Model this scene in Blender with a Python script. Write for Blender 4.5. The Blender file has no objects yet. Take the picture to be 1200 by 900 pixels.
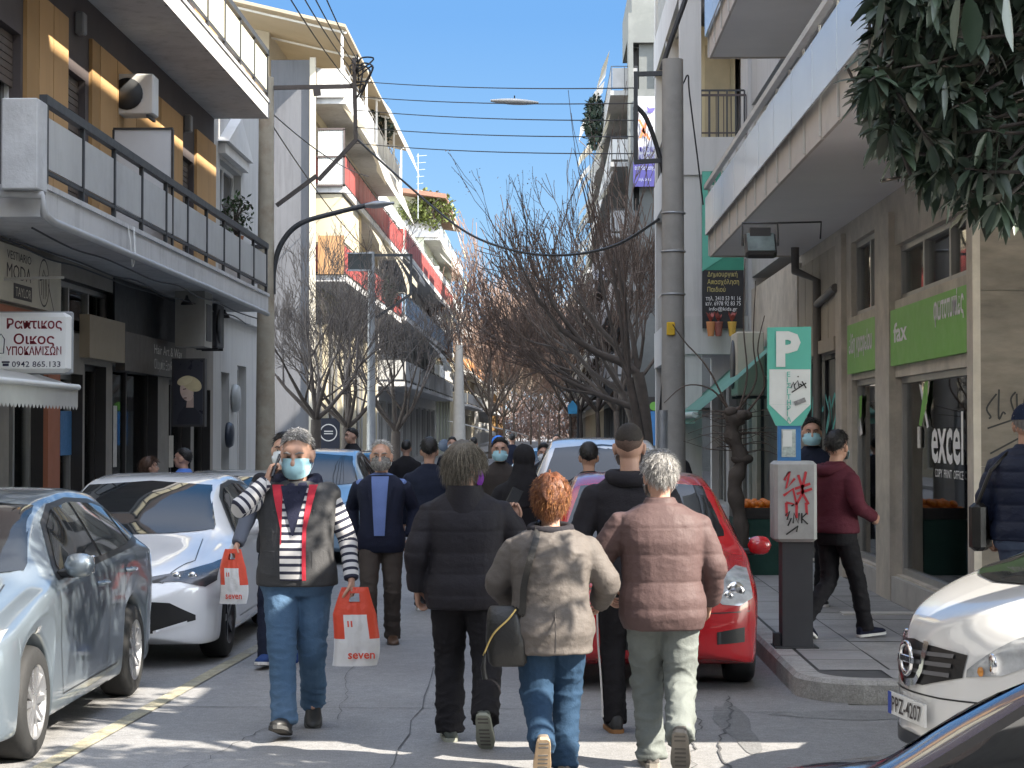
import bpy, math, random
from math import radians as R, sin, cos, pi
from mathutils import Vector, Matrix, noise
from mathutils.bvhtree import BVHTree
import numpy as np

S = bpy.context.scene
COL = S.collection
V = Vector
random.seed(7)

# ------------------------------------------------------------------ camera
FPX, CAMZ = 2250.0, 1.83
cam_d = bpy.data.cameras.new('camera'); cam = bpy.data.objects.new('camera', cam_d); COL.objects.link(cam)
cam_d.sensor_width = 36; cam_d.lens = 36*FPX/1200; cam_d.clip_start = .1; cam_d.clip_end = 3000
_p = math.atan(55/FPX); _y = math.atan(40/FPX*cos(_p))
CF = V((-sin(_y)*cos(_p), cos(_y)*cos(_p), sin(_p))); CR = V((cos(_y), sin(_y), 0)); CU = CR.cross(CF)
cam.matrix_world = Matrix(((CR.x, CU.x, -CF.x, 0), (CR.y, CU.y, -CF.y, 0), (CR.z, CU.z, -CF.z, CAMZ), (0, 0, 0, 1)))
S.camera = cam

# ------------------------------------------------------------------ world, sun, exposure
SUN_EL, SUN_PHI = 40.0, 28.0        # sun stands to the right (+X) and a little behind the camera (-Y)
w = bpy.data.worlds.new('World'); S.world = w; w.use_nodes = True
nt = w.node_tree; bg = nt.nodes['Background']
sky = nt.nodes.new('ShaderNodeTexSky'); sky.sky_type = 'NISHITA'; sky.sun_disc = False
sky.sun_elevation = R(SUN_EL); sky.sun_rotation = R(90+SUN_PHI); sky.air_density = 1.0; sky.dust_density = 0.0; sky.ozone_density = 1.5; sky.altitude = 0
SKY_S = .15
bg.inputs[1].default_value = SKY_S
_tc = nt.nodes.new('ShaderNodeTexCoord'); _sx = nt.nodes.new('ShaderNodeSeparateXYZ'); nt.links.new(_tc.outputs['Generated'], _sx.inputs[0])
def _rng(src, a, b):
    m = nt.nodes.new('ShaderNodeMapRange'); m.interpolation_type = 'SMOOTHSTEP'; m.inputs[1].default_value = a; m.inputs[2].default_value = b; nt.links.new(src, m.inputs[0]); return m.outputs[0]
_hs = nt.nodes.new('ShaderNodeHueSaturation'); _hs.inputs['Saturation'].default_value = .55; _hs.inputs['Value'].default_value = 1.25; nt.links.new(sky.outputs[0], _hs.inputs['Color'])
_gr = nt.nodes.new('ShaderNodeValToRGB'); _e = _gr.color_ramp.elements          # clear blue of the northern sky, paler towards the roofs
SKB = 1.02
_e[0].position = 0; _e[0].color = (.33*SKB, .72*SKB, 1.14*SKB, 1); _e[1].position = .21; _e[1].color = (.075*SKB, .39*SKB, .98*SKB, 1)
nt.links.new(_sx.outputs['Z'], _gr.inputs[0])
_fr = nt.nodes.new('ShaderNodeMath'); _fr.operation = 'MULTIPLY'; nt.links.new(_rng(_sx.outputs['Y'], .3, .8), _fr.inputs[0]); _fr.inputs[1].default_value = .97
_mx = nt.nodes.new('ShaderNodeMixRGB'); nt.links.new(_fr.outputs[0], _mx.inputs[0]); nt.links.new(_hs.outputs[0], _mx.inputs[1]); nt.links.new(_gr.outputs[0], _mx.inputs[2])
nt.links.new(_mx.outputs[0], bg.inputs[0])
sd = bpy.data.lights.new('sun', 'SUN'); sd.energy = 2.8; sd.angle = R(.5); sd.color = (1, .97, .92)
sun = bpy.data.objects.new('sun', sd); COL.objects.link(sun)
SUNDIR = V((cos(R(SUN_PHI))*cos(R(SUN_EL)), -sin(R(SUN_PHI))*cos(R(SUN_EL)), sin(R(SUN_EL))))
sun.rotation_euler = SUNDIR.to_track_quat('Z', 'Y').to_euler(); sun.location = (30, -10, 40)
vs = S.view_settings; vs.view_transform = 'Standard'; vs.look = 'None'; vs.gamma = 1; vs.use_curve_mapping = False
vs.exposure = 2.52
vs.use_white_balance = True; vs.white_balance_temperature = 7100; vs.white_balance_tint = 10
S.cycles.max_bounces = 6; S.cycles.diffuse_bounces = 4; S.cycles.transparent_max_bounces = 6
S.cycles.use_denoising = True

# ------------------------------------------------------------------ where a pixel of the 1200x900 photograph lies
def _dir(px, py):
    d = CF + CR*((px-600)/FPX) + CU*((450-py)/FPX)
    return d
def P(px, py, d):
    v = _dir(px, py); v = v*(d/v.y); return V((v.x, v.y, v.z+CAMZ))
def PX(px, py, X):
    v = _dir(px, py); v = v*(X/v.x); return V((v.x, v.y, v.z+CAMZ))
def G(px, py, z=0):
    v = _dir(px, py); v = v*((z-CAMZ)/v.z); return V((v.x, v.y, z))

# ------------------------------------------------------------------ materials
MATS = {}
def M(name, col=(.5, .5, .5), rough=.6, metal=0, n=.12, ns=3.0, bump=0, bs=40, spec=.5, coat=0, emit=None, stain=0, sts=.6, stcol=None, trans=0, alpha=1, aniso=None, coord='Object', crack=0, fine=0, streak=0, transl=0):
    if name in MATS: return MATS[name]
    m = bpy.data.materials.new(name); m.use_nodes = True; t = m.node_tree; L = t.links
    b = t.nodes['Principled BSDF']
    b.inputs['Roughness'].default_value = rough; b.inputs['Metallic'].default_value = metal
    b.inputs['Specular IOR Level'].default_value = spec; b.inputs['Coat Weight'].default_value = coat
    b.inputs['Coat Roughness'].default_value = .04; b.inputs['Transmission Weight'].default_value = trans; b.inputs['Alpha'].default_value = alpha
    tc = t.nodes.new('ShaderNodeTexCoord'); vec = tc.outputs[coord]
    if aniso:
        mp = t.nodes.new('ShaderNodeMapping'); mp.inputs['Scale'].default_value = aniso; L.new(vec, mp.inputs[0]); vec = mp.outputs[0]
    def nz(scale, det=5, ro=.6):
        x = t.nodes.new('ShaderNodeTexNoise'); x.inputs['Scale'].default_value = scale; x.inputs['Detail'].default_value = det; x.inputs['Roughness'].default_value = ro
        L.new(vec, x.inputs['Vector']); return x.outputs[0]
    def ramp(src, a, ca, b_, cb):
        r = t.nodes.new('ShaderNodeValToRGB'); e = r.color_ramp.elements
        e[0].position = a; e[0].color = (*ca, 1); e[1].position = b_; e[1].color = (*cb, 1); L.new(src, r.inputs[0]); return r.outputs[0]
    def mix(fac, a, b_, typ='MIX'):
        x = t.nodes.new('ShaderNodeMixRGB'); x.blend_type = typ
        for i, s in ((0, fac), (1, a), (2, b_)):
            if hasattr(s, 'links'): L.new(s, x.inputs[i])
            else: x.inputs[i].default_value = s if not isinstance(s, tuple) else (*s, 1)
        return x.outputs[0]
    c = ramp(nz(ns), .25, tuple(max(0, q*(1-n)) for q in col), .75, tuple(min(1, q*(1+n)) for q in col))
    if stain:
        sc = stcol or tuple(q*.45 for q in col)
        f = ramp(nz(sts, 8, .7), .48, (0, 0, 0), .72, (stain,)*3)
        c = mix(f, c, sc)
    if crack:
        vo = t.nodes.new('ShaderNodeTexVoronoi'); vo.feature = 'DISTANCE_TO_EDGE'; vo.inputs['Scale'].default_value = crack
        wv = t.nodes.new('ShaderNodeVectorMath'); wv.operation = 'ADD'; nn = t.nodes.new('ShaderNodeTexNoise'); nn.inputs['Scale'].default_value = 1.5; nn.inputs['Detail'].default_value = 6
        L.new(vec, nn.inputs['Vector']); L.new(vec, wv.inputs[0]); L.new(nn.outputs[1], wv.inputs[1]); L.new(wv.outputs[0], vo.inputs['Vector'])
        f = ramp(vo.outputs['Distance'], .0, (.55,)*3, .006, (0,)*3)
        c = mix(f, c, (.03, .03, .03))
    if streak:
        mp2 = t.nodes.new('ShaderNodeMapping'); mp2.inputs['Scale'].default_value = (5, 5, .35); L.new(tc.outputs[coord], mp2.inputs[0])
        x = t.nodes.new('ShaderNodeTexNoise'); x.inputs['Scale'].default_value = 1.0; x.inputs['Detail'].default_value = 7; x.inputs['Roughness'].default_value = .65; L.new(mp2.outputs[0], x.inputs['Vector'])
        c = mix(ramp(x.outputs[0], .50, (0,)*3, .72, (streak,)*3), c, tuple(q*.42 for q in col))
    if fine: c = mix(fine, c, ramp(nz(95, 3), .3, (.35,)*3, .7, (1.5,)*3), 'MULTIPLY'); c = mix(fine*.6, c, ramp(nz(22, 4), .35, (.6,)*3, .65, (1.25,)*3), 'MULTIPLY'); c = mix(fine*.5, c, ramp(nz(4.5, 7, .75), .38, (.62,)*3, .62, (1.15,)*3), 'MULTIPLY')
    L.new(c, b.inputs['Base Color'])
    if transl:
        tr = t.nodes.new('ShaderNodeBsdfTranslucent'); L.new(c, tr.inputs['Color']); ms = t.nodes.new('ShaderNodeMixShader'); ms.inputs[0].default_value = transl
        L.new(b.outputs[0], ms.inputs[1]); L.new(tr.outputs[0], ms.inputs[2]); L.new(ms.outputs[0], t.nodes['Material Output'].inputs[0])
    if n > 0 and rough > .25:
        rr = t.nodes.new('ShaderNodeMapRange'); rr.inputs[3].default_value = max(.05, rough-.12); rr.inputs[4].default_value = min(1, rough+.12)
        L.new(nz(ns*2.3), rr.inputs[0]); L.new(rr.outputs[0], b.inputs['Roughness'])
    if bump:
        bu = t.nodes.new('ShaderNodeBump'); bu.inputs['Strength'].default_value = bump; bu.inputs['Distance'].default_value = .02
        L.new(nz(bs, 6, .65), bu.inputs['Height']); L.new(bu.outputs[0], b.inputs['Normal'])
    if emit:
        b.inputs['Emission Color'].default_value = (*col, 1); b.inputs['Emission Strength'].default_value = emit
    MATS[name] = m; return m

# ------------------------------------------------------------------ mesh building
class MB:
    def __init__(s): s.v = []; s.f = []; s.mi = []; s.sm = []
    def add(s, vs, fs, m=0, smooth=False):
        o = len(s.v); s.v += [tuple(q) for q in vs]
        for f in fs: s.f.append(tuple(i+o for i in f)); s.mi.append(m); s.sm.append(smooth)
        return s
    def quad(s, a, b, c, d, m=0): return s.add([a, b, c, d], [(0, 1, 2, 3)], m)
    def box(s, a, b, m=0):
        x0, x1 = sorted((a[0], b[0])); y0, y1 = sorted((a[1], b[1])); z0, z1 = sorted((a[2], b[2]))
        vs = [(x0, y0, z0), (x1, y0, z0), (x1, y1, z0), (x0, y1, z0), (x0, y0, z1), (x1, y0, z1), (x1, y1, z1), (x0, y1, z1)]
        return s.add(vs, [(3, 2, 1, 0), (4, 5, 6, 7), (0, 1, 5, 4), (1, 2, 6, 5), (2, 3, 7, 6), (3, 0, 4, 7)], m)
    def obox(s, c, size, mat3=None, m=0, bev=0):
        c = V(c); hx, hy, hz = (q/2 for q in size); mm = mat3 or Matrix.Identity(3)
        if bev:
            b = min(bev, hx*.9, hy*.9, hz*.9); pts = []; fs = []
            rings = []
            for z, k in ((-hz, 1), (-hz+b, 0), (hz-b, 0), (hz, 1)):
                x, y = hx-(b if k else 0), hy-(b if k else 0); bb = b
                r = [(-x+bb, -y, z), (x-bb, -y, z), (x, -y+bb, z), (x, y-bb, z), (x-bb, y, z), (-x+bb, y, z), (-x, y-bb, z), (-x, -y+bb, z)]
                rings.append([c+mm@V(q) for q in r])
            return s.loft(rings, m, smooth=False)
        vs = [c+mm@V((i*hx, j*hy, k*hz)) for k in (-1, 1) for i, j in ((-1, -1), (1, -1), (1, 1), (-1, 1))]
        return s.add(vs, [(3, 2, 1, 0), (4, 5, 6, 7), (0, 1, 5, 4), (1, 2, 6, 5), (2, 3, 7, 6), (3, 0, 4, 7)], m)
    def bar(s, a, b, w, h=None, m=0, up=(0, 0, 1)):
        a, b = V(a), V(b); h = h or w; d = b-a; L = d.length; d.normalize(); u = V(up)
        if abs(d.dot(u)) > .98: u = V((0, 1, 0)) if abs(d.y) < .9 else V((1, 0, 0))
        x = d.cross(u).normalized(); z = x.cross(d)
        return s.obox((a+b)/2, (w, L, h), Matrix((x, d, z)).transposed(), m)
    def loft(s, rings, m=0, caps=True, smooth=True, closed=True):
        n = len(rings[0]); vs = [q for r in rings for q in r]; fs = []
        for i in range(len(rings)-1):
            for j in range(n if closed else n-1):
                k = (j+1) % n; fs.append((i*n+j, i*n+k, (i+1)*n+k, (i+1)*n+j))
        s.add(vs, fs, m, smooth)
        if caps:
            s.add(rings[0], [tuple(reversed(range(n)))], m); s.add(rings[-1], [tuple(range(n))], m)
        return s
    def tube(s, path, r, n=8, m=0, caps=True, smooth=True, ell=None):
        path = [V(p) for p in path]; k = len(path); rad = r if isinstance(r, (list, tuple)) else [r]*k
        rings = []; u = None
        for i, p in enumerate(path):
            t = (path[min(i+1, k-1)]-path[max(i-1, 0)])
            if t.length < 1e-9: t = V((0, 0, 1))
            t.normalize()
            if u is None: u = t.cross(V((0, 0, 1)) if abs(t.z) < .9 else V((0, 1, 0))).normalized()
            else: u = (u-t*u.dot(t)).normalized()
            w_ = t.cross(u); a = rad[i]
            rings.append([p+u*(a*cos(2*pi*j/n))+w_*(a*sin(2*pi*j/n)) for j in range(n)])
        return s.loft(rings, m, caps, smooth)
    def lathe(s, c, prof, n=24, axis='z', m=0, smooth=True, caps=True):
        c = V(c); rings = []
        for r, h in prof:
            ring = []
            for j in range(n):
                a = 2*pi*j/n
                q = {'z': (r*cos(a), r*sin(a), h), 'x': (h, r*cos(a), r*sin(a)), 'y': (r*sin(a), h, r*cos(a))}[axis]
                ring.append(c+V(q))
            rings.append(ring)
        return s.loft(rings, m, caps, smooth)
    def ellipsoid(s, c, r, nu=16, nv=10, m=0, rot=None):
        c = V(c); vs = []; fs = []
        for i in range(1, nv):
            th = pi*i/nv
            for j in range(nu):
                ph = 2*pi*j/nu; q = V((r[0]*sin(th)*cos(ph), r[1]*sin(th)*sin(ph), r[2]*cos(th)))
                vs.append(c+(rot@q if rot else q))
        t = len(vs); vs += [c+(rot@V((0, 0, r[2])) if rot else V((0, 0, r[2]))), c-(rot@V((0, 0, r[2])) if rot else V((0, 0, r[2])))]
        for i in range(nv-2):
            for j in range(nu):
                k = (j+1) % nu; fs.append((i*nu+j, (i+1)*nu+j, (i+1)*nu+k, i*nu+k))
        for j in range(nu):
            k = (j+1) % nu; fs.append((t, j, k)); fs.append((t+1, (nv-2)*nu+k, (nv-2)*nu+j))
        return s.add(vs, fs, m, True)
    def prism(s, poly, off, m=0):
        n = len(poly); off = V(off); a = [V(p) for p in poly]; b = [p+off for p in a]
        s.add(a+b, [(i, (i+1) % n, n+(i+1) % n, n+i) for i in range(n)]+[tuple(reversed(range(n))), tuple(range(n, 2*n))], m); return s
    def grid(s, rows, m=0, smooth=True):
        n = len(rows[0]); vs = [q for r in rows for q in r]
        return s.add(vs, [(i*n+j, i*n+j+1, (i+1)*n+j+1, (i+1)*n+j) for i in range(len(rows)-1) for j in range(n-1)], m, smooth)
    def mesh(s, name):
        me = bpy.data.meshes.new(name); me.from_pydata(s.v, [], s.f)
        me.polygons.foreach_set('material_index', s.mi); me.polygons.foreach_set('use_smooth', s.sm); me.update(); return me
    def build(s, name, mats, parent=None, world=True, recalc=False):
        """one mesh object; coordinates are world ones unless world=False (then those of the parent)"""
        mats = mats if isinstance(mats, (list, tuple)) else [mats]
        o0 = V((0, 0, 0))
        if parent and world:
            q = parent
            while q: o0 = o0+q.location; q = q.parent
        if o0.length > 0: s.v = [(x-o0.x, y-o0.y, z-o0.z) for x, y, z in s.v]
        me = s.mesh(name)
        if recalc: fixnormals(me)
        for m_ in mats: me.materials.append(m_)
        o = bpy.data.objects.new(name, me); COL.objects.link(o)
        if parent: o.parent = parent
        return o
def fixnormals(me):
    import bmesh
    b = bmesh.new(); b.from_mesh(me); bmesh.ops.recalc_face_normals(b, faces=b.faces); b.to_mesh(me); b.free()
def tag(o, label=None, cat=None, group=None, kind=None):
    if label: o['label'] = label
    if cat: o['category'] = cat
    if group: o['group'] = group
    if kind: o['kind'] = kind
    return o
def thing(name, label, cat, loc=(0, 0, 0), rz=0, group=None):
    o = bpy.data.objects.new(name, None); COL.objects.link(o); o.location = loc; o.rotation_euler = (0, 0, rz); o.empty_display_size = .2
    return tag(o, label, cat, group)
def struct(name, mb, mats): return tag(mb.build(name, mats), kind='structure')
def dup(o, parent=None, loc=None, rz=None, label=None):
    c = o.copy(); COL.objects.link(c)
    if parent: c.parent = parent
    for ch in list(o.children): dup(ch, c)
    if loc is not None: c.location = loc
    if rz is not None: c.rotation_euler = (0, 0, rz)
    if label: c['label'] = label
    return c
def ev_mesh(me, mods):
    """mesh of a temporary object with modifiers applied"""
    o = bpy.data.objects.new('tmp', me); COL.objects.link(o)
    for typ, kw in mods:
        m = o.modifiers.new('m', typ)
        for k, v_ in kw.items(): setattr(m, k, v_)
    dg = bpy.context.evaluated_depsgraph_get(); r = bpy.data.meshes.new_from_object(o.evaluated_get(dg))
    bpy.data.objects.remove(o); return r
def link(name, me, mats, parent=None):
    me.name = name; me.materials.clear()
    for m_ in (mats if isinstance(mats, (list, tuple)) else [mats]): me.materials.append(m_)
    o = bpy.data.objects.new(name, me); COL.objects.link(o)
    if parent: o.parent = parent
    return o
FRAME_ = {}
def text_mb(txt, origin, u, v, height, ext=.004, squeeze=1.0, align='LEFT', width=None, bold=0, res=2):
    """lettering as real thin solids; u = reading direction, v = up; origin = baseline start. Returns an MB."""
    c = bpy.data.curves.new('t', 'FONT'); c.body = txt; c.size = 1; c.extrude = 0; c.align_x = align; c.resolution_u = res; c.offset = bold
    o = bpy.data.objects.new('t', c); COL.objects.link(o); dg = bpy.context.evaluated_depsgraph_get()
    me = bpy.data.meshes.new_from_object(o.evaluated_get(dg)); bpy.data.objects.remove(o)
    co = np.zeros(len(me.vertices)*3); me.vertices.foreach_get('co', co); co = co.reshape(-1, 3)
    k = height/.70; kx = k*squeeze
    if width and len(co): kx = width/max(1e-6, co[:, 0].max()-co[:, 0].min())
    u, v, origin = V(u).normalized(), V(v).normalized(), V(origin); n = u.cross(v)
    mb = MB(); x0 = 0
    if width and len(co): x0 = co[:, 0].min()
    if align == 'CENTER' and width: x0 = (co[:, 0].min()+co[:, 0].max())/2
    vs = [origin+u*((x-x0)*kx)+v*(y*k)+n*ext for x, y, z in co]
    mb.add(vs, [tuple(p.vertices) for p in me.polygons])
    bpy.data.meshes.remove(me); return mb
def stroke_mb(lines, origin, u, v, w=.012, ext=.003, scale=1.0):
    """graffiti strokes: flat ribbons on a wall"""
    u, v, origin = V(u).normalized(), V(v).normalized(), V(origin); n = u.cross(v); mb = MB()
    for ln in lines:
        pts = [V((a*scale, b*scale)) for a, b in ln]
        L_, R_ = [], []
        for i, p in enumerate(pts):
            t = pts[min(i+1, len(pts)-1)]-pts[max(0, i-1)]
            t = t.normalized() if t.length > 1e-9 else V((1, 0)); q = V((-t.y, t.x))*(w/2)
            L_.append(p+q); R_.append(p-q)
        f = lambda p: origin+u*p.x+v*p.y+n*ext
        for i in range(len(pts)-1): mb.quad(f(R_[i]), f(R_[i+1]), f(L_[i+1]), f(L_[i]))
    return mb
def curve_pts(pts, n=6):
    """Catmull-Rom through points"""
    pts = [V(p) for p in pts]; out = []
    for i in range(len(pts)-1):
        p0, p1, p2, p3 = pts[max(0, i-1)], pts[i], pts[i+1], pts[min(len(pts)-1, i+2)]
        for k in range(n):
            t = k/n; out.append(.5*((2*p1)+(p2-p0)*t+(2*p0-5*p1+4*p2-p3)*t*t+(3*p1-p0-3*p2+p3)*t**3))
    out.append(pts[-1]); return out
# ------------------------------------------------------------------ materials of the setting
ROAD = M('road', (.265, .262, .26), .72, n=.16, ns=.9, bump=.25, bs=60, stain=.7, sts=.45, stcol=(.145, .145, .147), fine=.6)
PATCH = M('road_patch', (.19, .19, .19), .85, n=.25, ns=2, bump=.5, bs=70, fine=.5)
SIDE = M('pavement', (.31, .305, .295), .75, n=.15, ns=1.2, bump=.2, bs=40, stain=.5, sts=.8, fine=.3)
JOINT = M('joint', (.07, .07, .07), .9)
KERB = M('kerb_stone', (.36, .35, .33), .8, n=.2, ns=6, bump=.6, bs=30, stain=.5, sts=2, fine=.35)
YEL = M('yellow_paint', (.33, .30, .21), .8, n=.3, ns=9, fine=.5, stain=1, sts=2.2, stcol=(.26, .255, .25))
EARTH = M('earth', (.22, .21, .19), .9)
STONE = M('light_stone', (.5, .48, .44), .7, n=.1, ns=3)

# one sheet to the horizon, the carriageway and the pavements on it
g = MB(); g.quad((-900, -60, -.01), (900, -60, -.01), (900, 1500, -.01), (-900, 1500, -.01)); struct('ground', g, EARTH)
KX_L, KX_R = -4.75, 1.72
r = MB(); r.quad((KX_L-.3, -30, 0), (KX_R+.3, -30, 0), (KX_R+.3, 700, 0), (KX_L-.3, 700, 0))
struct('road', r, ROAD)
r = MB(); r.quad((KX_R+.3, -30, 0), (40, -30, 0), (40, 12.9, 0), (KX_R+.3, 12.9, 0)); struct('side_street', r, ROAD)
# worn patches and a sealed trench in the asphalt
def blob(cx, cy, rx, ry, z, seed, n=26):
    rnd = random.Random(seed); ph = [rnd.uniform(0, 6) for _ in range(3)]
    return [(cx+rx*cos(a)*(1+.14*sin(3*a+ph[0])+.09*sin(5*a+ph[1])+.06*sin(9*a+ph[2])), cy+ry*sin(a)*(1+.14*sin(3*a+ph[1])+.09*sin(6*a+ph[2])), z) for a in [2*pi*i/n for i in range(n)]]
pm = MB()
for b_ in ((1.95, 12.45, .50, .20, 1), (1.18, 12.0, .10, 1.0, 2)):
    p_ = blob(b_[0], b_[1], b_[2], b_[3], .002+.0012*b_[4]/2, b_[4]); pm.add(p_, [tuple(range(len(p_)))])
struct('road_patch', pm, PATCH)
cm = MB()      # open joints of the concrete carriageway
def crack(a, b, w_, seed, amp=.06, n=26):
    rnd = random.Random(seed); a, b = V(a), V(b); t = (b-a).normalized(); q = V((-t.y, t.x)); o = 0; pts = []
    for i in range(n+1):
        o = o*.7+rnd.uniform(-amp, amp)*.5; pts.append(a+(b-a)*(i/n)+q*o)
    for i in range(n):
        ww = w_*.55*rnd.uniform(.4, 1.2)/2; p, s_ = pts[i], pts[i+1]
        cm.quad((p.x+q.x*ww, p.y+q.y*ww, .006), (p.x-q.x*ww, p.y-q.y*ww, .006), (s_.x-q.x*ww, s_.y-q.y*ww, .006), (s_.x+q.x*ww, s_.y+q.y*ww, .006))
for a, b, w_ in (((-4.4, 12.9), (1.6, 12.55), .022), ((-4.4, 16.9), (1.6, 16.5), .025), ((-4.4, 21.), (1.6, 20.7), .03), ((-2.0, 10.3), (-1.45, 13), .012), ((-.85, 10), (-.75, 24), .014), ((-1.35, 12.2), (-1.6, 16.5), .008), ((.95, 10.3), (1.25, 13.3), .03), ((.8, 10.4), (1.0, 12.6), .02), ((-3.0, 11.4), (-1.2, 11.9), .008), ((-4, 26), (1.6, 25.6), .03), ((-.5, 13.4), (1.2, 13.7), .012)):
    crack(a, b, w_, int(abs(a[0]*100+a[1]*7)))
struct('road_joints', cm, M('crack_filler', (.085, .085, .087), .9))
ym = MB()
p0, p1 = G(108, 868), G(258, 784)
dd = V((p1.x-p0.x, p1.y-p0.y, 0)).normalized(); qq = V((-dd.y, dd.x, 0))*.055
p0 = p0-dd*1.2; p1 = p1+dd*3
rnd = random.Random(5)
for i in range(40):
    a = p0+(p1-p0)*(i/40); b = p0+(p1-p0)*((i+1.0)/40); j, k = (1, 1)
    ym.quad(*[(q.x, q.y, .008) for q in (a-qq*j, b-qq*k, b+qq*j, a+qq*k)])
struct('yellow_line', ym, YEL)

# right pavement with its rounded kerb at the side street
CX, CY, CRD = KX_R, 12.95, .5
cn = [(CX+CRD-CRD*cos(a), CY+CRD-CRD*sin(a)-.0) for a in [pi/2*i/8 for i in range(9)]]       # from the kerb line round to the side street
edge = [(CX, 320.), (CX, 60.)]+[(CX, 60.-1.2*i) for i in range(1, 39)]+cn+[(3.4, 12.82), (12, 12.6)]
def off(pts, k):
    out = []
    for i, p in enumerate(pts):
        a, b = V(pts[max(0, i-1)]), V(pts[min(len(pts)-1, i+1)]); t = (b-a).normalized(); out.append((p[0]-t.y*k, p[1]+t.x*k))
    return out
inner = off(edge, .17)
km = MB()
for i in range(len(edge)-1):
    segs = 1 if i == 0 else max(1, int((V(edge[i])-V(edge[i+1])).length/.9))
    for s_ in range(segs):
        t0, t1 = s_/segs, (s_+1)/segs-.014
        lp = lambda A, B, t: V(A)*(1-t)+V(B)*t
        a, b = lp(edge[i], edge[i+1], t0), lp(edge[i], edge[i+1], t1); c, d = lp(inner[i], inner[i+1], t1), lp(inner[i], inner[i+1], t0)
        e = lambda p, q, k: p+(q-p)*k
        lo = [(a.x, a.y, -.005), (b.x, b.y, -.005), (c.x, c.y, -.005), (d.x, d.y, -.005)]
        mi = [(a.x, a.y, .125), (b.x, b.y, .125), (c.x, c.y, .15), (d.x, d.y, .15)]
        a2, b2 = e(a, d, .16), e(b, c, .16)
        hi = [(a2.x, a2.y, .154), (b2.x, b2.y, .154), (c.x, c.y, .154), (d.x, d.y, .154)]
        km.loft([lo, mi, hi], 0, True, False)
struct('kerb', km, KERB)
sm = MB()
poly = [(p[0], p[1], .150) for p in inner]+[(12, 320, .150)]
# slabs: strips following the kerb
rnd = random.Random(3)
def slabs(x0, x1, y0, y1, nx, ny, z, mb, jit=.004, gap=.012):
    for i in range(nx):
        for j in range(ny):
            a, b = x0+(x1-x0)*i/nx, x0+(x1-x0)*(i+1)/nx; c, d = y0+(y1-y0)*j/ny, y0+(y1-y0)*(j+1)/ny
            zz = z+rnd.uniform(0, jit); m_ = rnd.choice((0, 0, 1, 2))
            mb.quad((a+gap/2, c+gap/2, zz), (b-gap/2, c+gap/2, zz), (b-gap/2, d-gap/2, zz), (a+gap/2, d-gap/2, zz), m_)
SIDE2 = M('pavement_dark', (.275, .27, .26), .75, n=.18, ns=1.5, bump=.25, bs=40, stain=.5, sts=.9)
SIDE3 = M('pavement_light', (.31, .305, .30), .75, n=.14, ns=1.5, bump=.2, bs=40, stain=.4, sts=.9)
sm.add(poly, [tuple(range(len(poly)))], 3)
slabs(KX_R+.19, 3.40, 13.55, 60, 3, 77, .154, sm)
slabs(KX_R+.62, 11.4, 13.06, 13.55, 16, 1, .154, sm)
slabs(3.40, 11.4, 13.55, 15.2, 13, 2, .154, sm)
struct('right_pavement', sm, [SIDE, SIDE2, SIDE3, JOINT])
dm = MB(); dm.box((2.7, 17.55, .155), (3.42, 17.75, .172)); struct('paving_strip', dm, STONE)
# left pavement
lm = MB(); lm.box((-6.36, 4, 0), (KX_L-.16, 43, .12), 3); slabs(-6.36, KX_L-.17, 6, 43, 3, 60, .123, lm, .003)
lm.box((-6.9, 58, 0), (KX_L-.16, 320, .12), 0)
struct('left_pavement', lm, [SIDE, SIDE2, SIDE3, JOINT])
km = MB()
for i in range(62): km.box((KX_L-.16, 4+i*.63, -.005), (KX_L, 4+i*.63+.615, .125))
km.box((KX_L-.16, 58, -.005), (KX_L, 320, .125)); struct('left_kerb', km, KERB)
lm = MB(); lm.quad((-40, 43.2, .003), (KX_L-.31, 43.2, .003), (KX_L-.31, 57.9, .003), (-40, 57.9, .003)); struct('cross_street', lm, ROAD)
# ------------------------------------------------------------------ facade tools
GLASS = M('dark_glass', (.018, .02, .023), .06, n=0, spec=.9)
def clear_glass():
    m = bpy.data.materials.new('shop_glass'); m.use_nodes = True; t = m.node_tree; t.nodes.clear(); o = t.nodes.new('ShaderNodeOutputMaterial'); a = t.nodes.new('ShaderNodeBsdfTransparent'); a.inputs[0].default_value = (.78, .82, .80, 1)
    g = t.nodes.new('ShaderNodeBsdfGlossy'); g.inputs['Roughness'].default_value = .02; f = t.nodes.new('ShaderNodeFresnel'); f.inputs[0].default_value = 1.5; x = t.nodes.new('ShaderNodeMixShader')
    t.links.new(f.outputs[0], x.inputs[0]); t.links.new(a.outputs[0], x.inputs[1]); t.links.new(g.outputs[0], x.inputs[2]); t.links.new(x.outputs[0], o.inputs[0]); return m
GLASS2 = clear_glass(); GLASS3 = M('far_shop_glass', (.03, .033, .035), .04, n=.3, ns=1.2, spec=1.0)
WHITE = M('white_frame', (.72, .72, .70), .5, n=.06)
ALU = M('aluminium', (.42, .41, .39), .4, metal=.6, n=.1)
DSTEEL = M('dark_steel', (.035, .037, .04), .5, n=.15)
CONC = M('concrete', (.33, .325, .31), .85, n=.14, ns=1.5, bump=.25, bs=18, stain=.45, sts=.7, streak=.4)
CREAM = M('cream_render', (.46, .41, .32), .85, n=.07, ns=1, bump=.12, bs=30, stain=.25, sts=.4, stcol=(.4, .36, .29), streak=.35)
WRENDER = M('white_render', (.52, .51, .49), .85, n=.06, ns=1, bump=.12, bs=30, stain=.3, sts=.5, stcol=(.33, .32, .30), streak=.35)
GRENDER = M('grey_render', (.40, .40, .39), .85, n=.08, ns=1, bump=.12, bs=30, stain=.35, sts=.5, stcol=(.28, .28, .27), streak=.35)
SHUT = M('shutter', (.30, .27, .23), .6, n=.1)
DARKIN = M('dark_interior', (.03, .03, .03), .8)

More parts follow.
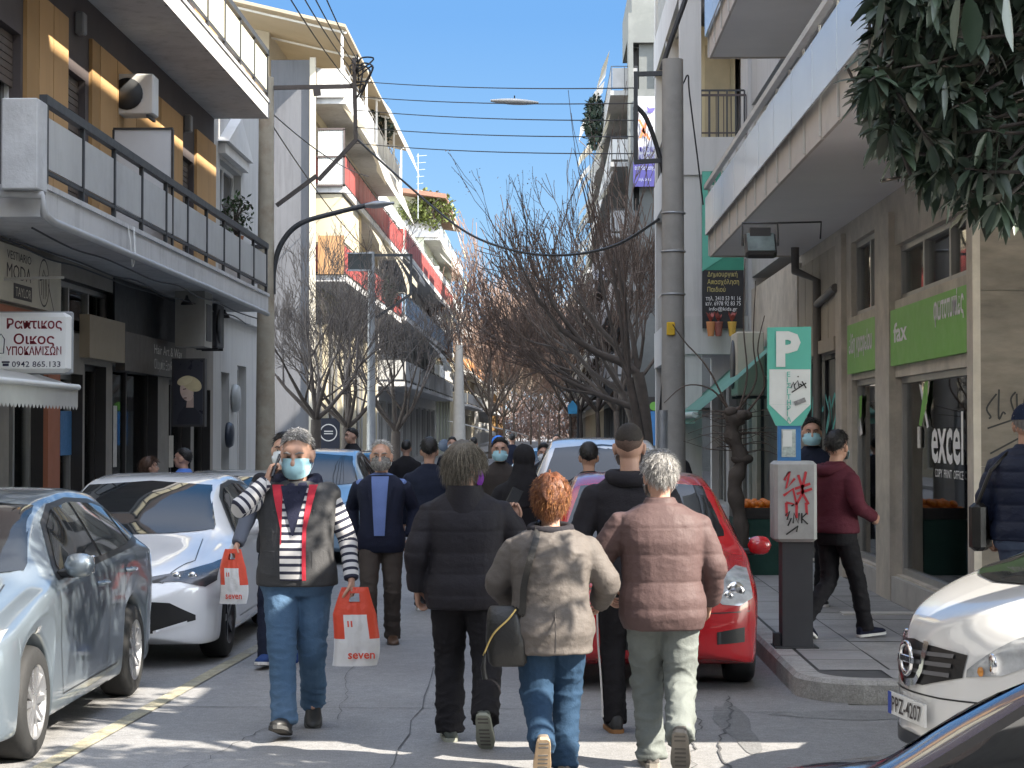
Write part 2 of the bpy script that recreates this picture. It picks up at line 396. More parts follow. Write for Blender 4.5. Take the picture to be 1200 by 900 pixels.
def holes_wall(mb, o, u, W, H, holes, depth=.18, m=0, mr=None):
    """a wall rectangle with rectangular openings and their reveals; u runs to the right seen from outside"""
    o, u = V(o), V(u).normalized(); n = u.cross(V((0, 0, 1))); mr = m if mr is None else mr
    us = sorted({0, W}|{h[0] for h in holes}|{h[2] for h in holes}); vs = sorted({0, H}|{h[1] for h in holes}|{h[3] for h in holes})
    p = lambda a, b, k=0: o+u*a+V((0, 0, b))-n*k
    for i in range(len(us)-1):
        for j in range(len(vs)-1):
            cu, cv = (us[i]+us[i+1])/2, (vs[j]+vs[j+1])/2
            if any(h[0] < cu < h[2] and h[1] < cv < h[3] for h in holes): continue
            mb.quad(p(us[i], vs[j]), p(us[i+1], vs[j]), p(us[i+1], vs[j+1]), p(us[i], vs[j+1]), m)
    for a, b, c, d in holes:
        mb.quad(p(a, b), p(c, b), p(c, b, depth), p(a, b, depth), mr); mb.quad(p(a, d, depth), p(c, d, depth), p(c, d), p(a, d), mr)
        mb.quad(p(a, b), p(a, b, depth), p(a, d, depth), p(a, d), mr); mb.quad(p(c, b, depth), p(c, b), p(c, d), p(c, d, depth), mr)
def window(parent, o, u, hole, depth=.18, fm=None, pm_=None, nv=2, nh=1, fw=.06, shutter=0, sm_=None, name='window', pane='pane'):
    o, u = V(o), V(u).normalized(); n = u.cross(V((0, 0, 1))); a, b, c, d = hole; rot = Matrix((u, -n, V((0, 0, 1)))).transposed()
    mb = MB(); at = lambda x, z, k: o+u*x+V((0, 0, z))-n*k; k = depth-.03
    for x in [a+fw/2]+[a+(c-a)*i/nv for i in range(1, nv)]+[c-fw/2]: mb.obox(at(x, (b+d)/2, k), (fw, .06, d-b), rot)
    for z in [b+fw/2]+[b+(d-b)*i/nh for i in range(1, nh)]+[d-fw/2]: mb.obox(at((a+c)/2, z, k), (c-a-.002, .056, fw), rot)
    f = mb.build(name, fm or WHITE, parent)
    mb = MB(); mb.obox(at((a+c)/2, (b+d)/2, depth-.012), (c-a-.004, .012, d-b-.004), rot); mb.build(pane, pm_ or GLASS, f)
    if shutter:
        mb = MB(); hh = (d-b-.02)*shutter; nn = max(2, int(hh/.09))
        for i in range(nn): mb.obox(at((a+c)/2, d-.01-hh*(i+.5)/nn, depth-.09), (c-a-.02, .03, hh/nn*.86), rot)
        mb.build('shutter', sm_ or SHUT, f)
    return f
def railing(mb, a, b, h, step=.12, r=.012, top=.03, m=0):
    a, b = V(a), V(b); L = (b-a).length; nn = max(1, int(L/step))
    mb.bar(a+V((0, 0, h)), b+V((0, 0, h)), top, top, m); mb.bar(a+V((0, 0, .08)), b+V((0, 0, .08)), top*.7, top*.7, m)
    for i in range(nn+1):
        p = a+(b-a)*(i/nn); mb.bar(p+V((0, 0, .0)), p+V((0, 0, h)), r*2, r*2, m)
ACW = M('ac_white', (.6, .59, .56), .5, n=.1, stain=.3, sts=3)
def ac_unit(loc, rz, label, group='air conditioner units on the facades', cm_=None, sz=(.8, .3, .56)):
    """outdoor unit; its fan side looks along local -Y"""
    t = thing('air_conditioner', label, 'air conditioner', loc, rz, group)
    L_, D, H = sz
    mb = MB(); mb.obox((0, 0, H/2), (L_, D, H), bev=.02); mb.build('casing', cm_ or ACW, t, False)
    mb = MB(); mb.lathe((-.1*L_/.8, -D/2-.004, H/2), [(.0, 0), (.22*H/.56, 0), (.22*H/.56, -.012), (0, -.012)], 24, 'y'); mb.build('fan_grille', DSTEEL, t, False)
    mb = MB()
    for s_ in (-1, 1): mb.box((s_*L_*.36-.02, -D/2, -.04), (s_*L_*.36+.02, D/2+.12, -.002))
    mb.build('bracket', DSTEEL, t, False); return t

# ------------------------------------------------------------------ left corner building with the shops
ORANGE = M('orange_render', (.50, .30, .135), .85, n=.06, ns=1.2, bump=.1, bs=40, stain=.18, sts=.6, stcol=(.36, .2, .08), streak=.25)
OCHRE = M('ochre_render', (.36, .21, .085), .85, n=.06, ns=1.2)
BROWN = M('brown_render', (.082, .066, .064), .8, n=.1, ns=1, bump=.1, bs=30)
SLABW = M('balcony_white', (.54, .535, .53), .8, n=.08, ns=.8, stain=.5, sts=1.2, stcol=(.32, .31, .30), bump=.1, bs=20, streak=.45)
FROST = M('frosted_panel', (.48, .48, .47), .4, n=.08, ns=.9, stain=.3, sts=1.5, streak=.25)
FROSTY = M('cream_panel', (.66, .62, .46), .45, n=.05, ns=.7)
BAX, WX, D0, D1 = -5.3, -6.35, 20.2, 36.5
LB = thing('apartment_building', 'orange and brown apartment building on the left with shops under its long grey panelled balconies', 'building', (-8, 28, 0))
NPOS = {'w1': (25.15, 26.35), 'w2': (31.7, 33.2)}
def dat(x, X=WX): return X*-2250/(640-x) if X < 0 else X*2250/(x-640)
up = MB(); H1 = [(22.0-20, 4.45-4.4+.02, 23.0-20, 6.62-4.4), (25.15-20, .05, 26.25-20, 2.25), (33.2-20, .05, 34.35-20, 2.25)]
holes_wall(up, (WX, 20, 4.4), (0, 1, 0), 16.5, 9.6, H1+[(a, b+3.7, c, d+3.7) for a, b, c, d in H1], .2, 1)
up.quad((WX, 36.5, 0), (-16, 36.5, 0), (-16, 36.5, 14), (WX, 36.5, 14), 1)
up.quad((-16, 14, 14), (WX, 14, 14), (WX, 36.5, 14), (-16, 36.5, 14), 1)
up.quad((WX, 14, 4.4), (WX, 20, 4.4), (WX, 20, 14), (WX, 14, 14), 1)
up.quad((-16, 14, 0), (WX, 14, 0), (WX, 14, 14), (-16, 14, 14), 1)
up.build('wall', [ORANGE, BROWN], LB)
# the orange panels stand proud of the dark render
for a, b, m_ in ((23.1, 23.65, 1), (23.68, 24.35, 0), (24.38, 25.12, 0), (26.45, 26.9, 1), (26.95, 28.0, 0), (28.03, 29.3, 0), (29.33, 31.2, 1), (31.23, 33.1, 0), (34.45, 36.45, 0)):
    for dz in (0, 3.7): pn = MB(); pn.box((WX, a, 4.42+dz), (WX+.05, b, 7.28+dz)); pn.build('render_panel', (ORANGE, OCHRE)[m_], LB)
for h in H1+[(a, b+3.7, c, d+3.7) for a, b, c, d in H1]: window(LB, (WX, 20, 4.4), (0, 1, 0), h, .2, WHITE, GLASS, 2, 1, .06, .97 if h[0] > 4 else .3, M('brown_shutter', (.10, .075, .06), .6, n=.1))
for k, (z, fm_, mname) in enumerate(((4.1, FROST, 'lower'), (7.8, FROSTY, 'upper'))):
    b_ = MB(); b_.box((WX+.002, D0, z), (BAX, D1, z+.29)); b_.box((WX+.002, D0-.012, z+.29), (BAX+.025, D1+.012, z+.345))
    bo = b_.build('balcony', SLABW, LB)
    po = MB(); pa = MB(); y = D0+.1; st = 1.55; n_ = int((D1-D0-.2)/st); st = (D1-D0-.2)/n_
    for i in range(n_+1): po.box((BAX-.055, y+i*st-.03, z+.0), (BAX-.005, y+i*st+.03, z+1.22))
    po.box((BAX-.075, D0, z+1.20), (BAX+.01, D1-.02, z+1.30)); po.box((BAX-.05, D0, z+.47), (BAX-.01, D1-.02, z+.51))
    for i in range(n_): pa.box((BAX-.042, y+i*st+.045, z+.53), (BAX-.022, y+(i+1)*st-.045, z+1.08 if k == 0 else z+1.14))
    # end of the balcony
    po.box((WX+.1, D1-.07, z+1.2), (BAX, D1-.02, z+1.28)); pa.box((WX+.1, D1-.055, z+.53), (BAX-.08, D1-.035, z+1.08))
    ro = po.build('railing', DSTEEL, bo); pa.build('railing_panel', fm_, bo)
e = MB(); e.obox((-5.475, 20.0, 4.82), (.38, .40, .95), bev=.012); e.build('end_pier', M('rough_plaster', (.52, .52, .52), .9, n=.15, ns=2, bump=.5, bs=14, stain=.6, sts=1.4, stcol=(.3, .3, .3)), LB)
e = MB(); e.tube([(-5.9, 19.95, 4.32), (-5.28, 19.98, 4.30), (-5.26, 19.99, 4.1), (-5.24, 20.3, 4.05), (-5.24, 30, 4.05), (-5.24, 36, 4.03)], .045, 10); e.build('drain_pipe', M('grey_pipe', (.38, .38, .38), .5), LB)
# ground floor
MARB = M('brown_marble', (.185, .16, .13), .35, n=.5, ns=2.0, stain=.8, sts=1.2, stcol=(.17, .155, .13), aniso=(1, 1, 3.5), bump=.05)
BLKF = M('black_frame', (.034, .030, .028), .45)
TERR = M('terracotta_paint', (.36, .13, .07), .7, n=.1)
TANB = M('tan_board', (.34, .28, .20), .6, n=.05); DKB = M('dark_board', (.085, .07, .058), .5, n=.05)
gw = MB(); SH = [(22.6, 24.15, .12, 2.75), (24.75, 26.2, .3, 2.6), (26.3, 27.6, .5, 2.75), (28.0, 31.3, .16, 2.8), (32.2, 34.2, .16, 2.7), (34.5, 36.2, .16, 2.6), (24.9, 28.3, 3.15, 3.85), (15, 18.5, .2, 2.6), (19, 22, .2, 2.6)]
holes_wall(gw, (WX, 14, 0), (0, 1, 0), 22.5, 4.4, [(a-14, c, b-14, d) for a, b, c, d in SH], .22, 0, 1)
INW = M('room_wall', (.6, .57, .52), .8, n=.1, ns=1); INF = M('room_floor', (.42, .38, .32), .5, n=.15, ns=2)
def room(parent, x0, x1, y0, y1, z0, z1):
    q = MB(); q.quad((x0, y0, z0+.01), (x1, y0, z0+.01), (x1, y1, z0+.01), (x0, y1, z0+.01), 1); q.quad((x0, y0, z1), (x0, y1, z1), (x1, y1, z1), (x1, y0, z1), 0)
    q.quad((x1, y0, z0), (x1, y1, z0), (x1, y1, z1), (x1, y0, z1), 0); q.quad((x0, y0, z0), (x1, y0, z0), (x1, y0, z1), (x0, y0, z1), 0); q.quad((x0, y1, z0), (x1, y1, z0), (x1, y1, z1), (x0, y1, z1), 0); q.build('room', [INW, INF], parent)
for a_, b_ in ((20.5, 24.4), (24.5, 27.8), (27.9, 31.8), (31.9, 36.3)): room(LB, WX-.21, WX-2.6, a_, b_, .12, 4.0)
gw.build('shop_wall', [M('grey_shopwall', (.27, .245, .215), .8, n=.12, stain=.3), BLKF], LB)
for a, b, c, d in SH: window(LB, (WX, 14, 0), (0, 1, 0), (a-14, c, b-14, d), .22, BLKF if a > 26.25 and c < 3 else ALU, GLASS2, 3 if c > 3 else 2, 1, .07, name='shop_window')
q = MB(); q.box((WX, 24.15, .12), (WX+.06, 24.75, 3.1), 0); q.box((WX, 21.5, 3.1), (WX+.055, 25.1, 3.3), 0); q.build('pilaster', TERR, LB)
q = MB(); q.box((WX, 24.8, .12), (WX+.05, 28.0, .45)); q.build('tan_base', M('tan_base', (.42, .31, .18), .6, n=.1), LB)
q = MB(); q.box((WX, 28, 3.32), (WX+.03, 35.5, 4.08)); q.build('dark_upper_panel', M('blackish', (.02, .02, .022), .6), LB)
for (a, b, zz0, zz1, mt, nm, lab) in ((26.0, 28.2, 2.83, 3.42, TANB, 'tan', 'plain tan fascia board above the shop windows on the left'), (28.2, 33.0, 2.72, 3.30, DKB, 'dark', 'dark brown fascia sign with two lines of pale lettering')):
    t = thing('shop_sign', lab, 'sign', (WX, (a+b)/2, zz0), 0)
    q = MB(); q.box((WX, a, zz0), (WX+.14, b-.01, zz1)); q.build('board', mt, t)
    if nm == 'dark':
        for j, s_ in enumerate(('Hair Art & Way', 'Ολυμπία Ξανθοπούλου')): text_mb(s_, (WX+.14, 30.3, zz1-.24-j*.24), (0, 1, 0), (0, 0, 1), .15, width=2.3).build('lettering', M('pale_letter', (.75, .72, .65), .5), t)
# sign of the tailor beside the balcony
t = thing('shop_sign', 'cream panel sign with large dark capitals and a round emblem under the balcony', 'sign', (WX, 23, 3.3))
q = MB(); q.box((WX, 20.6, 3.34), (WX+.1, 24.6, 4.0)); q.build('board', M('sign_cream', (.55, .51, .42), .6, n=.1, stain=.2), t)
INK = M('sign_ink', (.05, .04, .04), .6)
for s_, y, z, h_, ww in (('VESTIARIO', 22.1, 3.84, .1, 1.05), ('MODA', 22.1, 3.62, .17, 1.05)): text_mb(s_, (WX+.1, y, z), (0, 1, 0), (0, 0, 1), h_, width=ww).build('lettering', INK, t)
q = MB(); q.box((WX+.1, 22.4, 3.39), (WX+.106, 23.18, 3.57)); q.build('ink_bar', INK, t)
text_mb('TAYLOR', (WX+.107, 22.45, 3.42), (0, 1, 0), (0, 0, 1), .11, width=.68).build('lettering', M('sign_cream2', (.6, .56, .46), .6), t)
ring = [[(.24*cos(a), .29*sin(a)) for a in [2*pi*i/28 for i in range(29)]], [(-.12, -.16), (-.1, .05), (-.02, .16), (.1, .06), (.13, -.16)], [(-.2, .02), (.18, .1)], [(-.03, -.2), (-.03, .1)], [(.06, -.2), (.05, .1)], [(.2, .0), (.48, -.32)]]
stroke_mb(ring, (WX+.1, 23.75, 3.67), (0, 1, 0), (0, 0, 1), .022).build('emblem', INK, t)
# lightbox standing out from the wall
sx0, sx1 = P(-30, 400, 21.6).x, P(82, 400, 21.6).x; z0, z1 = P(0, 437, 21.6).z, P(0, 366, 21.6).z
t = thing('shop_sign', 'white lightbox sign with dark red Greek lettering and a phone number', 'sign', ((sx0+sx1)/2, 21.6, z0))
q = MB(); q.obox(((sx0+sx1)/2, 21.7, (z0+z1)/2), (sx1-sx0, .2, z1-z0), bev=.05); q.build('case', M('lightbox', (.74, .74, .72), .4, n=.03), t)
q = MB(); q.obox(((sx0+sx1)/2, 21.7, (z0+z1)/2), (sx1-sx0+.03, .06, z1-z0+.03), bev=.02); q.build('rim', M('grey_rim', (.3, .31, .32), .4), t)
RED = M('dark_red_letter', (.20, .012, .025), .5); BLU = M('dark_ink', (.03, .03, .06), .5)
for s_, xa, xb, yb, yt, mm in (('Ραπτικος', 8, 73, 385, 373, RED), ('Οικος', 16, 64, 403, 391, RED), ('ΥΠΟΚΑΜΙΣΩΝ', 7, 72, 416, 406, RED), ('0942 865.133', 14, 71, 430, 423, BLU)):
    a, b = P(xa, yb, 21.598), P(xb, yt, 21.598); text_mb(s_, a, (1, 0, 0), (0, 0, 1), (b.z-a.z)*.95, width=b.x-a.x, bold=.018 if mm == RED else .004).build('lettering', mm, t)
q = MB(); a = P(3, 429, 21.596); q.box((a.x, a.y, a.z), (a.x+.07, a.y+.001, a.z+.03)); q.box((a.x-.01, a.y, a.z+.035), (a.x+.08, a.y+.001, a.z+.055)); q.build('phone_icon', BLU, t)
stroke_mb([[(0, 0), (.06, .0), (.07, .16), (.03, .22), (-.01, .16)]], P(-2, 414, 21.598), (1, 0, 0), (0, 0, 1), .012).build('shirt_icon', BLU, t)
# awning under it
t = thing('awning', 'white shop awning with a scalloped valance at the left edge', 'awning', (-5.9, 21, 2.3))
AWN = M('awning_white', (.62, .61, .58), .7, n=.06, stain=.25, transl=.35)
AXo = PX(91, 470, -5.45); ye = AXo.y; zf = AXo.z+.16
q = MB(); prof = [(WX, zf+.22), (WX+.45, zf+.15), (-5.5, zf+.02), (-5.45, zf)]
rows = [[(x, y, z) for x, z in prof] for y in (16, 18, 20, ye)]; q.grid(rows); q.build('canvas', AWN, t)
q = MB(); n_ = 44; ln = ye-16
for i in range(n_):
    y0_, y1_ = 16+ln*i/n_, 16+ln*(i+1)/n_
    pts = [(-5.447, y0_, zf), (-5.447, y1_, zf)]+[(-5.447, y1_-(y1_-y0_)*k/6, zf-.22-.045*sin(pi*k/6)) for k in range(7)]
    q.add(pts, [tuple(range(len(pts)))])
q.build('valance', AWN, t)
q = MB(); q.tube([(-5.45, 16, zf), (-5.45, ye+.02, zf)], .035, 10); q.build('front_bar', WHITE, t)
q = MB(); a = P(0, 327, 22); b = P(75, 325, 22); q.bar(a, b, .03, .03); tag(q.build('sign_bar', ALU), 'slim pale metal bar sticking out above the white lightbox sign', 'bar')
# poster lightbox with the hair model, wall boxes
t = thing('poster_lightbox', 'dark hanging lightbox with a portrait of a blonde short haired model', 'lightbox', P(220, 500, 30.5))
a, b = P(201, 500, 30.5), P(240, 420, 30.5)
q = MB(); q.box((a.x, 30.5, a.z), (b.x, 30.7, b.z)); q.build('case', BLKF, t)
q = MB(); q.box((a.x+.03, 30.494, a.z+.03), (b.x-.03, 30.5, b.z-.03)); q.build('poster', M('poster_dark', (.028, .028, .036), .3), t)
def disc(cx, cz, rx, rz, y, n=24, rot=0): return [(cx+rx*cos(t_)*cos(rot)-rz*sin(t_)*sin(rot), y, cz+rx*cos(t_)*sin(rot)+rz*sin(t_)*cos(rot)) for t_ in [2*pi*i/n for i in range(n)]]
cx, cz = (a.x+b.x)/2-.01, (a.z+b.z)/2+.02
for nm, pts, col in (('portrait_sweater', [(cx-.16, 30.492, a.z+.04), (cx+.2, 30.492, a.z+.04), (cx+.2, 30.492, a.z+.2), (cx+.09, 30.492, a.z+.34), (cx-.04, 30.492, a.z+.33), (cx-.14, 30.492, a.z+.2)], (.012, .012, .018)), ('portrait_neck', [(cx-.02, 30.491, cz-.26), (cx+.1, 30.491, cz-.26), (cx+.1, 30.491, cz-.08), (cx, 30.491, cz-.08)], (.42, .30, .24)), ('portrait_face', disc(cx-.01, cz, .105, .16, 30.490, rot=.25), (.55, .40, .32)), ('portrait_hair', disc(cx+.07, cz+.12, .17, .11, 30.489, rot=-.5), (.52, .42, .24)), ('portrait_hair', disc(cx-.04, cz+.17, .13, .07, 30.488, rot=.35), (.60, .50, .30))):
    q = MB(); q.add(pts, [tuple(range(len(pts)))]); q.build(nm, M(nm+str(col[0]), col, .4, n=.15, ns=8), t)
stroke_mb([[(0, 0), (.05, .01)], [(.01, -.14), (.06, -.135)]], (cx-.07, 30.487, cz+.03), (1, 0, 0), (0, 0, 1), .016).build('portrait_features', M('portrait_dark', (.10, .04, .04), .5), t)
t = thing('cabinet', 'tall beige metal casing hung under the balcony above the poster', 'cabinet', P(222, 410, 31))
a, b = P(205, 406, 31), P(240, 341, 31); q = MB(); q.box((a.x, 31, a.z), (b.x, 31.7, b.z)); q.build('casing', M('beige_metal', (.33, .31, .27), .5, n=.1, stain=.2), t)
q = MB(); q.box((b.x, 31.15, a.z+.1), (b.x+.012, 31.6, b.z-.2)); q.build('vent', DSTEEL, t)
ac_unit(P(250, 408, 33), R(90), 'black wall unit under the balcony right of the beige casing', cm_=M('ac_black', (.04, .04, .045), .5), sz=(.7, .25, .75))
ac_unit((-6.10, 28.3, 6.50), R(0), 'white air conditioner on the orange wall above the balcony', sz=(.62, .40, .60))
t = thing('balcony_screen', 'pale square screen in a dark frame standing on the long balcony', 'screen', P(167, 235, 27.2))
a, b = P(134, 240, 27.2), P(201, 152, 27.2)
q = MB(); q.box((a.x, 27.2, 4.45), (b.x, 27.23, b.z)); q.build('panel', M('screen_panel', (.56, .55, .54), .5, n=.05), t)
q = MB(); q.box((a.x-.02, 27.18, b.z-.0), (b.x+.02, 27.25, b.z+.03)); q.box((b.x, 27.18, 4.45), (b.x+.03, 27.25, b.z)); q.box((a.x-.03, 27.18, 4.45), (a.x, 27.25, b.z)); q.build('frame', BLKF, t)
for x_, y_, s_ in ((94, 28, 1), (220, 145, 1)):
    p_ = PX(x_, y_, WX+.06); q = MB(); q.obox((WX+.07, p_.y, p_.z), (.13, .2, .3), bev=.02); tag(q.build('wall_lamp', M('grey_lamp', (.2, .2, .2), .5)), 'small grey wall lamp on the dark band '+('upper left near the top balcony' if x_ < 100 else 'above the far shuttered window'), 'lamp', 'wall lamps of the orange building')

# white old house behind it
OH = thing('house', 'old white house with blue shaded wall and a pediment window beyond the orange building', 'house', (-7, 40, 0))
m_ = MB(); HH = [(1.0, 4.6, 3.6, 7.2), (1.2, .3, 2.2, 3.0), (3.2, .3, 4.4, 3.2)]
holes_wall(m_, (-6.42, 36.6, 0), (0, 1, 0), 6.2, 10.5, HH, .22); m_.box((-14, 36.6, 0), (-6.66, 42.8, 10.5)); m_.box((-6.42, 36.6, 9.4), (-6.2, 42.8, 9.7)); m_.box((-6.42, 36.7, 4.1), (-6.3, 42.7, 4.3))
m_.quad((-6.42, 42.8, 0), (-6.66, 42.8, 0), (-6.66, 42.8, 10.5), (-6.42, 42.8, 10.5))
m_.build('wall', WRENDER, OH)
for h in HH: window(OH, (-6.42, 36.6, 0), (0, 1, 0), h, .22, WHITE, GLASS, 2, 1, .07)
m_ = MB(); m_.prism([(-6.42, 37.3, 7.5), (-6.42, 40.5, 7.5), (-6.42, 38.9, 8.2)], (.22, 0, 0)); m_.box((-6.42, 37.4, 7.28), (-6.28, 40.4, 7.48)); m_.build('pediment', M('white_trim', (.68, .67, .65), .8), OH)

# ------------------------------------------------------------------ generic apartment blocks up and down the street
def block(name, label, side, xw, xb, d0, d1, floors, fh, g0, wallm, seed, bal=1.1, front_x=None, railm=None, railk='panel', awn=None, roof=None, frontwin=True, bmat=None, acs=2, gshop=None):
    rnd = random.Random(seed); sgn = 1 if side == 'L' else -1
    t = thing(name, label, 'building', ((xw+xb)/2, (d0+d1)/2, 0)); u = V((0, 1, 0)) if side == 'L' else V((0, -1, 0))
    o = V((xw, d0, 0)) if side == 'L' else V((xw, d1, 0)); W = d1-d0; Hh = g0+floors*fh
    holes = []; kinds = []
    bays = max(2, int(W/3.6)); bw = W/bays
    for f in range(floors):
        for b in range(bays):
            c = (b+.5)*bw+rnd.uniform(-.3, .3); dr = rnd.random() < .6; ww = rnd.uniform(.65, 1.0)
            holes.append((c-ww, g0+f*fh+(.14 if dr else .95), c+ww, g0+f*fh+2.3)); kinds.append(0)
    gb = max(2, int(W/4.5))
    for b in range(gb): holes.append((W*b/gb+.3, .35, W*(b+1)/gb-.3, g0-.8)); kinds.append(1)
    mb = MB(); holes_wall(mb, o, u, W, Hh, holes, .2)
    # the other faces
    x0, x1 = sorted((xw, xb)); fh_ = []
    if frontwin:
        for f in range(floors): fh_.append((abs(xb-xw)*.30, g0+f*fh+.9, abs(xb-xw)*.30+1.3, g0+f*fh+2.2))
    holes_wall(mb, (x0, d0, 0), (1, 0, 0), x1-x0, Hh, fh_, .2)
    mb.quad((x1, d1, 0), (x0, d1, 0), (x0, d1, Hh), (x1, d1, Hh)); mb.quad((x0, d0, Hh), (x1, d0, Hh), (x1, d1, Hh), (x0, d1, Hh))
    xo = xb; mb.quad((xo, d0, 0), (xo, d1, 0), (xo, d1, Hh), (xo, d0, Hh))
    mb.build('wall', wallm, t)
    for h, k in zip(holes, kinds):
        if k: window(t, o, u, h, .2, ALU, GLASS3, 3, 1, .08, name='shop_window')
        else: window(t, o, u, h, .2, WHITE if rnd.random() < .7 else M('brown_frame', (.14, .09, .06), .6), GLASS, 2, 1, .07, rnd.choice((0, 0, .4, .6, 1)), M(rnd.choice(('shutter', 'shutter_white', 'shutter_tan')), rnd.choice(((.5, .5, .47), (.4, .33, .25), (.6, .58, .52))), .6))
    for h in fh_: window(t, (x0, d0, 0), (1, 0, 0), h, .2, WHITE, GLASS, 2, 1, .07, rnd.choice((0, .5, 1)))
    xe = xw+sgn*bal
    for f in range(floors):
        z = g0+f*fh; b_ = MB(); b_.box((xw+sgn*.002, d0+.02, z-.2), (xe, d1-.02, z)); bo = b_.build('balcony', bmat or SLABW, t)
        rm = railm[f % len(railm)] if isinstance(railm, (list, tuple)) else (railm or FROST)
        if railk == 'panel':
            pa = MB(); n_ = int(W/1.5)
            for i in range(n_): pa.box((xe-sgn*.05, d0+.06+(W-.12)*i/n_+.03, z+.1), (xe-sgn*.03, d0+.06+(W-.12)*(i+1)/n_-.03, z+.95))
            pa.box((xw+sgn*.05, d0+.05, z+.1), (xe-sgn*.08, d0+.07, z+.95)); pa.build('railing_panel', rm, bo)
        rl = MB(); railing(rl, (xe-sgn*.04, d0+.04, z), (xe-sgn*.04, d1-.04, z), 1.02, 1.5 if railk == 'panel' else .14, .014); railing(rl, (xw+sgn*.05, d0+.06, z), (xe-sgn*.04, d0+.06, z), 1.02, .14 if railk != 'panel' else .5, .014); rl.build('railing', DSTEEL if rnd.random() < .5 else ALU, bo)
        # awnings let down from the slab above
        if awn and f < floors-0:
            a_ = d0+.3
            while a_ < d1-3:
                L_ = rnd.uniform(2.6, 4.5)
                if rnd.random() < .6:
                    mat_ = rnd.choice(awn); dx, dz = rnd.uniform(.3, 1.0), rnd.uniform(.9, 1.7); zt = z+fh-.24
                    q = MB(); q.grid([[(xe-sgn*.15, y, zt), (xe+sgn*dx*.55, y, zt-dz*.5), (xe+sgn*dx, y, zt-dz), (xe+sgn*dx, y, zt-dz-.2)] for y in (a_, min(a_+L_, d1-.2))]); q.build('awning', mat_, bo)
                a_ += L_+rnd.uniform(.2, 2)
    if roof:
        q = MB(); q.box((x0-.0, d0-.02, Hh+.002), (x1, d1, Hh+.22)); q.box((min(xw, xe), d0, Hh+.0), (max(xw, xe)-.003*sgn, d1-.003, Hh+.19)); q.build('roof', roof, t)
    for i in range(acs):
        y = rnd.uniform(d0+1, d1-1); f = rnd.randrange(floors)
        ac_unit((xw+sgn*.2, y, g0+f*fh+1.6), R(90 if side == 'L' else -90), 'outdoor unit on the upper facade of the '+label.split(' with')[0].split(' beyond')[0][:70])
    return t
REDP = M('red_panel', (.30, .055, .05), .6, n=.1); WHP = M('white_panel', (.42, .42, .41), .6, n=.05); WOODP = M('wood_divider', (.36, .20, .09), .6, n=.3, ns=3, aniso=(8, 8, 1))
BROOF = M('brown_roof', (.22, .11, .075), .8, n=.15); ACR = M('awning_cream', (.46, .42, .33), .8, n=.06, transl=.4); AWH = M('awning_pale', (.52, .51, .48), .8, n=.05, transl=.4); AGR = M('awning_olive', (.42, .44, .27), .8); AOR = M('awning_orange', (.5, .2, .06), .8)
# second building on the left, across the side street
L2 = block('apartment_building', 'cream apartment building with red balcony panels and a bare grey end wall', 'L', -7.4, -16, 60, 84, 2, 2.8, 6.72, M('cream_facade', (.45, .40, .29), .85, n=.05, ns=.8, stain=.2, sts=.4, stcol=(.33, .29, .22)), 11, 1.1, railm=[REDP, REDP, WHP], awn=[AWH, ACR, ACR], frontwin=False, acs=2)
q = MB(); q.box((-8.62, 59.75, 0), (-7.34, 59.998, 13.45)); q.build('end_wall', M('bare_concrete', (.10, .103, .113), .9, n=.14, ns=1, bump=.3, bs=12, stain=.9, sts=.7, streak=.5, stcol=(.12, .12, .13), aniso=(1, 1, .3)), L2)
q = MB(); q.box((-7.38, 59.6, 0), (-7.2, 59.74, 13.5)); q.build('pilaster', M('pale_pilaster', (.46, .42, .34), .85, n=.06, stain=.3), L2)
q = MB(); q.box((-7.39, 60.1, 6.75), (-6.42, 66.5, 9.28)); q.build('bay', MATS['cream_facade'], L2)
q = MB(); q.box((-7.39, 60.05, 12.12), (-6.3, 83.95, 12.34)); bo_ = q.build('balcony', SLABW, L2)
q = MB()
for i in range(15): q.box((-6.36, 60.2+i*1.58, 12.42), (-6.33, 60.2+i*1.58+1.5, 13.2))
q.build('railing_panel', WHP, bo_); q = MB(); railing(q, (-6.34, 60.1, 12.34), (-6.34, 83.9, 12.34), 1.0, 1.58, .02); q.build('railing', ALU, bo_)
q = MB(); q.box((-16, 62, 12.34), (-9.0, 84, 14.9)); q.build('penthouse', M('beige_penthouse', (.46, .41, .33), .85, n=.06), L2)
q = MB(); q.box((-7.15, 59.92, 6.74), (-6.33, 59.97, 7.95)); q.build('wood_screen', WOODP, L2)
q = MB()
for i in range(14): q.box((-7.15+i*.058, 59.93, 9.55), (-7.1+i*.058, 59.97, 11.25))
q.build('corrugated_screen', M('corrugated', (.55, .56, .53), .6), L2)
q = MB()
for z in (9.5, 10.4, 11.27): q.box((-7.18, 59.9, z), (-6.31, 59.98, z+.06))
q.box((-6.36, 59.9, 9.5), (-6.31, 59.98, 11.3)); q.build('screen_frame', BROWN, L2)
q = MB(); q.box((-7.2, 59.9, 12.3), (-6.32, 60.02, 13.2)); q.build('end_parapet', WRENDER, L2)
q = MB(); q.add([(-12, 58, 15.5), (-6.1, 58, 14.1), (-6.1, 83.9, 14.1), (-12, 83.9, 15.5), (-12, 58, 15.6), (-6.1, 58, 14.2), (-6.1, 83.9, 14.2), (-12, 83.9, 15.6)], [(0, 3, 2, 1), (4, 5, 6, 7), (0, 1, 5, 4), (1, 2, 6, 5), (2, 3, 7, 6), (3, 0, 4, 7)]); q.build('roof_awning', M('roof_canvas', (.42, .36, .27), .85, n=.08, ns=.6, transl=.3), L2)
q = MB()
for y in range(58, 84, 4): q = MB(); q.bar((-6.25, y+.5, 12.4), (-6.25, y+.5, 14.12), .07); q.bar((-12, y+.5, 15.42), (-6.12, y+.5, 14.03), .06); q.build('roof_post', WHITE, L2)
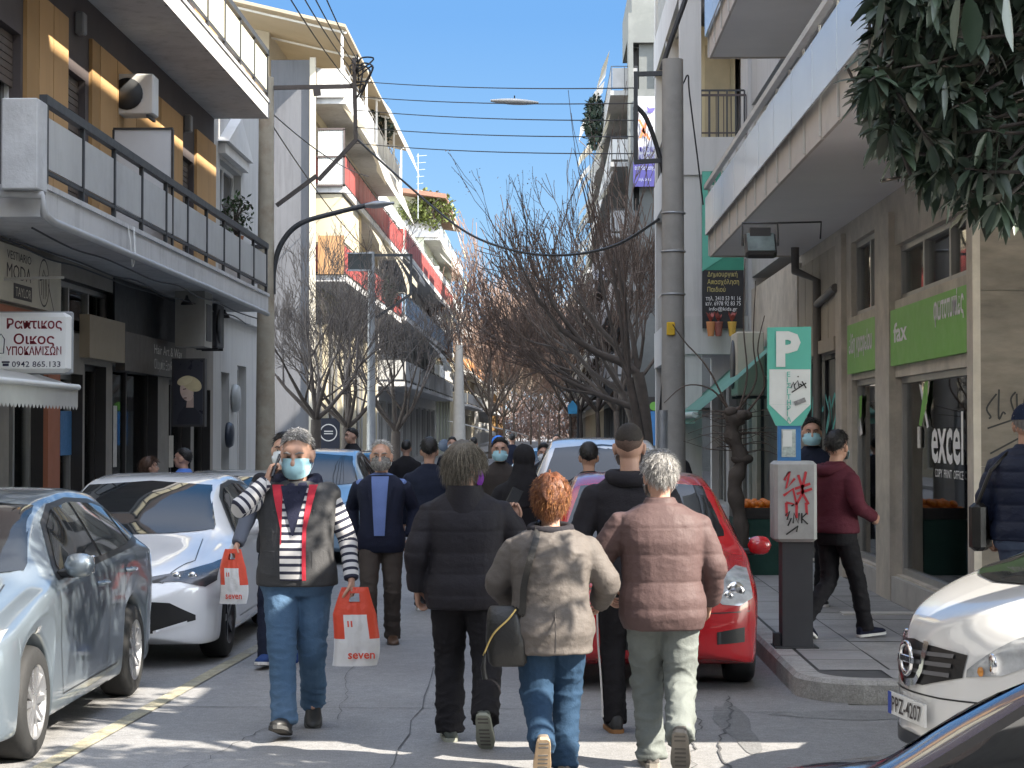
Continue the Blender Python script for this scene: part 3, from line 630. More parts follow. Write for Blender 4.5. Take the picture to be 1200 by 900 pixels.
q = MB(); q.grid([[(-6.3, y, 12.1), (-5.7, y, 11.2), (-5.3, y, 10.1)] for y in (63, 70, 77)]); q.grid([[(-6.3, y, 14.4), (-5.7, y, 13.6), (-5.4, y, 12.7)] for y in (70, 82)]); q.build('awning', AWH, L2)
L2b = block('apartment_building', 'low pale apartment building with let down white awnings beyond the red panelled one', 'L', -7.4, -18, 84.3, 128, 3, 2.9, 4.0, WRENDER, 23, 1.2, railm=[WHP, M('blue_panel', (.2, .3, .42), .6), REDP], awn=[AWH, AWH, ACR], acs=1)
L3 = block('apartment_building', 'tall green grey apartment building with a roof garden and white parapets on the left', 'L', -8.3, -22, 130, 166, 4, 3.2, 5.4, M('green_grey_render', (.45, .46, .36), .85, n=.07, ns=.7), 31, 1.1, railm=[WHP, FROST], awn=[AGR, ACR, AWH], acs=1)
q = MB(); q.add([(-14, 128, 18.4), (-6.7, 128, 17.4), (-6.7, 150, 17.4), (-14, 150, 18.4), (-14, 128, 18.7), (-6.7, 128, 17.7), (-6.7, 150, 17.7), (-14, 150, 18.7)], [(0, 3, 2, 1), (4, 5, 6, 7), (0, 1, 5, 4), (1, 2, 6, 5), (2, 3, 7, 6), (3, 0, 4, 7)]); q.build('roof_canopy', BROOF, L3)
q = MB(); q.box((-9.6, 129.8, 14.98), (-7.25, 129.98, 16.2)); q.box((-9.6, 129.8, 11.78), (-7.25, 129.98, 13.0)); q.box((-9.6, 129.8, 8.58), (-7.25, 129.98, 9.7)); q.build('end_parapet', M('pale_parapet', (.5, .5, .52), .8), L3)
block('apartment_building', 'far sandy apartment building with orange awnings half hidden by bare trees', 'L', -8.0, -20, 168, 214, 3, 3.0, 4.2, CREAM, 41, 1.2, railm=[WHP, AOR], awn=[AOR, ACR], acs=0)
block('apartment_building', 'farthest pale apartment building on the left side of the street', 'L', -7.6, -22, 216, 270, 3, 3.0, 4.2, WRENDER, 43, 1.2, railm=[WHP], awn=[AWH, ACR], acs=0)
block('apartment_building', 'farthest ochre apartment building closing the left side of the street', 'L', -7.2, -22, 272, 340, 3, 3.0, 4.2, OCHRE, 47, 1.2, railm=[WHP], awn=[ACR], acs=0)
# right side
R2 = block('apartment_building', 'white framed apartment building with columns and a loggia behind the concrete pole', 'R', 3.4, 13, 32.3, 39.8, 6, 3.02, 3.54, WRENDER, 53, 1.12, railm=[M('smoke_panel', (.10, .14, .19), .2), WHP], railk='bars', frontwin=False, acs=0)  # upper floors out of frame, raised to shade the white house
q = MB()
for y in (32.32, 35.9, 39.55): q.box((2.26, y, .15), (2.62, y+.27, 21.6))
q.build('column', WRENDER, R2)
q = MB()
for z in (3.54, 6.56, 9.58, 12.6): q.box((2.24, 32.28, z-.42), (3.39, 32.5, z+.22)); q.box((2.24, 32.51, z-.42), (2.45, 39.8, z+.3))
q.build('parapet', WRENDER, R2)
q = MB(); q.box((2.66, 34.4, 6.6), (3.395, 39.7, 9.1)); q.box((2.66, 34.4, 9.62), (3.395, 39.7, 12.1)); q.build('loggia_wall', M('yellow_render', (.64, .56, .36), .85, n=.04), R2)
q = MB(); q.box((2.85, 34.37, 6.7), (3.3, 34.4, 8.75)); q.build('loggia_door', M('door_cream', (.5, .42, .26), .6), R2)
q = MB(); railing(q, (2.62, 32.36, 6.78), (3.38, 32.36, 6.78), .72, .11, .008, .035); q.build('loggia_railing', BROWN, R2)
R3 = thing('apartment_building', 'tall grey green apartment building with dark end loggias and blue banners', 'building', (8, 100, 0))
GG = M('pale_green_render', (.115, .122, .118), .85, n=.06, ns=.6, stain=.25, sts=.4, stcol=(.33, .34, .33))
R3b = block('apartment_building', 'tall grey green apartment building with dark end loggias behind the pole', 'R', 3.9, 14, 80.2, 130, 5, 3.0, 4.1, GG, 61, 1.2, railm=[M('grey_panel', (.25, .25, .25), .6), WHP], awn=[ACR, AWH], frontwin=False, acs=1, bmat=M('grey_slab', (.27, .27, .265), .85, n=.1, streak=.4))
bpy.data.objects.remove(R3); R3 = R3b
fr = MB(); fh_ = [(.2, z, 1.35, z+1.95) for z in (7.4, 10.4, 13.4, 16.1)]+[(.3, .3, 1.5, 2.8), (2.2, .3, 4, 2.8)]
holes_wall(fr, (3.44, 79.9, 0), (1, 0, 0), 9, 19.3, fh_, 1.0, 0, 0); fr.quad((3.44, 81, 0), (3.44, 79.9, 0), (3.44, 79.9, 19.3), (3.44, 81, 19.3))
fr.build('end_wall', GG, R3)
for h in fh_: window(R3, (3.44, 79.9, 0), (1, 0, 0), h, .95, WHITE, M('loggia_dark', (.05, .045, .04), .5), 1, 1, .05)
q = MB(); q.box((3.6, 80.25, 19.12), (9, 90, 21)); q.build('stair_tower', GG, R3)
q = MB(); railing(q, (4.9, 80.4, 21), (9, 80.4, 21), .9, .35, .03, .06); q.build('roof_railing', M('teal_rail', (.08, .2, .2), .5), R3)
block('apartment_building', 'far beige apartment building on the right behind the trees', 'R', 4.1, 16, 134, 200, 4, 3.0, 4.1, CREAM, 71, 1.2, railm=[WHP], awn=[ACR, AWH], acs=0)
block('apartment_building', 'farthest grey apartment building on the right behind the trees', 'R', 4.3, 16, 204, 330, 3, 3.0, 4.1, GRENDER, 73, 1.2, railm=[WHP], awn=[ACR], acs=0)
block('apartment_building', 'pale building closing the far end of the street', 'R', 30, 34, 395, 400, 2, 3.0, 4, OCHRE, 79, .8, acs=0)
# unseen blocks between the white framed and tall grey buildings, raised to shade facades
q = MB(); q.box((6, 39.9, 0), (13, 47, 20)); q.build('shade_wing', WRENDER, R2)  # hidden wing added to keep the sun off the white house
SHADE_BLOCK = block('apartment_building', 'unseen grey apartment building on the right, raised to shade the grey green end wall', 'R', 9.5, 16, 47.2, 78, 5, 3.0, 3.8, GRENDER, 83, .6, acs=0)  # out of view; its height is set to shade the end wall opposite
# ------------------------------------------------------------------ right corner building with the stationery shop
RB = thing('apartment_building', 'corner building clad in brown marble with a stationery shop and overhanging glass balconies', 'building', (8, 22, 0))
XR = 3.45; YC = 15.3
yd = lambda x: 2250*XR/(x-640)
SH = [(yd(1139), yd(1048)), (yd(1031), yd(997))]     # near and far bay (y ranges)
near, far = SH
zz = lambda y_px, d: CAMZ+(505-y_px)*d/2250
zsig0, zsig1, zwin0 = zz(408, 15.5), zz(333, 15.5), .42
ztr = zsig1+.1
PILR = M('pillar_stone', (.50, .45, .38), .6, n=.2, ns=4, stain=.5, sts=1.5, stcol=(.2, .18, .15), bump=.1)
# facade facing the street: u runs towards the camera
o = V((XR, 33, 0)); W = 33-YC
sp = lambda y: 33-y
hl = [(sp(near[1]), zwin0, sp(near[0]), zsig0-.14), (sp(far[1]), zwin0, sp(far[0]), zsig0-.10), (sp(near[1]), ztr, sp(near[0]), 3.66), (sp(far[1]), ztr, sp(far[0]), 3.95),
      (sp(25.9), .16, sp(22.6), 2.78), (sp(31.5), .16, sp(27.0), 2.7)]
fm = MB(); holes_wall(fm, o, (0, -1, 0), W, 4.2, hl, .12)
fm.build('shop_wall', PILR, RB)
for i, h in enumerate(hl):
    if i < 4: window(RB, o, (0, -1, 0), h, .12, ALU, GLASS2, (1, 1, 3, 2)[i], 1, .06, name='shop_window')
    else: window(RB, o, (0, -1, 0), h, .12, DSTEEL, M('dark_shutter', (.05, .055, .055), .5), 2, 1, .06, name='shop_window')
q = MB(); q.box((XR-.05, near[0]-.02, .154), (XR+.0, far[1]+.05, .40)); q.build('plinth', M('plinth_stone', (.42, .40, .37), .7, n=.15, ns=4, stain=.4), RB)
for a_, b_, zt_ in ((near[1]+.01, far[0]-.01, 4.0), (22.1, 22.55, 4.1), (YC, near[0]-.03, 4.1), (25.95, 26.4, 4.1)): q = MB(); q.box((XR-.06, a_, .155), (XR, b_, zt_)); q.build('pilaster', PILR, RB)
q = MB()
for i in range(5): q.box((XR-.04, 22.6+i*.68, 2.95), (XR, 22.6+i*.68+.64, 4.02))
q.box((XR-.08, 22.56, 2.78), (XR, 25.94, 2.94)); q.build('beige_panel', M('beige_board', (.40, .35, .28), .7, n=.08, stain=.2), RB)
mw = MB()
for i in range(5):
    for j in range(3): mw.box((XR+i*1.7, YC, .15+j*1.4), (XR+i*1.7+1.695, YC+.1, .15+j*1.4+1.396))
mw.build('marble_wall', MARB, RB)
body = MB(); body.box((XR+3.6, YC+.1, 0), (14, 33, 4.2)); body.build('ground_floor', DARKIN, RB); room(RB, XR+.13, XR+3.5, YC+.12, 22.3, .15, 4.1); room(RB, XR+.13, XR+1.5, 22.4, 32.9, .15, 4.1)
SOF = M('soffit', (.72, .69, .66), .9, n=.06, ns=.6, stain=.3, sts=.5, stcol=(.56, .53, .50))
XB = 2.23; YB0, YB1 = 11.6, 26.0
wal = MB(); wal.box((XR, YC, 4.4), (14, 32.2, 6.9)); wal.box((2.6, 9.6, 7.3), (14, 19, 16)); wal.box((XR, 19, 7.3), (14, 32.2, 16)); wal.build('wall', GRENDER, RB)  # storey overhanging the corner is unseen, added to shade the road
for k, (z, zt) in enumerate(((4.2, 4.42), (6.9, 7.12))):
    sl = MB(); sl.box((XB+.02, 9.0 if k == 0 else YB0, z), (13.5, YC-.005, zt)); sl.box((XB+.02, YC-.005, z), (XR-.002, YB1, zt)); so = sl.build('balcony', SOF, RB)  # first slab is run on out of view to shade road and walkers
    pa = MB(); n_ = 15
    for i in range(n_):
        a, b = YB0+(YB1-YB0)*i/n_, YB0+(YB1-YB0)*(i+1)/n_
        pa.box((XB-.015, a+.02, z-.02), (XB+.015, b-.02, z+.34))
    pa.box((XB+.03, YB1-.03, z-.02), (XR-.1, YB1+.0, z+.34)); pa.build('lower_panel', M('stained_panel', (.50, .45, .40), .6, n=.15, ns=3, stain=.45, sts=3, stcol=(.33, .28, .25)), so)
    gl = MB(); n_ = 11
    for i in range(n_):
        a, b = YB0+(YB1-YB0)*i/n_, YB0+(YB1-YB0)*(i+1)/n_
        gl.box((XB-.075, a+.012, z+.28), (XB-.06, b-.012, z+.78))
    gl.box((XB-.06, YB1-.0, z+.28), (XR-.1, YB1+.015, z+.78)); gl.build('glass_panel', M('frosted_glass', (.52, .56, .60), .22, n=.05, ns=1), so)
    rl = MB(); rl.box((XB-.09, YB0, z+.90), (XB-.03, YB1+.03, z+.96)); rl.box((XB-.09, YB1-.03, z+.90), (XR-.1, YB1+.03, z+.96))
    for i in range(16):
        y = YB0+(YB1-YB0)*i/15; rl.box((XB-.034, y-.012, z+.0), (XB-.0155, y+.012, z+.9))
    rl.build('railing', M('pale_rail', (.5, .48, .44), .5), so)
# signs of the stationery shop
GRN = M('sign_green', (.14, .42, .055), .45, n=.04); LETW = M('letter_white', (.75, .75, .75), .5, n=.02)
for (y0_, y1_), txts, lab in ((near, (('fax', .06, .2), ('φωτοτυπίες', .62, .35)), 'green fascia sign reading fax and photocopies over the main shop window'), (far, (('είδη γραφείου', .08, .80),), 'narrow green fascia sign for office goods over the far shop window')):
    t = thing('shop_sign', lab, 'sign', (XR, (y0_+y1_)/2, zsig0))
    q = MB(); q.box((XR-.05, y0_+.02, zsig0-.03), (XR-.004, y1_-.02, zsig1)); q.build('board', GRN, t)
    for s_, f0, fw in txts:
        L_ = y1_-y0_; hh = .155 if len(s_) > 3 else .15
        text_mb(s_, (XR-.05, y1_-L_*f0, (zsig0+zsig1)/2-.06+(.1 if s_[0] == 'φ' else 0)), (0, -1, 0), (0, 0, 1), hh*(1.25 if s_[0] != 'f' else 1.2), width=L_*fw, bold=.025).build('lettering', LETW, t)
XG = XR-.0
def decal(name, label, cat, parts, loc):
    t = thing(name, label, cat, loc)
    for nm, mb, mt in parts: mb.build(nm, mt, t)
    return t
gd = XR+.085
py = lambda x: 2250*gd/(x-640)
def ribbon(pts, X, mt=None):
    q = MB(); q.add([(X, py(a), zz(b, py(a))) for a, b in pts], [tuple(range(len(pts)))]); return q
LG = M('leaf_green', (.16, .42, .07), .5)
parts = [('lettering', text_mb('excel', (gd, py(1090), .15+zz(541, 17.2)-.15), (0, -1, 0), (0, 0, 1), .44, width=py(1089)-py(1126), bold=.02), LETW),
         ('subtitle', text_mb('COPY  PRINT  OFFICE', (gd, py(1094), zz(560, 17)), (0, -1, 0), (0, 0, 1), .075, width=py(1094)-py(1127)), LETW),
         ('emblem_white', ribbon([(1076, 450), (1079, 452), (1087, 500), (1085, 502)], gd-.004), LETW), ('emblem_green', ribbon([(1083, 448), (1087, 446), (1086, 470), (1079, 500), (1076, 498)], gd-.008), LG)]
decal('window_lettering', 'white window lettering with a green and white cross emblem on the big shop pane', 'lettering', parts, (gd, 17, 1.6))
decal('window_emblem', 'small green and white cross emblem on the narrow far shop pane', 'emblem', [('emblem_white', ribbon([(1001, 467), (1004, 469), (1010, 508), (1007, 511)], gd-.004), LETW), ('emblem_green', ribbon([(1006, 466), (1010, 463), (1009, 488), (1003, 498)], gd-.008), LG)], (gd, 21, 2))
q = MB(); a = py(1075); q.box((gd-.01, a-.08, zz(525, a)), (gd, a+.02, zz(500, a))); tag(q.build('door_notice', M('notice', (.62, .6, .56), .6, n=.3, ns=30)), 'small white paper notice taped on the shop pane', 'notice')
# graffiti
rnd = random.Random(9)
def scrawl(n, w_, h_, seed):
    r_ = random.Random(seed); out = []
    for i in range(n):
        x = w_*i/n; out.append([(p.x, p.y) for p in curve_pts([V((x+r_.uniform(-.02, .16)*w_*1.2, r_.uniform(0, h_), 0)) for _ in range(4)], 5)])
    return out
BLKP = M('black_spray', (.02, .02, .02), .6)
a = PX(1152, 480, XR); tag(stroke_mb(scrawl(5, .42, .28, 4)+[[(0, -.05), (.5, .12)], [(.02, -.25), (.3, -.1)], [(.05, -.45), (.4, -.35)]], (XR+.05, YC, 1.9), (1, 0, 0), (0, 0, 1), .014).build('graffiti', BLKP), 'black scrawled graffiti on the brown marble corner wall', 'graffiti')
tag(stroke_mb(scrawl(4, .14, .5, 6)+scrawl(4, .14, .4, 16), (XR-.052, YC+.2, 1.5), (0, -1, 0), (0, 0, 1), .014).build('graffiti', BLKP), 'black tags sprayed down the narrow corner pillar by the shop window', 'graffiti')
tag(stroke_mb(scrawl(7, 2.0, .55, 8), (XR+.085, 25.4, 1.75), (0, -1, 0), (0, 0, 1), .06, .02).build('graffiti', M('teal_spray', (.07, .48, .44), .6)), 'teal graffiti swirls on the dark recessed shop front', 'graffiti')
# things on the right facade
ac_unit((3.14, 30.0, zz(464, 30)-.0), R(-90), 'beige air conditioner above the turquoise awning on the right', cm_=M('ac_beige', (.48, .44, .36), .5, n=.1), sz=(.9, .42, .98))
t = thing('awning', 'turquoise shop awning sloping down over the right pavement', 'awning', (3, 30, 3))
TURQ = M('turquoise_canvas', (.26, .56, .48), .75, n=.06, ns=1, transl=.5)
def awn3(y0_, y1_, xo, z_o, z_i):
    q = MB(); q.grid([[(XR, y, z_i), ((XR+xo)/2, y, (z_i+z_o)/2-.03), (xo, y, z_o), (xo, y, z_o-.14)] for y in (y0_, y1_)]); return q
awn3(28.4, 33.0, 2.2, 2.08, 3.16).build('canvas', TURQ, t)
q = MB(); q.tube([(2.2, 28.4, 2.07), (2.2, 33.0, 2.07)], .05, 8); q.build('front_bar', M('turquoise_pale', (.45, .55, .52), .6), t)
# floodlight
t = thing('floodlight', 'black floodlight on a bracket under the right balcony', 'floodlight', P(890, 290, 20))
c = P(891, 288, 18.5); mm = Matrix.Rotation(R(-35), 3, 'X')
q = MB(); q.obox(c, (.30, .10, .27), mm, bev=.02); q.build('housing', BLKF, t)
q = MB(); q.obox(c+mm@V((0, -.055, 0)), (.26, .012, .22), mm); q.build('lens', M('lamp_glass', (.14, .17, .16), .15, n=.3, ns=9), t)
q = MB(); q.tube([c+V((-.17, 0, 0)), c+V((-.17, .02, .22)), c+V((.17, .02, .22)), c+V((.17, 0, 0))], .012, 6); q.obox(c+V((0, .05, .13)), (.2, .12, .09)); q.tube([c+V((.17, 0, .22)), c+V((.6, .1, .24)), c+V((.62, .3, .1))], .01, 6); q.build('bracket', BLKF, t)
q = MB(); q.tube([(XR-.08, 23.9, .3), (XR-.08, 23.9, 3.7), (XR-.3, 24.3, 3.85), (XR-.3, 24.3, 4.15)], .055, 10); q.tube([(XR-.08, 23.9, 3.4), (XR-.08, 22.4, 3.5)], .05, 8); tag(q.build('drain_pipe', M('dark_pipe', (.13, .12, .11), .5)), 'dark drain pipe climbing the wall beside the beige panels', 'pipe')
# green banner on the white framed building
t = thing('banner', 'tall green and black advertising banner on the end loggia of the white building', 'banner', P(846, 390, 32.2))
a, b = P(823, 385, 32.25), P(871, 201, 32.25); zm = P(0, 318, 32.25).z
q = MB(); q.box((a.x, 32.2, zm), (b.x, 32.25, b.z)); q.build('green_field', M('banner_green', (.03, .23, .15), .6), t)
q = MB(); q.box((a.x, 32.2, a.z), (b.x, 32.25, zm)); q.build('black_field', M('banner_black', (.02, .02, .022), .6), t)
for s_, yb, hh, mt in (('Απορριμμάτων', 322, .09, 'gold'), ('Απομάκρυνση', 332, .09, 'gold'), ('Παιδιού', 342, .09, 'gold')):
    pass
GOLD = M('gold_letter', (.5, .42, .16), .5)
for s_, yb, hh, mt, w0, w1 in (('Δημιουργική', 324, .08, GOLD, 829, 864), ('Απασχόληση', 333, .08, GOLD, 829, 866), ('Παιδιού', 342, .08, GOLD, 829, 850), ('τηλ. 2410 53 91 16', 352, .07, LETW, 827, 868), ('κιν. 6978 92 83 75', 358, .07, LETW, 827, 868), ('info@kids.gr', 364, .06, LETW, 831, 864)):
    p_ = P(w0, yb, 32.19); text_mb(s_, p_, (1, 0, 0), (0, 0, 1), hh, width=P(w1, yb, 32.19).x-p_.x).build('lettering', mt, t)
q = MB(); q.add([tuple(P(x, y, 32.19)) for x, y in ((823, 201), (833, 201), (828, 240), (850, 300), (823, 318))], [(0, 1, 2, 3, 4)]); q.build('pale_swoosh', M('banner_teal', (.10, .40, .30), .6), t)
for x_, col, lab in ((833, (.6, .25, .1), 'orange crown'), (842, (.3, .1, .08), 'dark pot'), (858, (.65, .4, .08), 'yellow pot')):
    pc = P(x_, 394, 31.9); t2 = thing('flower_pot', 'small flower pot on the ledge under the green banner, '+lab, 'flower pot', pc, 0, 'flower pots under the banner')
    q = MB(); q.lathe(pc, [(.05, 0), (.075, .22), (.08, .24), (0, .24)], 12); q.build('pot', M('pot'+lab, col, .6), t2)
    q = MB()
    for i in range(24):
        a_ = rnd.uniform(0, 6.28); l_ = rnd.uniform(.08, .2); d_ = V((cos(a_)*.5, sin(a_)*.5, 1)).normalized()*l_; b0 = pc+V((0, 0, .24)); s_ = V((-sin(a_), cos(a_), 0))*.03
        q.add([b0-s_*.3, b0+d_*.6-s_, b0+d_, b0+d_*.6+s_], [(0, 1, 2, 3)])
    q.build('leaves', M('flowerleaf', (.3, .07, .06), .6), t2)
# banners of the grey green building
t = thing('banner', 'white banner with an orange stick figure over violet lettering', 'banner', P(758, 220, 79.8))
a, b = P(747, 190, 79.8), P(771, 113, 79.8); q = MB(); q.box((a.x, 79.75, a.z), (b.x, 79.8, b.z)); q.build('white_field', M('banner_white', (.42, .42, .46), .6), t)
a2, b2 = P(742, 219, 79.8), P(769, 190, 79.8); q = MB(); q.box((a2.x, 79.7, a2.z), (b2.x, 79.75, b2.z)); q.build('violet_field', M('banner_violet', (.13, .11, .36), .6), t)
F_ = lambda *pts: [(P(x, y, 79.7).x, P(x, y, 79.7).z) for x, y in pts]
stroke_mb([F_((749, 140), (754, 150), (756, 160)), F_((760, 138), (755, 150), (750, 162)), F_((752, 152), (758, 158), (761, 164))], (0, 79.7, 0), (1, 0, 0), (0, 0, 1), .09).build('figure', M('orange_figure', (.6, .16, .05), .6), t)
q = MB(); q.add([tuple(P(x, y, 79.7)) for x, y in ((758, 124), (761, 127), (768, 126), (765, 132), (759, 132))], [(0, 1, 2, 3, 4)]); q.build('bird', M('violet_ink', (.10, .08, .30), .6), t)
for s_, x0_, x1_, yb, hh, mt in (('παιδικό', 749, 769, 178, .28, MATS['violet_ink']), ('κέντρο', 749, 769, 187, .28, MATS['violet_ink']), ('εκπαίδευσης', 744, 767, 199, .17, LETW), ('τηλ 2410', 748, 763, 212, .12, LETW)):
    p_ = P(x0_, yb, 79.69); text_mb(s_, p_, (1, 0, 0), (0, 0, 1), hh, width=P(x1_, yb, 79.69).x-p_.x).build('lettering', mt, t)
t = thing('shop_sign', 'white board with two lines of blue lettering sticking out behind the bare tree', 'sign', P(712, 328, 88))
a, b = P(694, 328, 88), P(727, 307, 88); q = MB(); q.box((a.x, 88, a.z), (b.x, 88.1, b.z)); q.build('board', M('sign_white', (.62, .63, .65), .5), t)
for s_, yb in (('ΙΑΤΡΕΙΟ & ΓΡΑΦΕΙΑ', 315), ('1ος όροφος', 324)): p_ = P(697, yb, 87.98); text_mb(s_, p_, (1, 0, 0), (0, 0, 1), .2, width=1.1).build('lettering', M('blue_ink', (.05, .08, .25), .5), t)
t = thing('shop_sign', 'black shop fascia with a green apple at the foot of the tall grey building', 'sign', P(758, 490, 78.5))
a, b = P(740, 482, 78.5), P(773, 465, 78.5); q = MB(); q.box((a.x, 78.5, a.z), (b.x, 78.7, b.z)); q.build('board', BLKF, t)
q = MB(); c = P(767, 476, 78.45); q.add(disc(c.x, c.z, .2, .18, 78.46), [tuple(range(24))]); q.build('apple', LG, t)
for x0_, x1_, lab in ((737, 744, 'narrow blue panel beside the dark fascia'), (757, 769, 'wide blue panel under the black fascia')):
    a, b = P(x0_, 522, 78.3), P(x1_, 482, 78.3); q = MB(); q.box((a.x, 78.3, a.z), (b.x, 78.4, b.z)); tag(q.build('hoarding', M('bright_blue', (.05, .22, .50), .5)), lab, 'hoarding')

# stock inside the stationery shop
rnd = random.Random(77); BOXC = [M('stock_%s' % n_, c_, .6, n=.05) for n_, c_ in (('white', (.6, .6, .58)), ('blue', (.06, .14, .35)), ('yellow', (.55, .38, .05)), ('red', (.4, .05, .04)), ('green', (.10, .3, .10)), ('grey', (.25, .25, .26)))]
for k, (x_, y_) in enumerate(((XR+3.1, 16.6), (XR+3.1, 18.6), (XR+2.2, 20.8))):
    t = thing('shelving', 'pale shelving unit of stationery inside the corner shop, %s' % ('nearest to the corner', 'behind the shop name on the pane', 'behind the narrow pane')[k], 'shelf', (x_, y_, .16))
    for z in (.2, .7, 1.2, 1.7, 2.2): q = MB(); q.box((x_-.2, y_-.85, .16+z), (x_+.2, y_+.85, .19+z)); q.build('board', WHITE, t)
    for s_ in (-1, 1): q = MB(); q.box((x_-.2, y_+s_*.87-.015, .16), (x_+.2, y_+s_*.87+.015, 2.6)); q.build('side', WHITE, t)
    for z in (.2, .7, 1.2, 1.7):
        yy = y_-.8
        while yy < y_+.65:
            w_, h_ = rnd.uniform(.12, .4), rnd.uniform(.15, .4); q = MB(); q.box((x_-.18, yy, .195+z), (x_+.15, yy+w_-.015, .195+z+h_)); tag(q.build('stock_box', rnd.choice(BOXC)), 'small box of stationery on the pale shelves in the corner shop', 'box', 'stationery on the shop shelves'); yy += w_+rnd.uniform(0, .08)
t = thing('printer', 'pale office copier standing inside the corner shop window', 'copier', (XR+.75, 17.6, .16)); q = MB(); q.obox((XR+.75, 17.6, .62), (.6, .62, .92), bev=.03); q.build('body', M('copier_grey', (.5, .5, .5), .5), t); q = MB(); q.obox((XR+.75, 17.6, 1.16), (.58, .6, .14), bev=.03); q.build('lid', M('copier_dark', (.08, .08, .09), .5), t)
# clothes shop stock on the left
for k, y_ in enumerate((25.3, 26.9, 29.0, 30.4, 33.2)):
    t = thing('clothes_rail', 'rail of clothes inside the left shops, %s from the awning' % ('first', 'second', 'third', 'fourth', 'fifth')[k], 'clothes rail', (WX-.9, y_, .14)); q = MB(); q.tube([(WX-.9, y_-.5, .14), (WX-.9, y_-.5, 1.7), (WX-.9, y_+.5, 1.7), (WX-.9, y_+.5, .14)], .018, 6); q.build('frame', ALU, t)
    yy = y_-.45
    while yy < y_+.4: q = MB(); q.obox((WX-.9, yy, 1.25), (.42, .04, .8), bev=.015); q.build('garment', rnd.choice(BOXC), t); yy += .085
# ------------------------------------------------------------------ cars
def table(tab):
    xs = [a for a, b in tab]; ys = [b for a, b in tab]; n = len(xs)
    d = [(ys[i+1]-ys[i])/(xs[i+1]-xs[i]) for i in range(n-1)]
    mm = [d[0]]+[0 if d[i-1]*d[i] <= 0 else 2*d[i-1]*d[i]/(d[i-1]+d[i]) for i in range(1, n-1)]+[d[-1]]
    def f(x):
        if x <= xs[0]: return ys[0]
        if x >= xs[-1]: return ys[-1]
        i = max(k for k in range(n-1) if xs[k] <= x); h = xs[i+1]-xs[i]; t = (x-xs[i])/h
        return ys[i]*(1+2*t)*(1-t)**2+mm[i]*h*t*(1-t)**2+ys[i+1]*t*t*(3-2*t)+mm[i+1]*h*t*t*(t-1)
    return f
def chaikin(p, k=2):
    for _ in range(k):
        q = [p[0]]
        for a, b in zip(p[:-1], p[1:]): q += [(a[0]*.75+b[0]*.25, a[1]*.75+b[1]*.25), (a[0]*.25+b[0]*.75, a[1]*.25+b[1]*.75)]
        p = q+[p[-1]]
    return p
TYRE = M('tyre', (.018, .018, .018), .75, n=.2, ns=6, bump=.15, bs=60); RIMM = M('alloy', (.55, .55, .56), .3, metal=.85, n=.05); RIMD = M('dark_alloy', (.06, .06, .065), .35, metal=.6)
CGLASS = M('car_glass', (.012, .014, .016), .035, n=0, spec=.75); TRIM = M('black_trim', (.013, .013, .014), .35, n=0); HLG = M('headlight_glass', (.34, .35, .36), .08, n=.55, ns=9, spec=.8, coat=.6); HLD = M('headlight_dark', (.05, .05, .055), .08, n=.3, ns=7, spec=.8)
CHROME = M('chrome', (.75, .75, .76), .12, metal=1, n=0); PLATE = M('plate_white', (.72, .72, .70), .4, n=.03); PBLUE = M('plate_blue', (.02, .06, .35), .4, n=0); AMBER = M('amber', (.6, .25, .05), .2)
def paint(name, col, metal=0, rough=.22): return M(name, col, rough, metal=metal, n=0, spec=.5, coat=1)
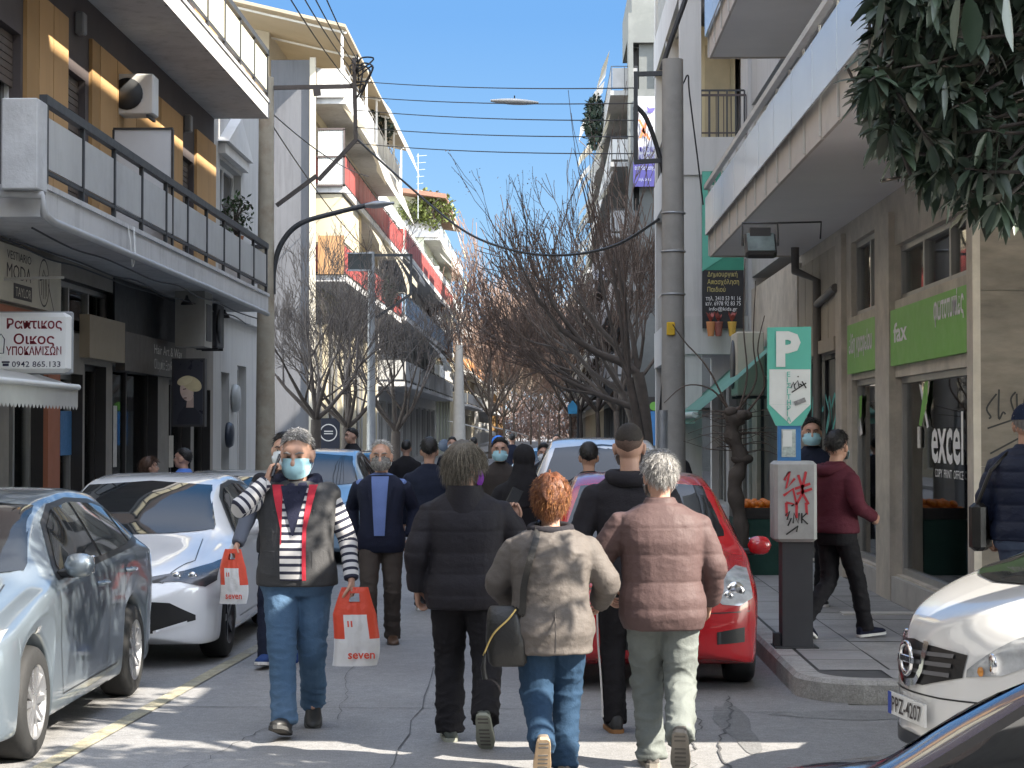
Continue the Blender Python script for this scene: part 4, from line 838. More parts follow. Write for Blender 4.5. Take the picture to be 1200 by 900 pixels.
class Car:
    def __init__(s, name, label, cat, loc, rz, spec, paintm, group=None):
        s.sp = spec; s.L = spec['L']; s.W = spec['W']; s.pm = paintm; L, W = s.L, s.W
        s.t = thing(name, label, cat, loc, rz, group)
        top, belt, ew = table(spec['top']), table(spec['belt']), table(spec['e'])
        bot = table(spec.get('bot', [(0, .36), (.06, .24), (.3, .17), (L-.4, .19), (L-.08, .26), (L, .40)]))
        fa, ra_, fp = spec.get('fa', .6), spec.get('ra', .42), spec.get('fp', 3.2)
        r = s.r = spec['r']; ra = r+.055; wc = [spec['fo'], spec['fo']+spec['wb']]; s.wc = wc
        st = set(L*i/90 for i in range(91))|set(.6*(1-cos(pi/2*i/14)) for i in range(15))|set(L-.45*(1-cos(pi/2*i/12)) for i in range(13))
        for c in wc:
            for i in range(25): st.add(c-ra*cos(pi*i/24))
            st |= {c-ra-.004, c+ra+.004}
        st = sorted(st); st = [a for i, a in enumerate(st) if i == 0 or a-st[i-1] > .0015]
        rings = []
        for t in st:
            w_ = W/2
            if t < fa: w_ *= max(.0, 1-((fa-t)/fa)**fp)**.5
            if t > L-ra_: w_ *= max(.0, 1-((t-L+ra_)/ra_)**3.4)**.5
            w_ = max(w_, .02); zb, zt = bot(t), top(t); zs = min(belt(t), zt-.025)
            for c in wc:
                if abs(t-c) < ra: zb = max(zb, r+math.sqrt(ra*ra-(t-c)**2)*.98)
            zb = min(zb, zs-.05); e = ew(t)*w_; h = zs-zb
            pts = [(0, zb), (w_*.93, zb), (w_*.972, zb+.02), (w_*.985, zb+h*.3), (w_*1.0, zb+h*.62), (w_*.99, zs-.05), (w_*.962, zs), (e+(w_*.962-e)*.5+.006, zs+(zt-.05-zs)*.5), (e, max(zs+.004, zt-.055)), (e*.9, zt-.012), (e*.5, zt), (0, zt+.004)]
            c_ = chaikin(pts, 2); y = L/2-t
            rings.append([V((x, y, z)) for x, z in c_]+[V((-x, y, z)) for x, z in reversed(c_[1:-1])])
        mb = MB(); mb.loft(rings); me = mb.mesh('b'); fixnormals(me)
        s.bvh = BVHTree.FromPolygons([v.co.copy() for v in me.vertices], [tuple(p.vertices) for p in me.polygons])
        for p in me.polygons: p.use_smooth = True
        s.body = link('body', me, [paintm], s.t)
        try: me.set_sharp_from_angle(angle=R(38))
        except Exception: pass
        u = MB(); u.box((-W/2*.72, -L/2+.5, .22), (W/2*.72, L/2-.5, .6)); u.build('underbody', TRIM, s.t, False)
        for k, c in enumerate(wc):
            for sx in (-1, 1): s.wheel(sx*(W/2-.115), L/2-c, r, sx)
    def wheel(s, x, y, r, sx):
        w = bpy.data.objects.new('wheel', None); COL.objects.link(w); w.parent = s.t; w.location = (x, y, r); b = .105
        m = MB(); m.lathe((0, 0, 0), [(r*.66, -b), (r*.9, -b), (r*.97, -b*.82), (r, -b*.5), (r, b*.5), (r*.97, b*.82), (r*.9, b), (r*.66, b)], 40, 'x', caps=False); m.build('tyre', TYRE, w, False)
        m = MB(); o = sx*b*.85; n = s.sp.get('spokes', 10)
        m.lathe((0, 0, 0), [(r*.68, sx*b*.99), (r*.655, sx*b*.98), (r*.60, sx*b*.5), (r*.60, -sx*b*.4)], 40, 'x', caps=False)
        m.lathe((0, 0, 0), [(0, o+sx*.005), (r*.13, o), (r*.17, o-sx*.02), (r*.17, o-sx*.05)], 20, 'x')
        for i in range(n):
            a = 2*pi*i/n; d = V((0, cos(a), sin(a)))
            m.bar(d*(r*.12)+V((o-sx*.015, 0, 0)), d*(r*.64)+V((o-sx*.008, 0, 0)), .035 if n > 7 else .05, .03, up=(1, 0, 0))
        m.build('rim', s.sp.get('rimm', RIMM), w, False)
        m = MB(); m.lathe((0, 0, 0), [(0, sx*b*.2), (r*.6, sx*b*.2), (r*.6, 0), (0, 0)], 24, 'x'); m.build('brake', TRIM, w, False)
    def skin(s, name, lo, hi, view, mat, off=.005, parent=None, nu=16, nv=6, side=1, smooth=True):
        """a panel that follows the body: lo and hi are its lower and upper edges in a side (y,z), front or rear (x,z) or top (x,y) view"""
        fl, fh = table(lo) if len(lo) > 1 else None, table(hi); us0, us1 = lo[0][0], lo[-1][0]; rows = []; ok = True
        ks = sorted({us0+(us1-us0)*i/nu for i in range(nu+1)}|{p[0] for p in lo}|{min(max(p[0], us0), us1) for p in hi})
        li = lambda tab, x: np.interp(x, [a for a, b in tab], [b for a, b in tab])
        for u in ks:
            row = []
            a, b = li(lo, u), li(hi, u)
            for j in range(nv+1):
                v_ = a+(b-a)*j/nv
                if view == 'side': o, d = V((side*4, u, v_)), V((-side, 0, 0))
                elif view == 'front': o, d = V((u, 6, v_)), V((0, -1, 0))
                elif view == 'rear': o, d = V((u, -6, v_)), V((0, 1, 0))
                else: o, d = V((u, v_, 4)), V((0, 0, -1))
                h = s.bvh.ray_cast(o, d)
                if h[0] is None: h = s.bvh.find_nearest(o+d*(4 if view == 'side' else 6-s.L/2+.1))
                nn = h[1]; nn = nn if nn.dot(d) < 0 else -nn
                row.append(h[0]+nn*off)
            rows.append(row)
        mb = MB(); mb.grid(rows, 0, smooth); mb.v = [tuple(q) for q in mb.v]
        me = mb.mesh(name)
        if view in ('front',) or (view == 'side' and side < 0): pass
        o = link(name, me, [mat], parent or s.t); fixnormals(me)
        return o
    def line(s, pts, view, w=.007, side=1, name='shut_line', mat=None, off=.003):
        """a shut line in the bodywork"""
        mb = MB(); L_ = []
        P_ = [V((a, b, 0)) for a, b in pts]; P_ = [P_[i]+(P_[i+1]-P_[i])*(k/8) for i in range(len(P_)-1) for k in range(8)]+[P_[-1]]
        for i, p in enumerate(P_):
            t = (P_[min(i+1, len(P_)-1)]-P_[max(0, i-1)]).normalized(); q = V((-t.y, t.x, 0))*(w/2); pr = []
            for k in (p+q, p-q):
                if view == 'side': o, d = V((side*4, k.x, k.y)), V((-side, 0, 0))
                elif view == 'front': o, d = V((k.x, 6, k.y)), V((0, -1, 0))
                else: o, d = V((k.x, k.y, 4)), V((0, 0, -1))
                h = s.bvh.ray_cast(o, d)
                if h[0] is None: h = s.bvh.find_nearest(o+d*3.2)
                nn = h[1]; nn = nn if nn.dot(d) < 0 else -nn
                pr.append(h[0]+nn*off)
            L_.append(pr)
        mb.grid(L_); return mb.build(name, mat or TRIM, s.t, False)
    def on(s, a, b, view, side=1):
        if view == 'side': o, d = V((side*4, a, b)), V((-side, 0, 0))
        elif view == 'front': o, d = V((a, 6, b)), V((0, -1, 0))
        else: o, d = V((a, b, 4)), V((0, 0, -1))
        h = s.bvh.ray_cast(o, d)
        return h[0] if h[0] is not None else s.bvh.find_nearest(o+d*3)[0]
    def mirror(s, side, t, z, size=(.185, .12, .14), mat=None, x=None):
        y = s.L/2-t; p = s.on(y, z-.06, 'side', side); mb = MB()
        c = p+V((side*(.035+size[0]/2), .0, .05)); rows = []
        for k in range(9):
            a = -1+2*k/8; q = math.sqrt(max(0, 1-abs(a)**2.6))*.5+.02
            rows.append([c+V((a*size[0]/2, size[1]*q*cos(g)*1.0+.02, size[2]*q*sin(g)*1.0)) for g in [2*pi*i/14 for i in range(14)]])
        mb.loft(rows); m = mb.build('mirror', mat or s.pm, s.t, False, True)
        mb = MB(); mb.obox(p+V((side*.05, .0, .0)), (.12, .06, .05), bev=.012); mb.build('mirror_arm', TRIM, m, False)
        mb = MB(); mb.obox(c+V((0, -size[1]*.47, 0)), (size[0]*.8, .02, size[2]*.75), bev=.005); mb.build('mirror_glass', CHROME, m, False)
    def handle(s, side, y, z):
        p = s.on(y, z, 'side', side); mb = MB(); mb.tube([p+V((side*.0, -.09, 0)), p+V((side*.035, -.07, 0)), p+V((side*.035, .07, 0)), p+V((0, .09, 0))], .014, 8); mb.build('door_handle', s.pm, s.t, False)
    def plate(s, x, z, txt, w=.52, h=.11, rear=False, out=.02):
        y = s.on(x, z, 'front').y+out; q = bpy.data.objects.new('number_plate', None)
        mb = MB(); mb.box((x-w/2, y-.012, z-h/2), (x+w/2, y, z+h/2)); p = mb.build('number_plate', PLATE, s.t, False)
        mb = MB(); mb.box((x+w/2-.045, y-.002, z-h/2), (x+w/2-.002, y+.003, z+h/2)); mb.build('country_band', PBLUE, p, False)
        if not txt: return
        t_ = text_mb(txt, (x+w/2-.065, y+.002, z-.035), (-1, 0, 0), (0, 0, 1), .075, width=w-.1, bold=.01); t_.build('lettering', MATS['sign_ink'], p, False)
    def lamp(s, c, r, parent, mat=None):
        mb = MB(); mb.lathe(c, [(0, .006), (r*.6, .006), (r, 0), (r*1.02, -.01)], 20, 'y'); mb.build('lamp', mat or CHROME, parent, False)

def hatch(label, loc, rz, pm, L=4.32, W=1.77, H=1.46, wb=2.58, fo=.9, r=.315, name='parked_car', group='cars parked along the street', **kw):
    k = H/1.46; q = L/4.32; Z = lambda tab: [(a*q, b*k) for a, b in tab]
    sp = dict(L=L, W=W, wb=wb, fo=fo, r=r, top=Z([(0, .50), (.04, .64), (.2, .73), (.6, .85), (1.05, .945), (1.22, .99), (1.55, 1.17), (1.95, 1.345), (2.35, 1.435), (2.8, 1.46), (3.4, 1.43), (3.85, 1.32), (4.08, 1.13), (4.24, .90), (4.32, .6)]),
              belt=Z([(0, .48), (.2, .66), (.8, .82), (1.2, .91), (2.5, .965), (3.6, 1.02), (4.1, .99), (4.32, .56)]), e=[(0, .6), (.2, .7), (.9*q, .78), (1.2*q, .80), (1.6*q, .74), (2.0*q, .68), (2.7*q, .665), (3.5*q, .65), (4.0*q, .62), (L, .6)])
    mz0 = kw.pop('mz', 1.04); sp.update(kw); c = Car(name, label, 'car', loc, rz, sp, pm, group); h = L/2; mz = mz0
    Y = lambda t: h-t*q
    c.Y = Y; c.k = k
    # windscreen, seen from the front
    ws = W/2
    c.skin('windscreen', [(-.76*ws, 1.015*k), (-.4*ws, .99*k), (0, .98*k), (.4*ws, .99*k), (.76*ws, 1.015*k)], [(-.76*ws, 1.05*k), (-.60*ws, 1.365*k), (0, 1.40*k), (.60*ws, 1.365*k), (.76*ws, 1.05*k)], 'front', CGLASS, .006, nu=20, nv=8)
    c.skin('rear_window', [(-.6*ws, 1.06*k), (.6*ws, 1.06*k)], [(-.6*ws, 1.12*k), (-.5*ws, 1.34*k), (.5*ws, 1.34*k), (.6*ws, 1.12*k)], 'rear', CGLASS, .006)
    for sd_ in (-1, 1):
        lo = [(Y(3.82), 1.09*k), (Y(3.6), 1.055*k), (Y(2.6), 1.01*k), (Y(1.62), .965*k)]; lo2 = [(a, b-.025) for a, b in lo]
        hi = [(Y(3.82), 1.12*k), (Y(3.62), 1.27*k), (Y(3.2), 1.345*k), (Y(2.6), 1.375*k), (Y(2.2), 1.345*k), (Y(1.95), 1.25*k), (Y(1.62), 1.01*k)]
        c.skin('window_trim', [(Y(3.87), 1.08*k)]+lo2[1:3]+[(Y(1.52), .945*k)], [(Y(3.87), 1.13*k), (Y(3.66), 1.295*k), (Y(3.2), 1.37*k), (Y(2.6), 1.398*k), (Y(2.2), 1.37*k), (Y(1.93), 1.27*k), (Y(1.52), .96*k)], 'side', TRIM, .003, side=sd_, nu=28, nv=5)
        c.skin('side_window', [(Y(2.58), 1.018*k), (Y(1.66), .978*k)], [(Y(2.58), 1.366*k), (Y(2.2), 1.338*k), (Y(1.97), 1.245*k), (Y(1.66), 1.02*k)], 'side', CGLASS, .007, side=sd_)
        c.skin('side_window', [(Y(3.42), 1.055*k), (Y(2.64), 1.02*k)], [(Y(3.42), 1.30*k), (Y(3.2), 1.335*k), (Y(2.64), 1.366*k)], 'side', CGLASS, .007, side=sd_)
        c.skin('quarter_window', [(Y(3.80), 1.095*k), (Y(3.48), 1.065*k)], [(Y(3.80), 1.12*k), (Y(3.6), 1.265*k), (Y(3.48), 1.29*k)], 'side', CGLASS, .007, side=sd_, nu=8)
        c.line([(Y(1.42), .93*k), (Y(1.40), .6*k), (Y(1.52), .28)], 'side', side=sd_); c.line([(Y(2.62), 1.0*k), (Y(2.66), .6*k), (Y(2.64), .26)], 'side', side=sd_); c.line([(Y(3.45), 1.03*k), (Y(3.5), .85*k), (Y(3.3), .62*k), (Y(3.12), .3)], 'side', side=sd_)
        c.line([(Y(1.52), .28), (Y(3.12), .29)], 'side', side=sd_)
        c.handle(sd_, Y(2.42), .86*k); c.handle(sd_, Y(3.22), .89*k); c.mirror(sd_, 1.62*q, mz*k)
    if name != 'van': c.line([(-.7*ws, Y(1.14)), (-.74*ws, Y(.6)), (-.55*ws, Y(.16)), (0, Y(.09)), (.55*ws, Y(.16)), (.74*ws, Y(.6)), (.7*ws, Y(1.14))], 'top')
    return c
SILV = paint('silver_paint', (.165, .20, .23), .45, .28); WPNT = paint('white_paint', (.74, .74, .75)); REDPT = paint('red_paint', (.42, .012, .018)); GRYP = paint('grey_paint', (.40, .40, .40), .5, .3); LBLU = paint('light_blue_paint', (.28, .42, .55), .3, .3); NAVY = paint('navy_paint', (.018, .028, .075), .3, .18); VANP = paint('pearl_white_paint', (.70, .69, .67))
# silver hatchback, nose towards the camera
c1 = hatch('silver blue hatchback parked nearest on the left with bright ten spoke wheels', (-3.72, 13.3-2.58/2-.02+.0, 0), pi, SILV)
c1.t.location.y = (13.3+10.72)/2+(4.32/2-.9-2.58/2)
h = c1.L/2
for sd_ in (-1, 1):
    hl = c1.skin('headlight', [(sd_*.50, .56), (sd_*.82, .62)] if sd_ > 0 else [(-.82, .62), (-.50, .56)], [(sd_*.50, .66), (sd_*.82, .76)] if sd_ > 0 else [(-.82, .76), (-.50, .66)], 'front', HLG, .006)
    c1.skin('indicator', [(h-.98, .70), (h-.9, .70)], [(h-.98, .735), (h-.9, .735)], 'side', HLG, .006, side=sd_, nu=4, nv=2)
c1.skin('grille', [(-.3, .46), (.3, .46)], [(-.42, .62), (.42, .62)], 'front', TRIM); c1.plate(0, .4, '')
# white hatchback with the dark lower grille
c2 = hatch('white hatchback with slim dark headlights parked behind the silver hatchback', (-3.45, 14.62+4.37/2, 0), pi, WPNT, L=4.37, W=1.79, H=1.45, wb=2.64, fo=.95, r=.325, spokes=5, rimm=RIMD, fp=3.4, fa=.7)
for sd_ in (-1, 1):
    S_ = lambda tab: [(a*sd_, b) for a, b in (tab if sd_ > 0 else tab[::-1])]
    hl = c2.skin('headlight', S_([(.30, .655), (.62, .665), (.80, .62), (.865, .66)]), S_([(.30, .685), (.62, .735), (.80, .78), (.865, .81)]), 'front', HLD, .006, nu=14)
    for x_ in (.58, .70): p_ = c2.on(sd_*x_, .70, 'front'); c2.lamp(p_+V((0, .012, 0)), .035, hl)
    c2.skin('air_intake', S_([(.44, .30), (.74, .37)]), S_([(.44, .52), (.56, .51), (.74, .41)]), 'front', TRIM, .004)
    c2.skin('intake_blade', S_([(.46, .29), (.68, .335)]), S_([(.46, .305), (.68, .37)]), 'front', WPNT, .012, nu=6, nv=2)
c2.skin('grille', [(-.44, .28), (.44, .28)], [(-.44, .52), (.44, .52)], 'front', TRIM, .004); c2.skin('upper_grille', [(-.30, .655), (.30, .655)], [(-.30, .685), (.30, .685)], 'front', TRIM, .004); c2.plate(0, .40, '')
# red small car, nose towards the camera
c5 = hatch('small red hatchback parked on the right with round clear headlights', (.735, 13.45+3.5/2, 0), pi, REDPT, L=3.5, W=1.56, H=1.50, wb=2.36, fo=.66, r=.28, spokes=7, fp=4.2, fa=.5, mz=.94,
     top=[(0, .52), (.03, .66), (.12, .75), (.4, .86), (.75, .96), (.85, .99), (1.1, 1.2), (1.42, 1.42), (1.7, 1.485), (2.1, 1.50), (2.8, 1.48), (3.2, 1.38), (3.36, 1.15), (3.46, .9), (3.5, .6)])
for sd_ in (-1, 1):
    S_ = lambda tab: [(a*sd_, b) for a, b in (tab if sd_ > 0 else tab[::-1])]
    hl = c5.skin('headlight', S_([(.435, .66), (.50, .61), (.62, .60), (.72, .65)]), S_([(.435, .68), (.50, .78), (.64, .85), (.72, .83)]), 'front', HLG, .006, nu=16)
    p_ = c5.on(sd_*.60, .70, 'front'); c5.lamp(p_+V((0, .012, 0)), .065, hl); p_ = c5.on(sd_*.545, .67, 'front'); c5.lamp(p_+V((0, .012, 0)), .035, hl)
    c5.skin('fog_recess', S_([(.46, .335), (.66, .345)]), S_([(.46, .42), (.66, .45)]), 'front', TRIM, .004, nu=6, nv=3)
c5.skin('grille', [(-.32, .30), (.32, .30)], [(-.40, .47), (.40, .47)], 'front', TRIM, .004); c5.skin('upper_grille', [(-.3, .62), (.3, .62)], [(-.34, .69), (.34, .69)], 'front', TRIM, .004); c5.plate(0, .54, '')
c5.line([(-.70, .56), (0, .54), (.70, .56)], 'front', .008)
# tall white car behind it
SUV = dict(top=[(0, .62), (.04, .78), (.2, .92), (.6, 1.02), (.95, 1.07), (1.1, 1.12), (1.45, 1.42), (1.8, 1.66), (2.2, 1.735), (2.8, 1.75), (3.8, 1.72), (4.1, 1.55), (4.24, 1.2), (4.32, .7)], belt=[(0, .6), (.2, .85), (.8, 1.0), (1.2, 1.06), (2.5, 1.1), (3.8, 1.14), (4.15, 1.1), (4.32, .66)])
c6 = hatch('tall white van like car with pale roof behind the small red hatchback', (.62, 19.6+2.16, 0), pi, WPNT, H=1.75, W=1.74, r=.34, top=SUV['top'], belt=SUV['belt'])
c3 = hatch('grey hatchback parked in the row behind the white hatchback', (-3.55, 21.6, 0), pi, GRYP, H=1.38)
c4 = hatch('light blue hatchback farther up the left parking row', (-3.35, 28.2, 0), pi, LBLU, H=1.56, W=1.72)
c9 = hatch('dark green car at the far end of the left parking row', (-3.5, 34.2, 0), pi, paint('dark_green_paint', (.03, .05, .04)), H=1.48)
c10 = hatch('distant pale blue car on the right behind the tall white one', (.25, 44, 0), pi, paint('pale_blue_paint', (.35, .5, .62)), H=1.46)
# silver white van nosing out of the side street
vx, vy = 1.72, 9.75
VAN = dict(top=[(0, .55), (.03, .74), (.09, .845), (.25, .93), (.6, 1.045), (.9, 1.125), (1.05, 1.19), (1.5, 1.5), (1.95, 1.76), (2.5, 1.85), (3.4, 1.85), (4.1, 1.78), (4.3, 1.3), (4.4, .7)], belt=[(0, .5), (.2, .74), (.7, .95), (1.0, 1.04), (2.5, 1.1), (4.1, 1.12), (4.4, .66)])
HEAD = R(90+9)      # local +Y turned so the nose points left and a little towards the camera
fw = V((-sin(HEAD), cos(HEAD), 0)); 
c7 = hatch('pearl white van with a chrome ring badge nosing out of the side street', (0, 0, 0), HEAD, VANP, L=4.4, W=1.70, H=1.6, wb=2.73, fo=.88, r=.30, name='van', group=None, top=[(a, b*1.07) for a, b in VAN['top']], belt=[(a, b*1.07) for a, b in VAN['belt']], fp=2.6, fa=.9, e=[(0, .5), (.2, .66), (.9, .84), (1.2, .85), (1.7, .78), (2.2, .75), (3.5, .74), (4.4, .7)])
nose = V((1.80, 9.58, 0)); c7.t.location = nose-fw*(c7.L/2)
c7.t['category'] = 'van'
gr = c7.skin('grille', [(-.44, .66), (-.15, .59), (.15, .59), (.44, .66)], [(-.44, .765), (0, .80), (.44, .765)], 'front', TRIM, .006, nu=18)
for z_ in (.65, .695, .74): c7.line([(-.36, z_+.01), (0, z_), (.36, z_+.01)], 'front', .020, off=.014, name='grille_bar', mat=M('grille_grey', (.13, .13, .135), .35))
for sd_ in (-1, 1):
    S_ = lambda tab: [(a*sd_, b) for a, b in (tab if sd_ > 0 else tab[::-1])]
    c7.line([(sd_*.155, .80), (sd_*.135, .66), (sd_*.09, .60), (0, .585)], 'front', .036, off=.018, name='chrome_trim', mat=CHROME)
    hl = c7.skin('headlight', S_([(.46, .665), (.62, .69), (.80, .80)]), S_([(.46, .70), (.62, .845), (.80, .975)]), 'front', HLG, .006, nu=16)
    p_ = c7.on(sd_*.58, .74, 'front'); c7.lamp(p_+V((0, .012, 0)), .05, hl); p_ = c7.on(sd_*.535, .70, 'front'); c7.lamp(p_+V((0, .014, 0)), .022, hl, AMBER)
    c7.skin('fog_recess', S_([(.45, .33), (.70, .35)]), S_([(.45, .44), (.70, .50)]), 'front', TRIM, .004, nu=6, nv=3)
p_ = c7.on(0, .705, 'front'); mb = MB(); n_ = 30
rings = [[p_+V(((.075+.016*cos(b))*cos(a), .03+.012*sin(b), (.075+.016*cos(b))*sin(a))) for b in [2*pi*i/8 for i in range(8)]] for a in [2*pi*j/n_ for j in range(n_+1)]]
mb.loft(rings, 0, False); mb.build('badge_ring', CHROME, c7.t, False)
mb = MB(); mb.obox(p_+V((0, .032, 0)), (.2, .016, .036), bev=.004); mb.build('badge_bar', CHROME, c7.t, False)
c7.skin('lower_intake', [(-.42, .26), (.42, .26)], [(-.42, .34), (.42, .34)], 'front', TRIM, .004); c7.plate(-.0, .455, 'PPZ-4207'); c7.line([(-.8, .56), (-.3, .545), (.3, .545), (.8, .56)], 'front', .008)
# dark blue car nearest the camera, only its roof in the frame
c8 = hatch('dark navy blue car nearest the camera at the lower right corner', (0, 0, 0), 0, NAVY, H=1.43, name='dark_car', group=None, mz=.86)
c8.t.rotation_euler = (0, 0, R(25)); c8.t.location = (1.88, 4.62, 0)
# ------------------------------------------------------------------ people
def cloth(name, col, rough=.85, bs=90, bump=.25, n=.1, ns=5, **kw): return M(name, col, rough, n=n, ns=ns, bump=bump, bs=bs, spec=.25, **kw)
def hairm(name, col): return M(name, col, .45, n=.35, ns=30, bump=.5, bs=60, spec=.4)
SKIN = M('skin', (.50, .29, .21), .5, n=.08, ns=12, spec=.35); SKIN2 = M('skin_tan', (.40, .22, .15), .5, n=.08, ns=12, spec=.35)
EYEW = M('eye_white', (.6, .58, .55), .2, n=0); EYED = M('eye_dark', (.02, .015, .012), .15, n=0)
MASKB = M('mask_blue', (.33, .56, .62), .8, n=.03, bump=.2, bs=40, aniso=(1, 1, 8)); MASKW = M('mask_white', (.65, .68, .70), .8, n=.03)
def ik(a, b, l1, l2, hint):
    d = b-a; L = d.length; L2 = min(L, (l1+l2)*.998); d = d.normalized(); b = a+d*L2
    x = (l1*l1-l2*l2+L2*L2)/(2*L2); h = math.sqrt(max(0, l1*l1-x*x)); q = hint-d*hint.dot(d)
    q = q.normalized() if q.length > 1e-6 else V((0, 1, 0)); return a+d*x+q*h, b
def ell(c, rx, ry, n=20, p=2.3, xa=V((1, 0, 0)), ya=V((0, 1, 0))):
    out = []
    for i in range(n):
        t = 2*pi*i/n; cx, sx = cos(t), sin(t)
        out.append(c+xa*(rx*math.copysign(abs(cx)**(2/p), cx))+ya*(ry*math.copysign(abs(sx)**(2/p), sx)))
    return out
def remesh(mb, voxel, smooth=4, fn=None):
    me = mb.mesh('r'); fixnormals(me)
    r = ev_mesh(me, [('REMESH', dict(mode='VOXEL', voxel_size=voxel)), ('SMOOTH', dict(iterations=smooth, factor=.5))]); bpy.data.meshes.remove(me)
    if fn:
        n = len(r.vertices); co = np.zeros(n*3); no = np.zeros(n*3); r.vertices.foreach_get('co', co); r.vertices.foreach_get('normal', no)
        co = co.reshape(-1, 3); no = no.reshape(-1, 3); d = np.array([fn(V(c), V(m)) for c, m in zip(co, no)]); co += no*d[:, None]
        r.vertices.foreach_set('co', co.ravel()); r.update()
    for p in r.polygons: p.use_smooth = True
    return r
def hand_mb(mb, wrist, fdir, palm, curl=.5, right=True, sc=1.0, spread=.0, thumb=1.0):
    z = fdir.normalized(); y = (palm-z*palm.dot(z)).normalized(); x = z.cross(y)*-1     # x: the thumb's side is set by sign below
    sg = 1 if right else -1
    T = lambda a, b, c: wrist+(x*(a*sg)+y*b+z*c)*sc
    ringz = [(-.02, .026, .020), (.0, .028, .020), (.03, .038, .018), (.065, .043, .016), (.092, .041, .013), (.100, .034, .009)]
    mb.loft([[T(rx*cos(t), ry*sin(t), c) for t in [2*pi*i/14 for i in range(14)]] for c, rx, ry in ringz])
    for i, (fx, ln) in enumerate(((-.031, .060), (-.0105, .074), (.0105, .078), (.031, .070))):
        a = .15+curl*(.9+.12*i); p = T(fx, 0, .088); ang = 0; pts = [p]
        for k, f in enumerate((.45, .32, .23)):
            ang += a*(.8 if k == 0 else 1.0); q = pts[-1]+(x*(fx*2.0*(1-curl)*sg*(.3+spread))*0+y*sin(ang)+z*cos(ang))*(ln*f*sc)
            pts.append(q)
        pts2 = curve_pts(pts, 3); m_ = len(pts2); mb.tube(pts2, [(.0090-.0028*j/(m_-1))*sc for j in range(m_)], 8)
        mb.ellipsoid(pts2[-1], (.0062*sc,)*3, 8, 6)
    pts = [T(-.020*0+.030*-1, .004, .022), T(-.050, .012, .048), T(-.056, .012+.02*thumb, .075), T(-.050, .012+.035*thumb, .098)]
    pts2 = curve_pts(pts, 3); m_ = len(pts2); mb.tube(pts2, [(.0125-.005*j/(m_-1))*sc for j in range(m_)], 8); mb.ellipsoid(pts2[-1], (.0075*sc,)*3, 8, 6)
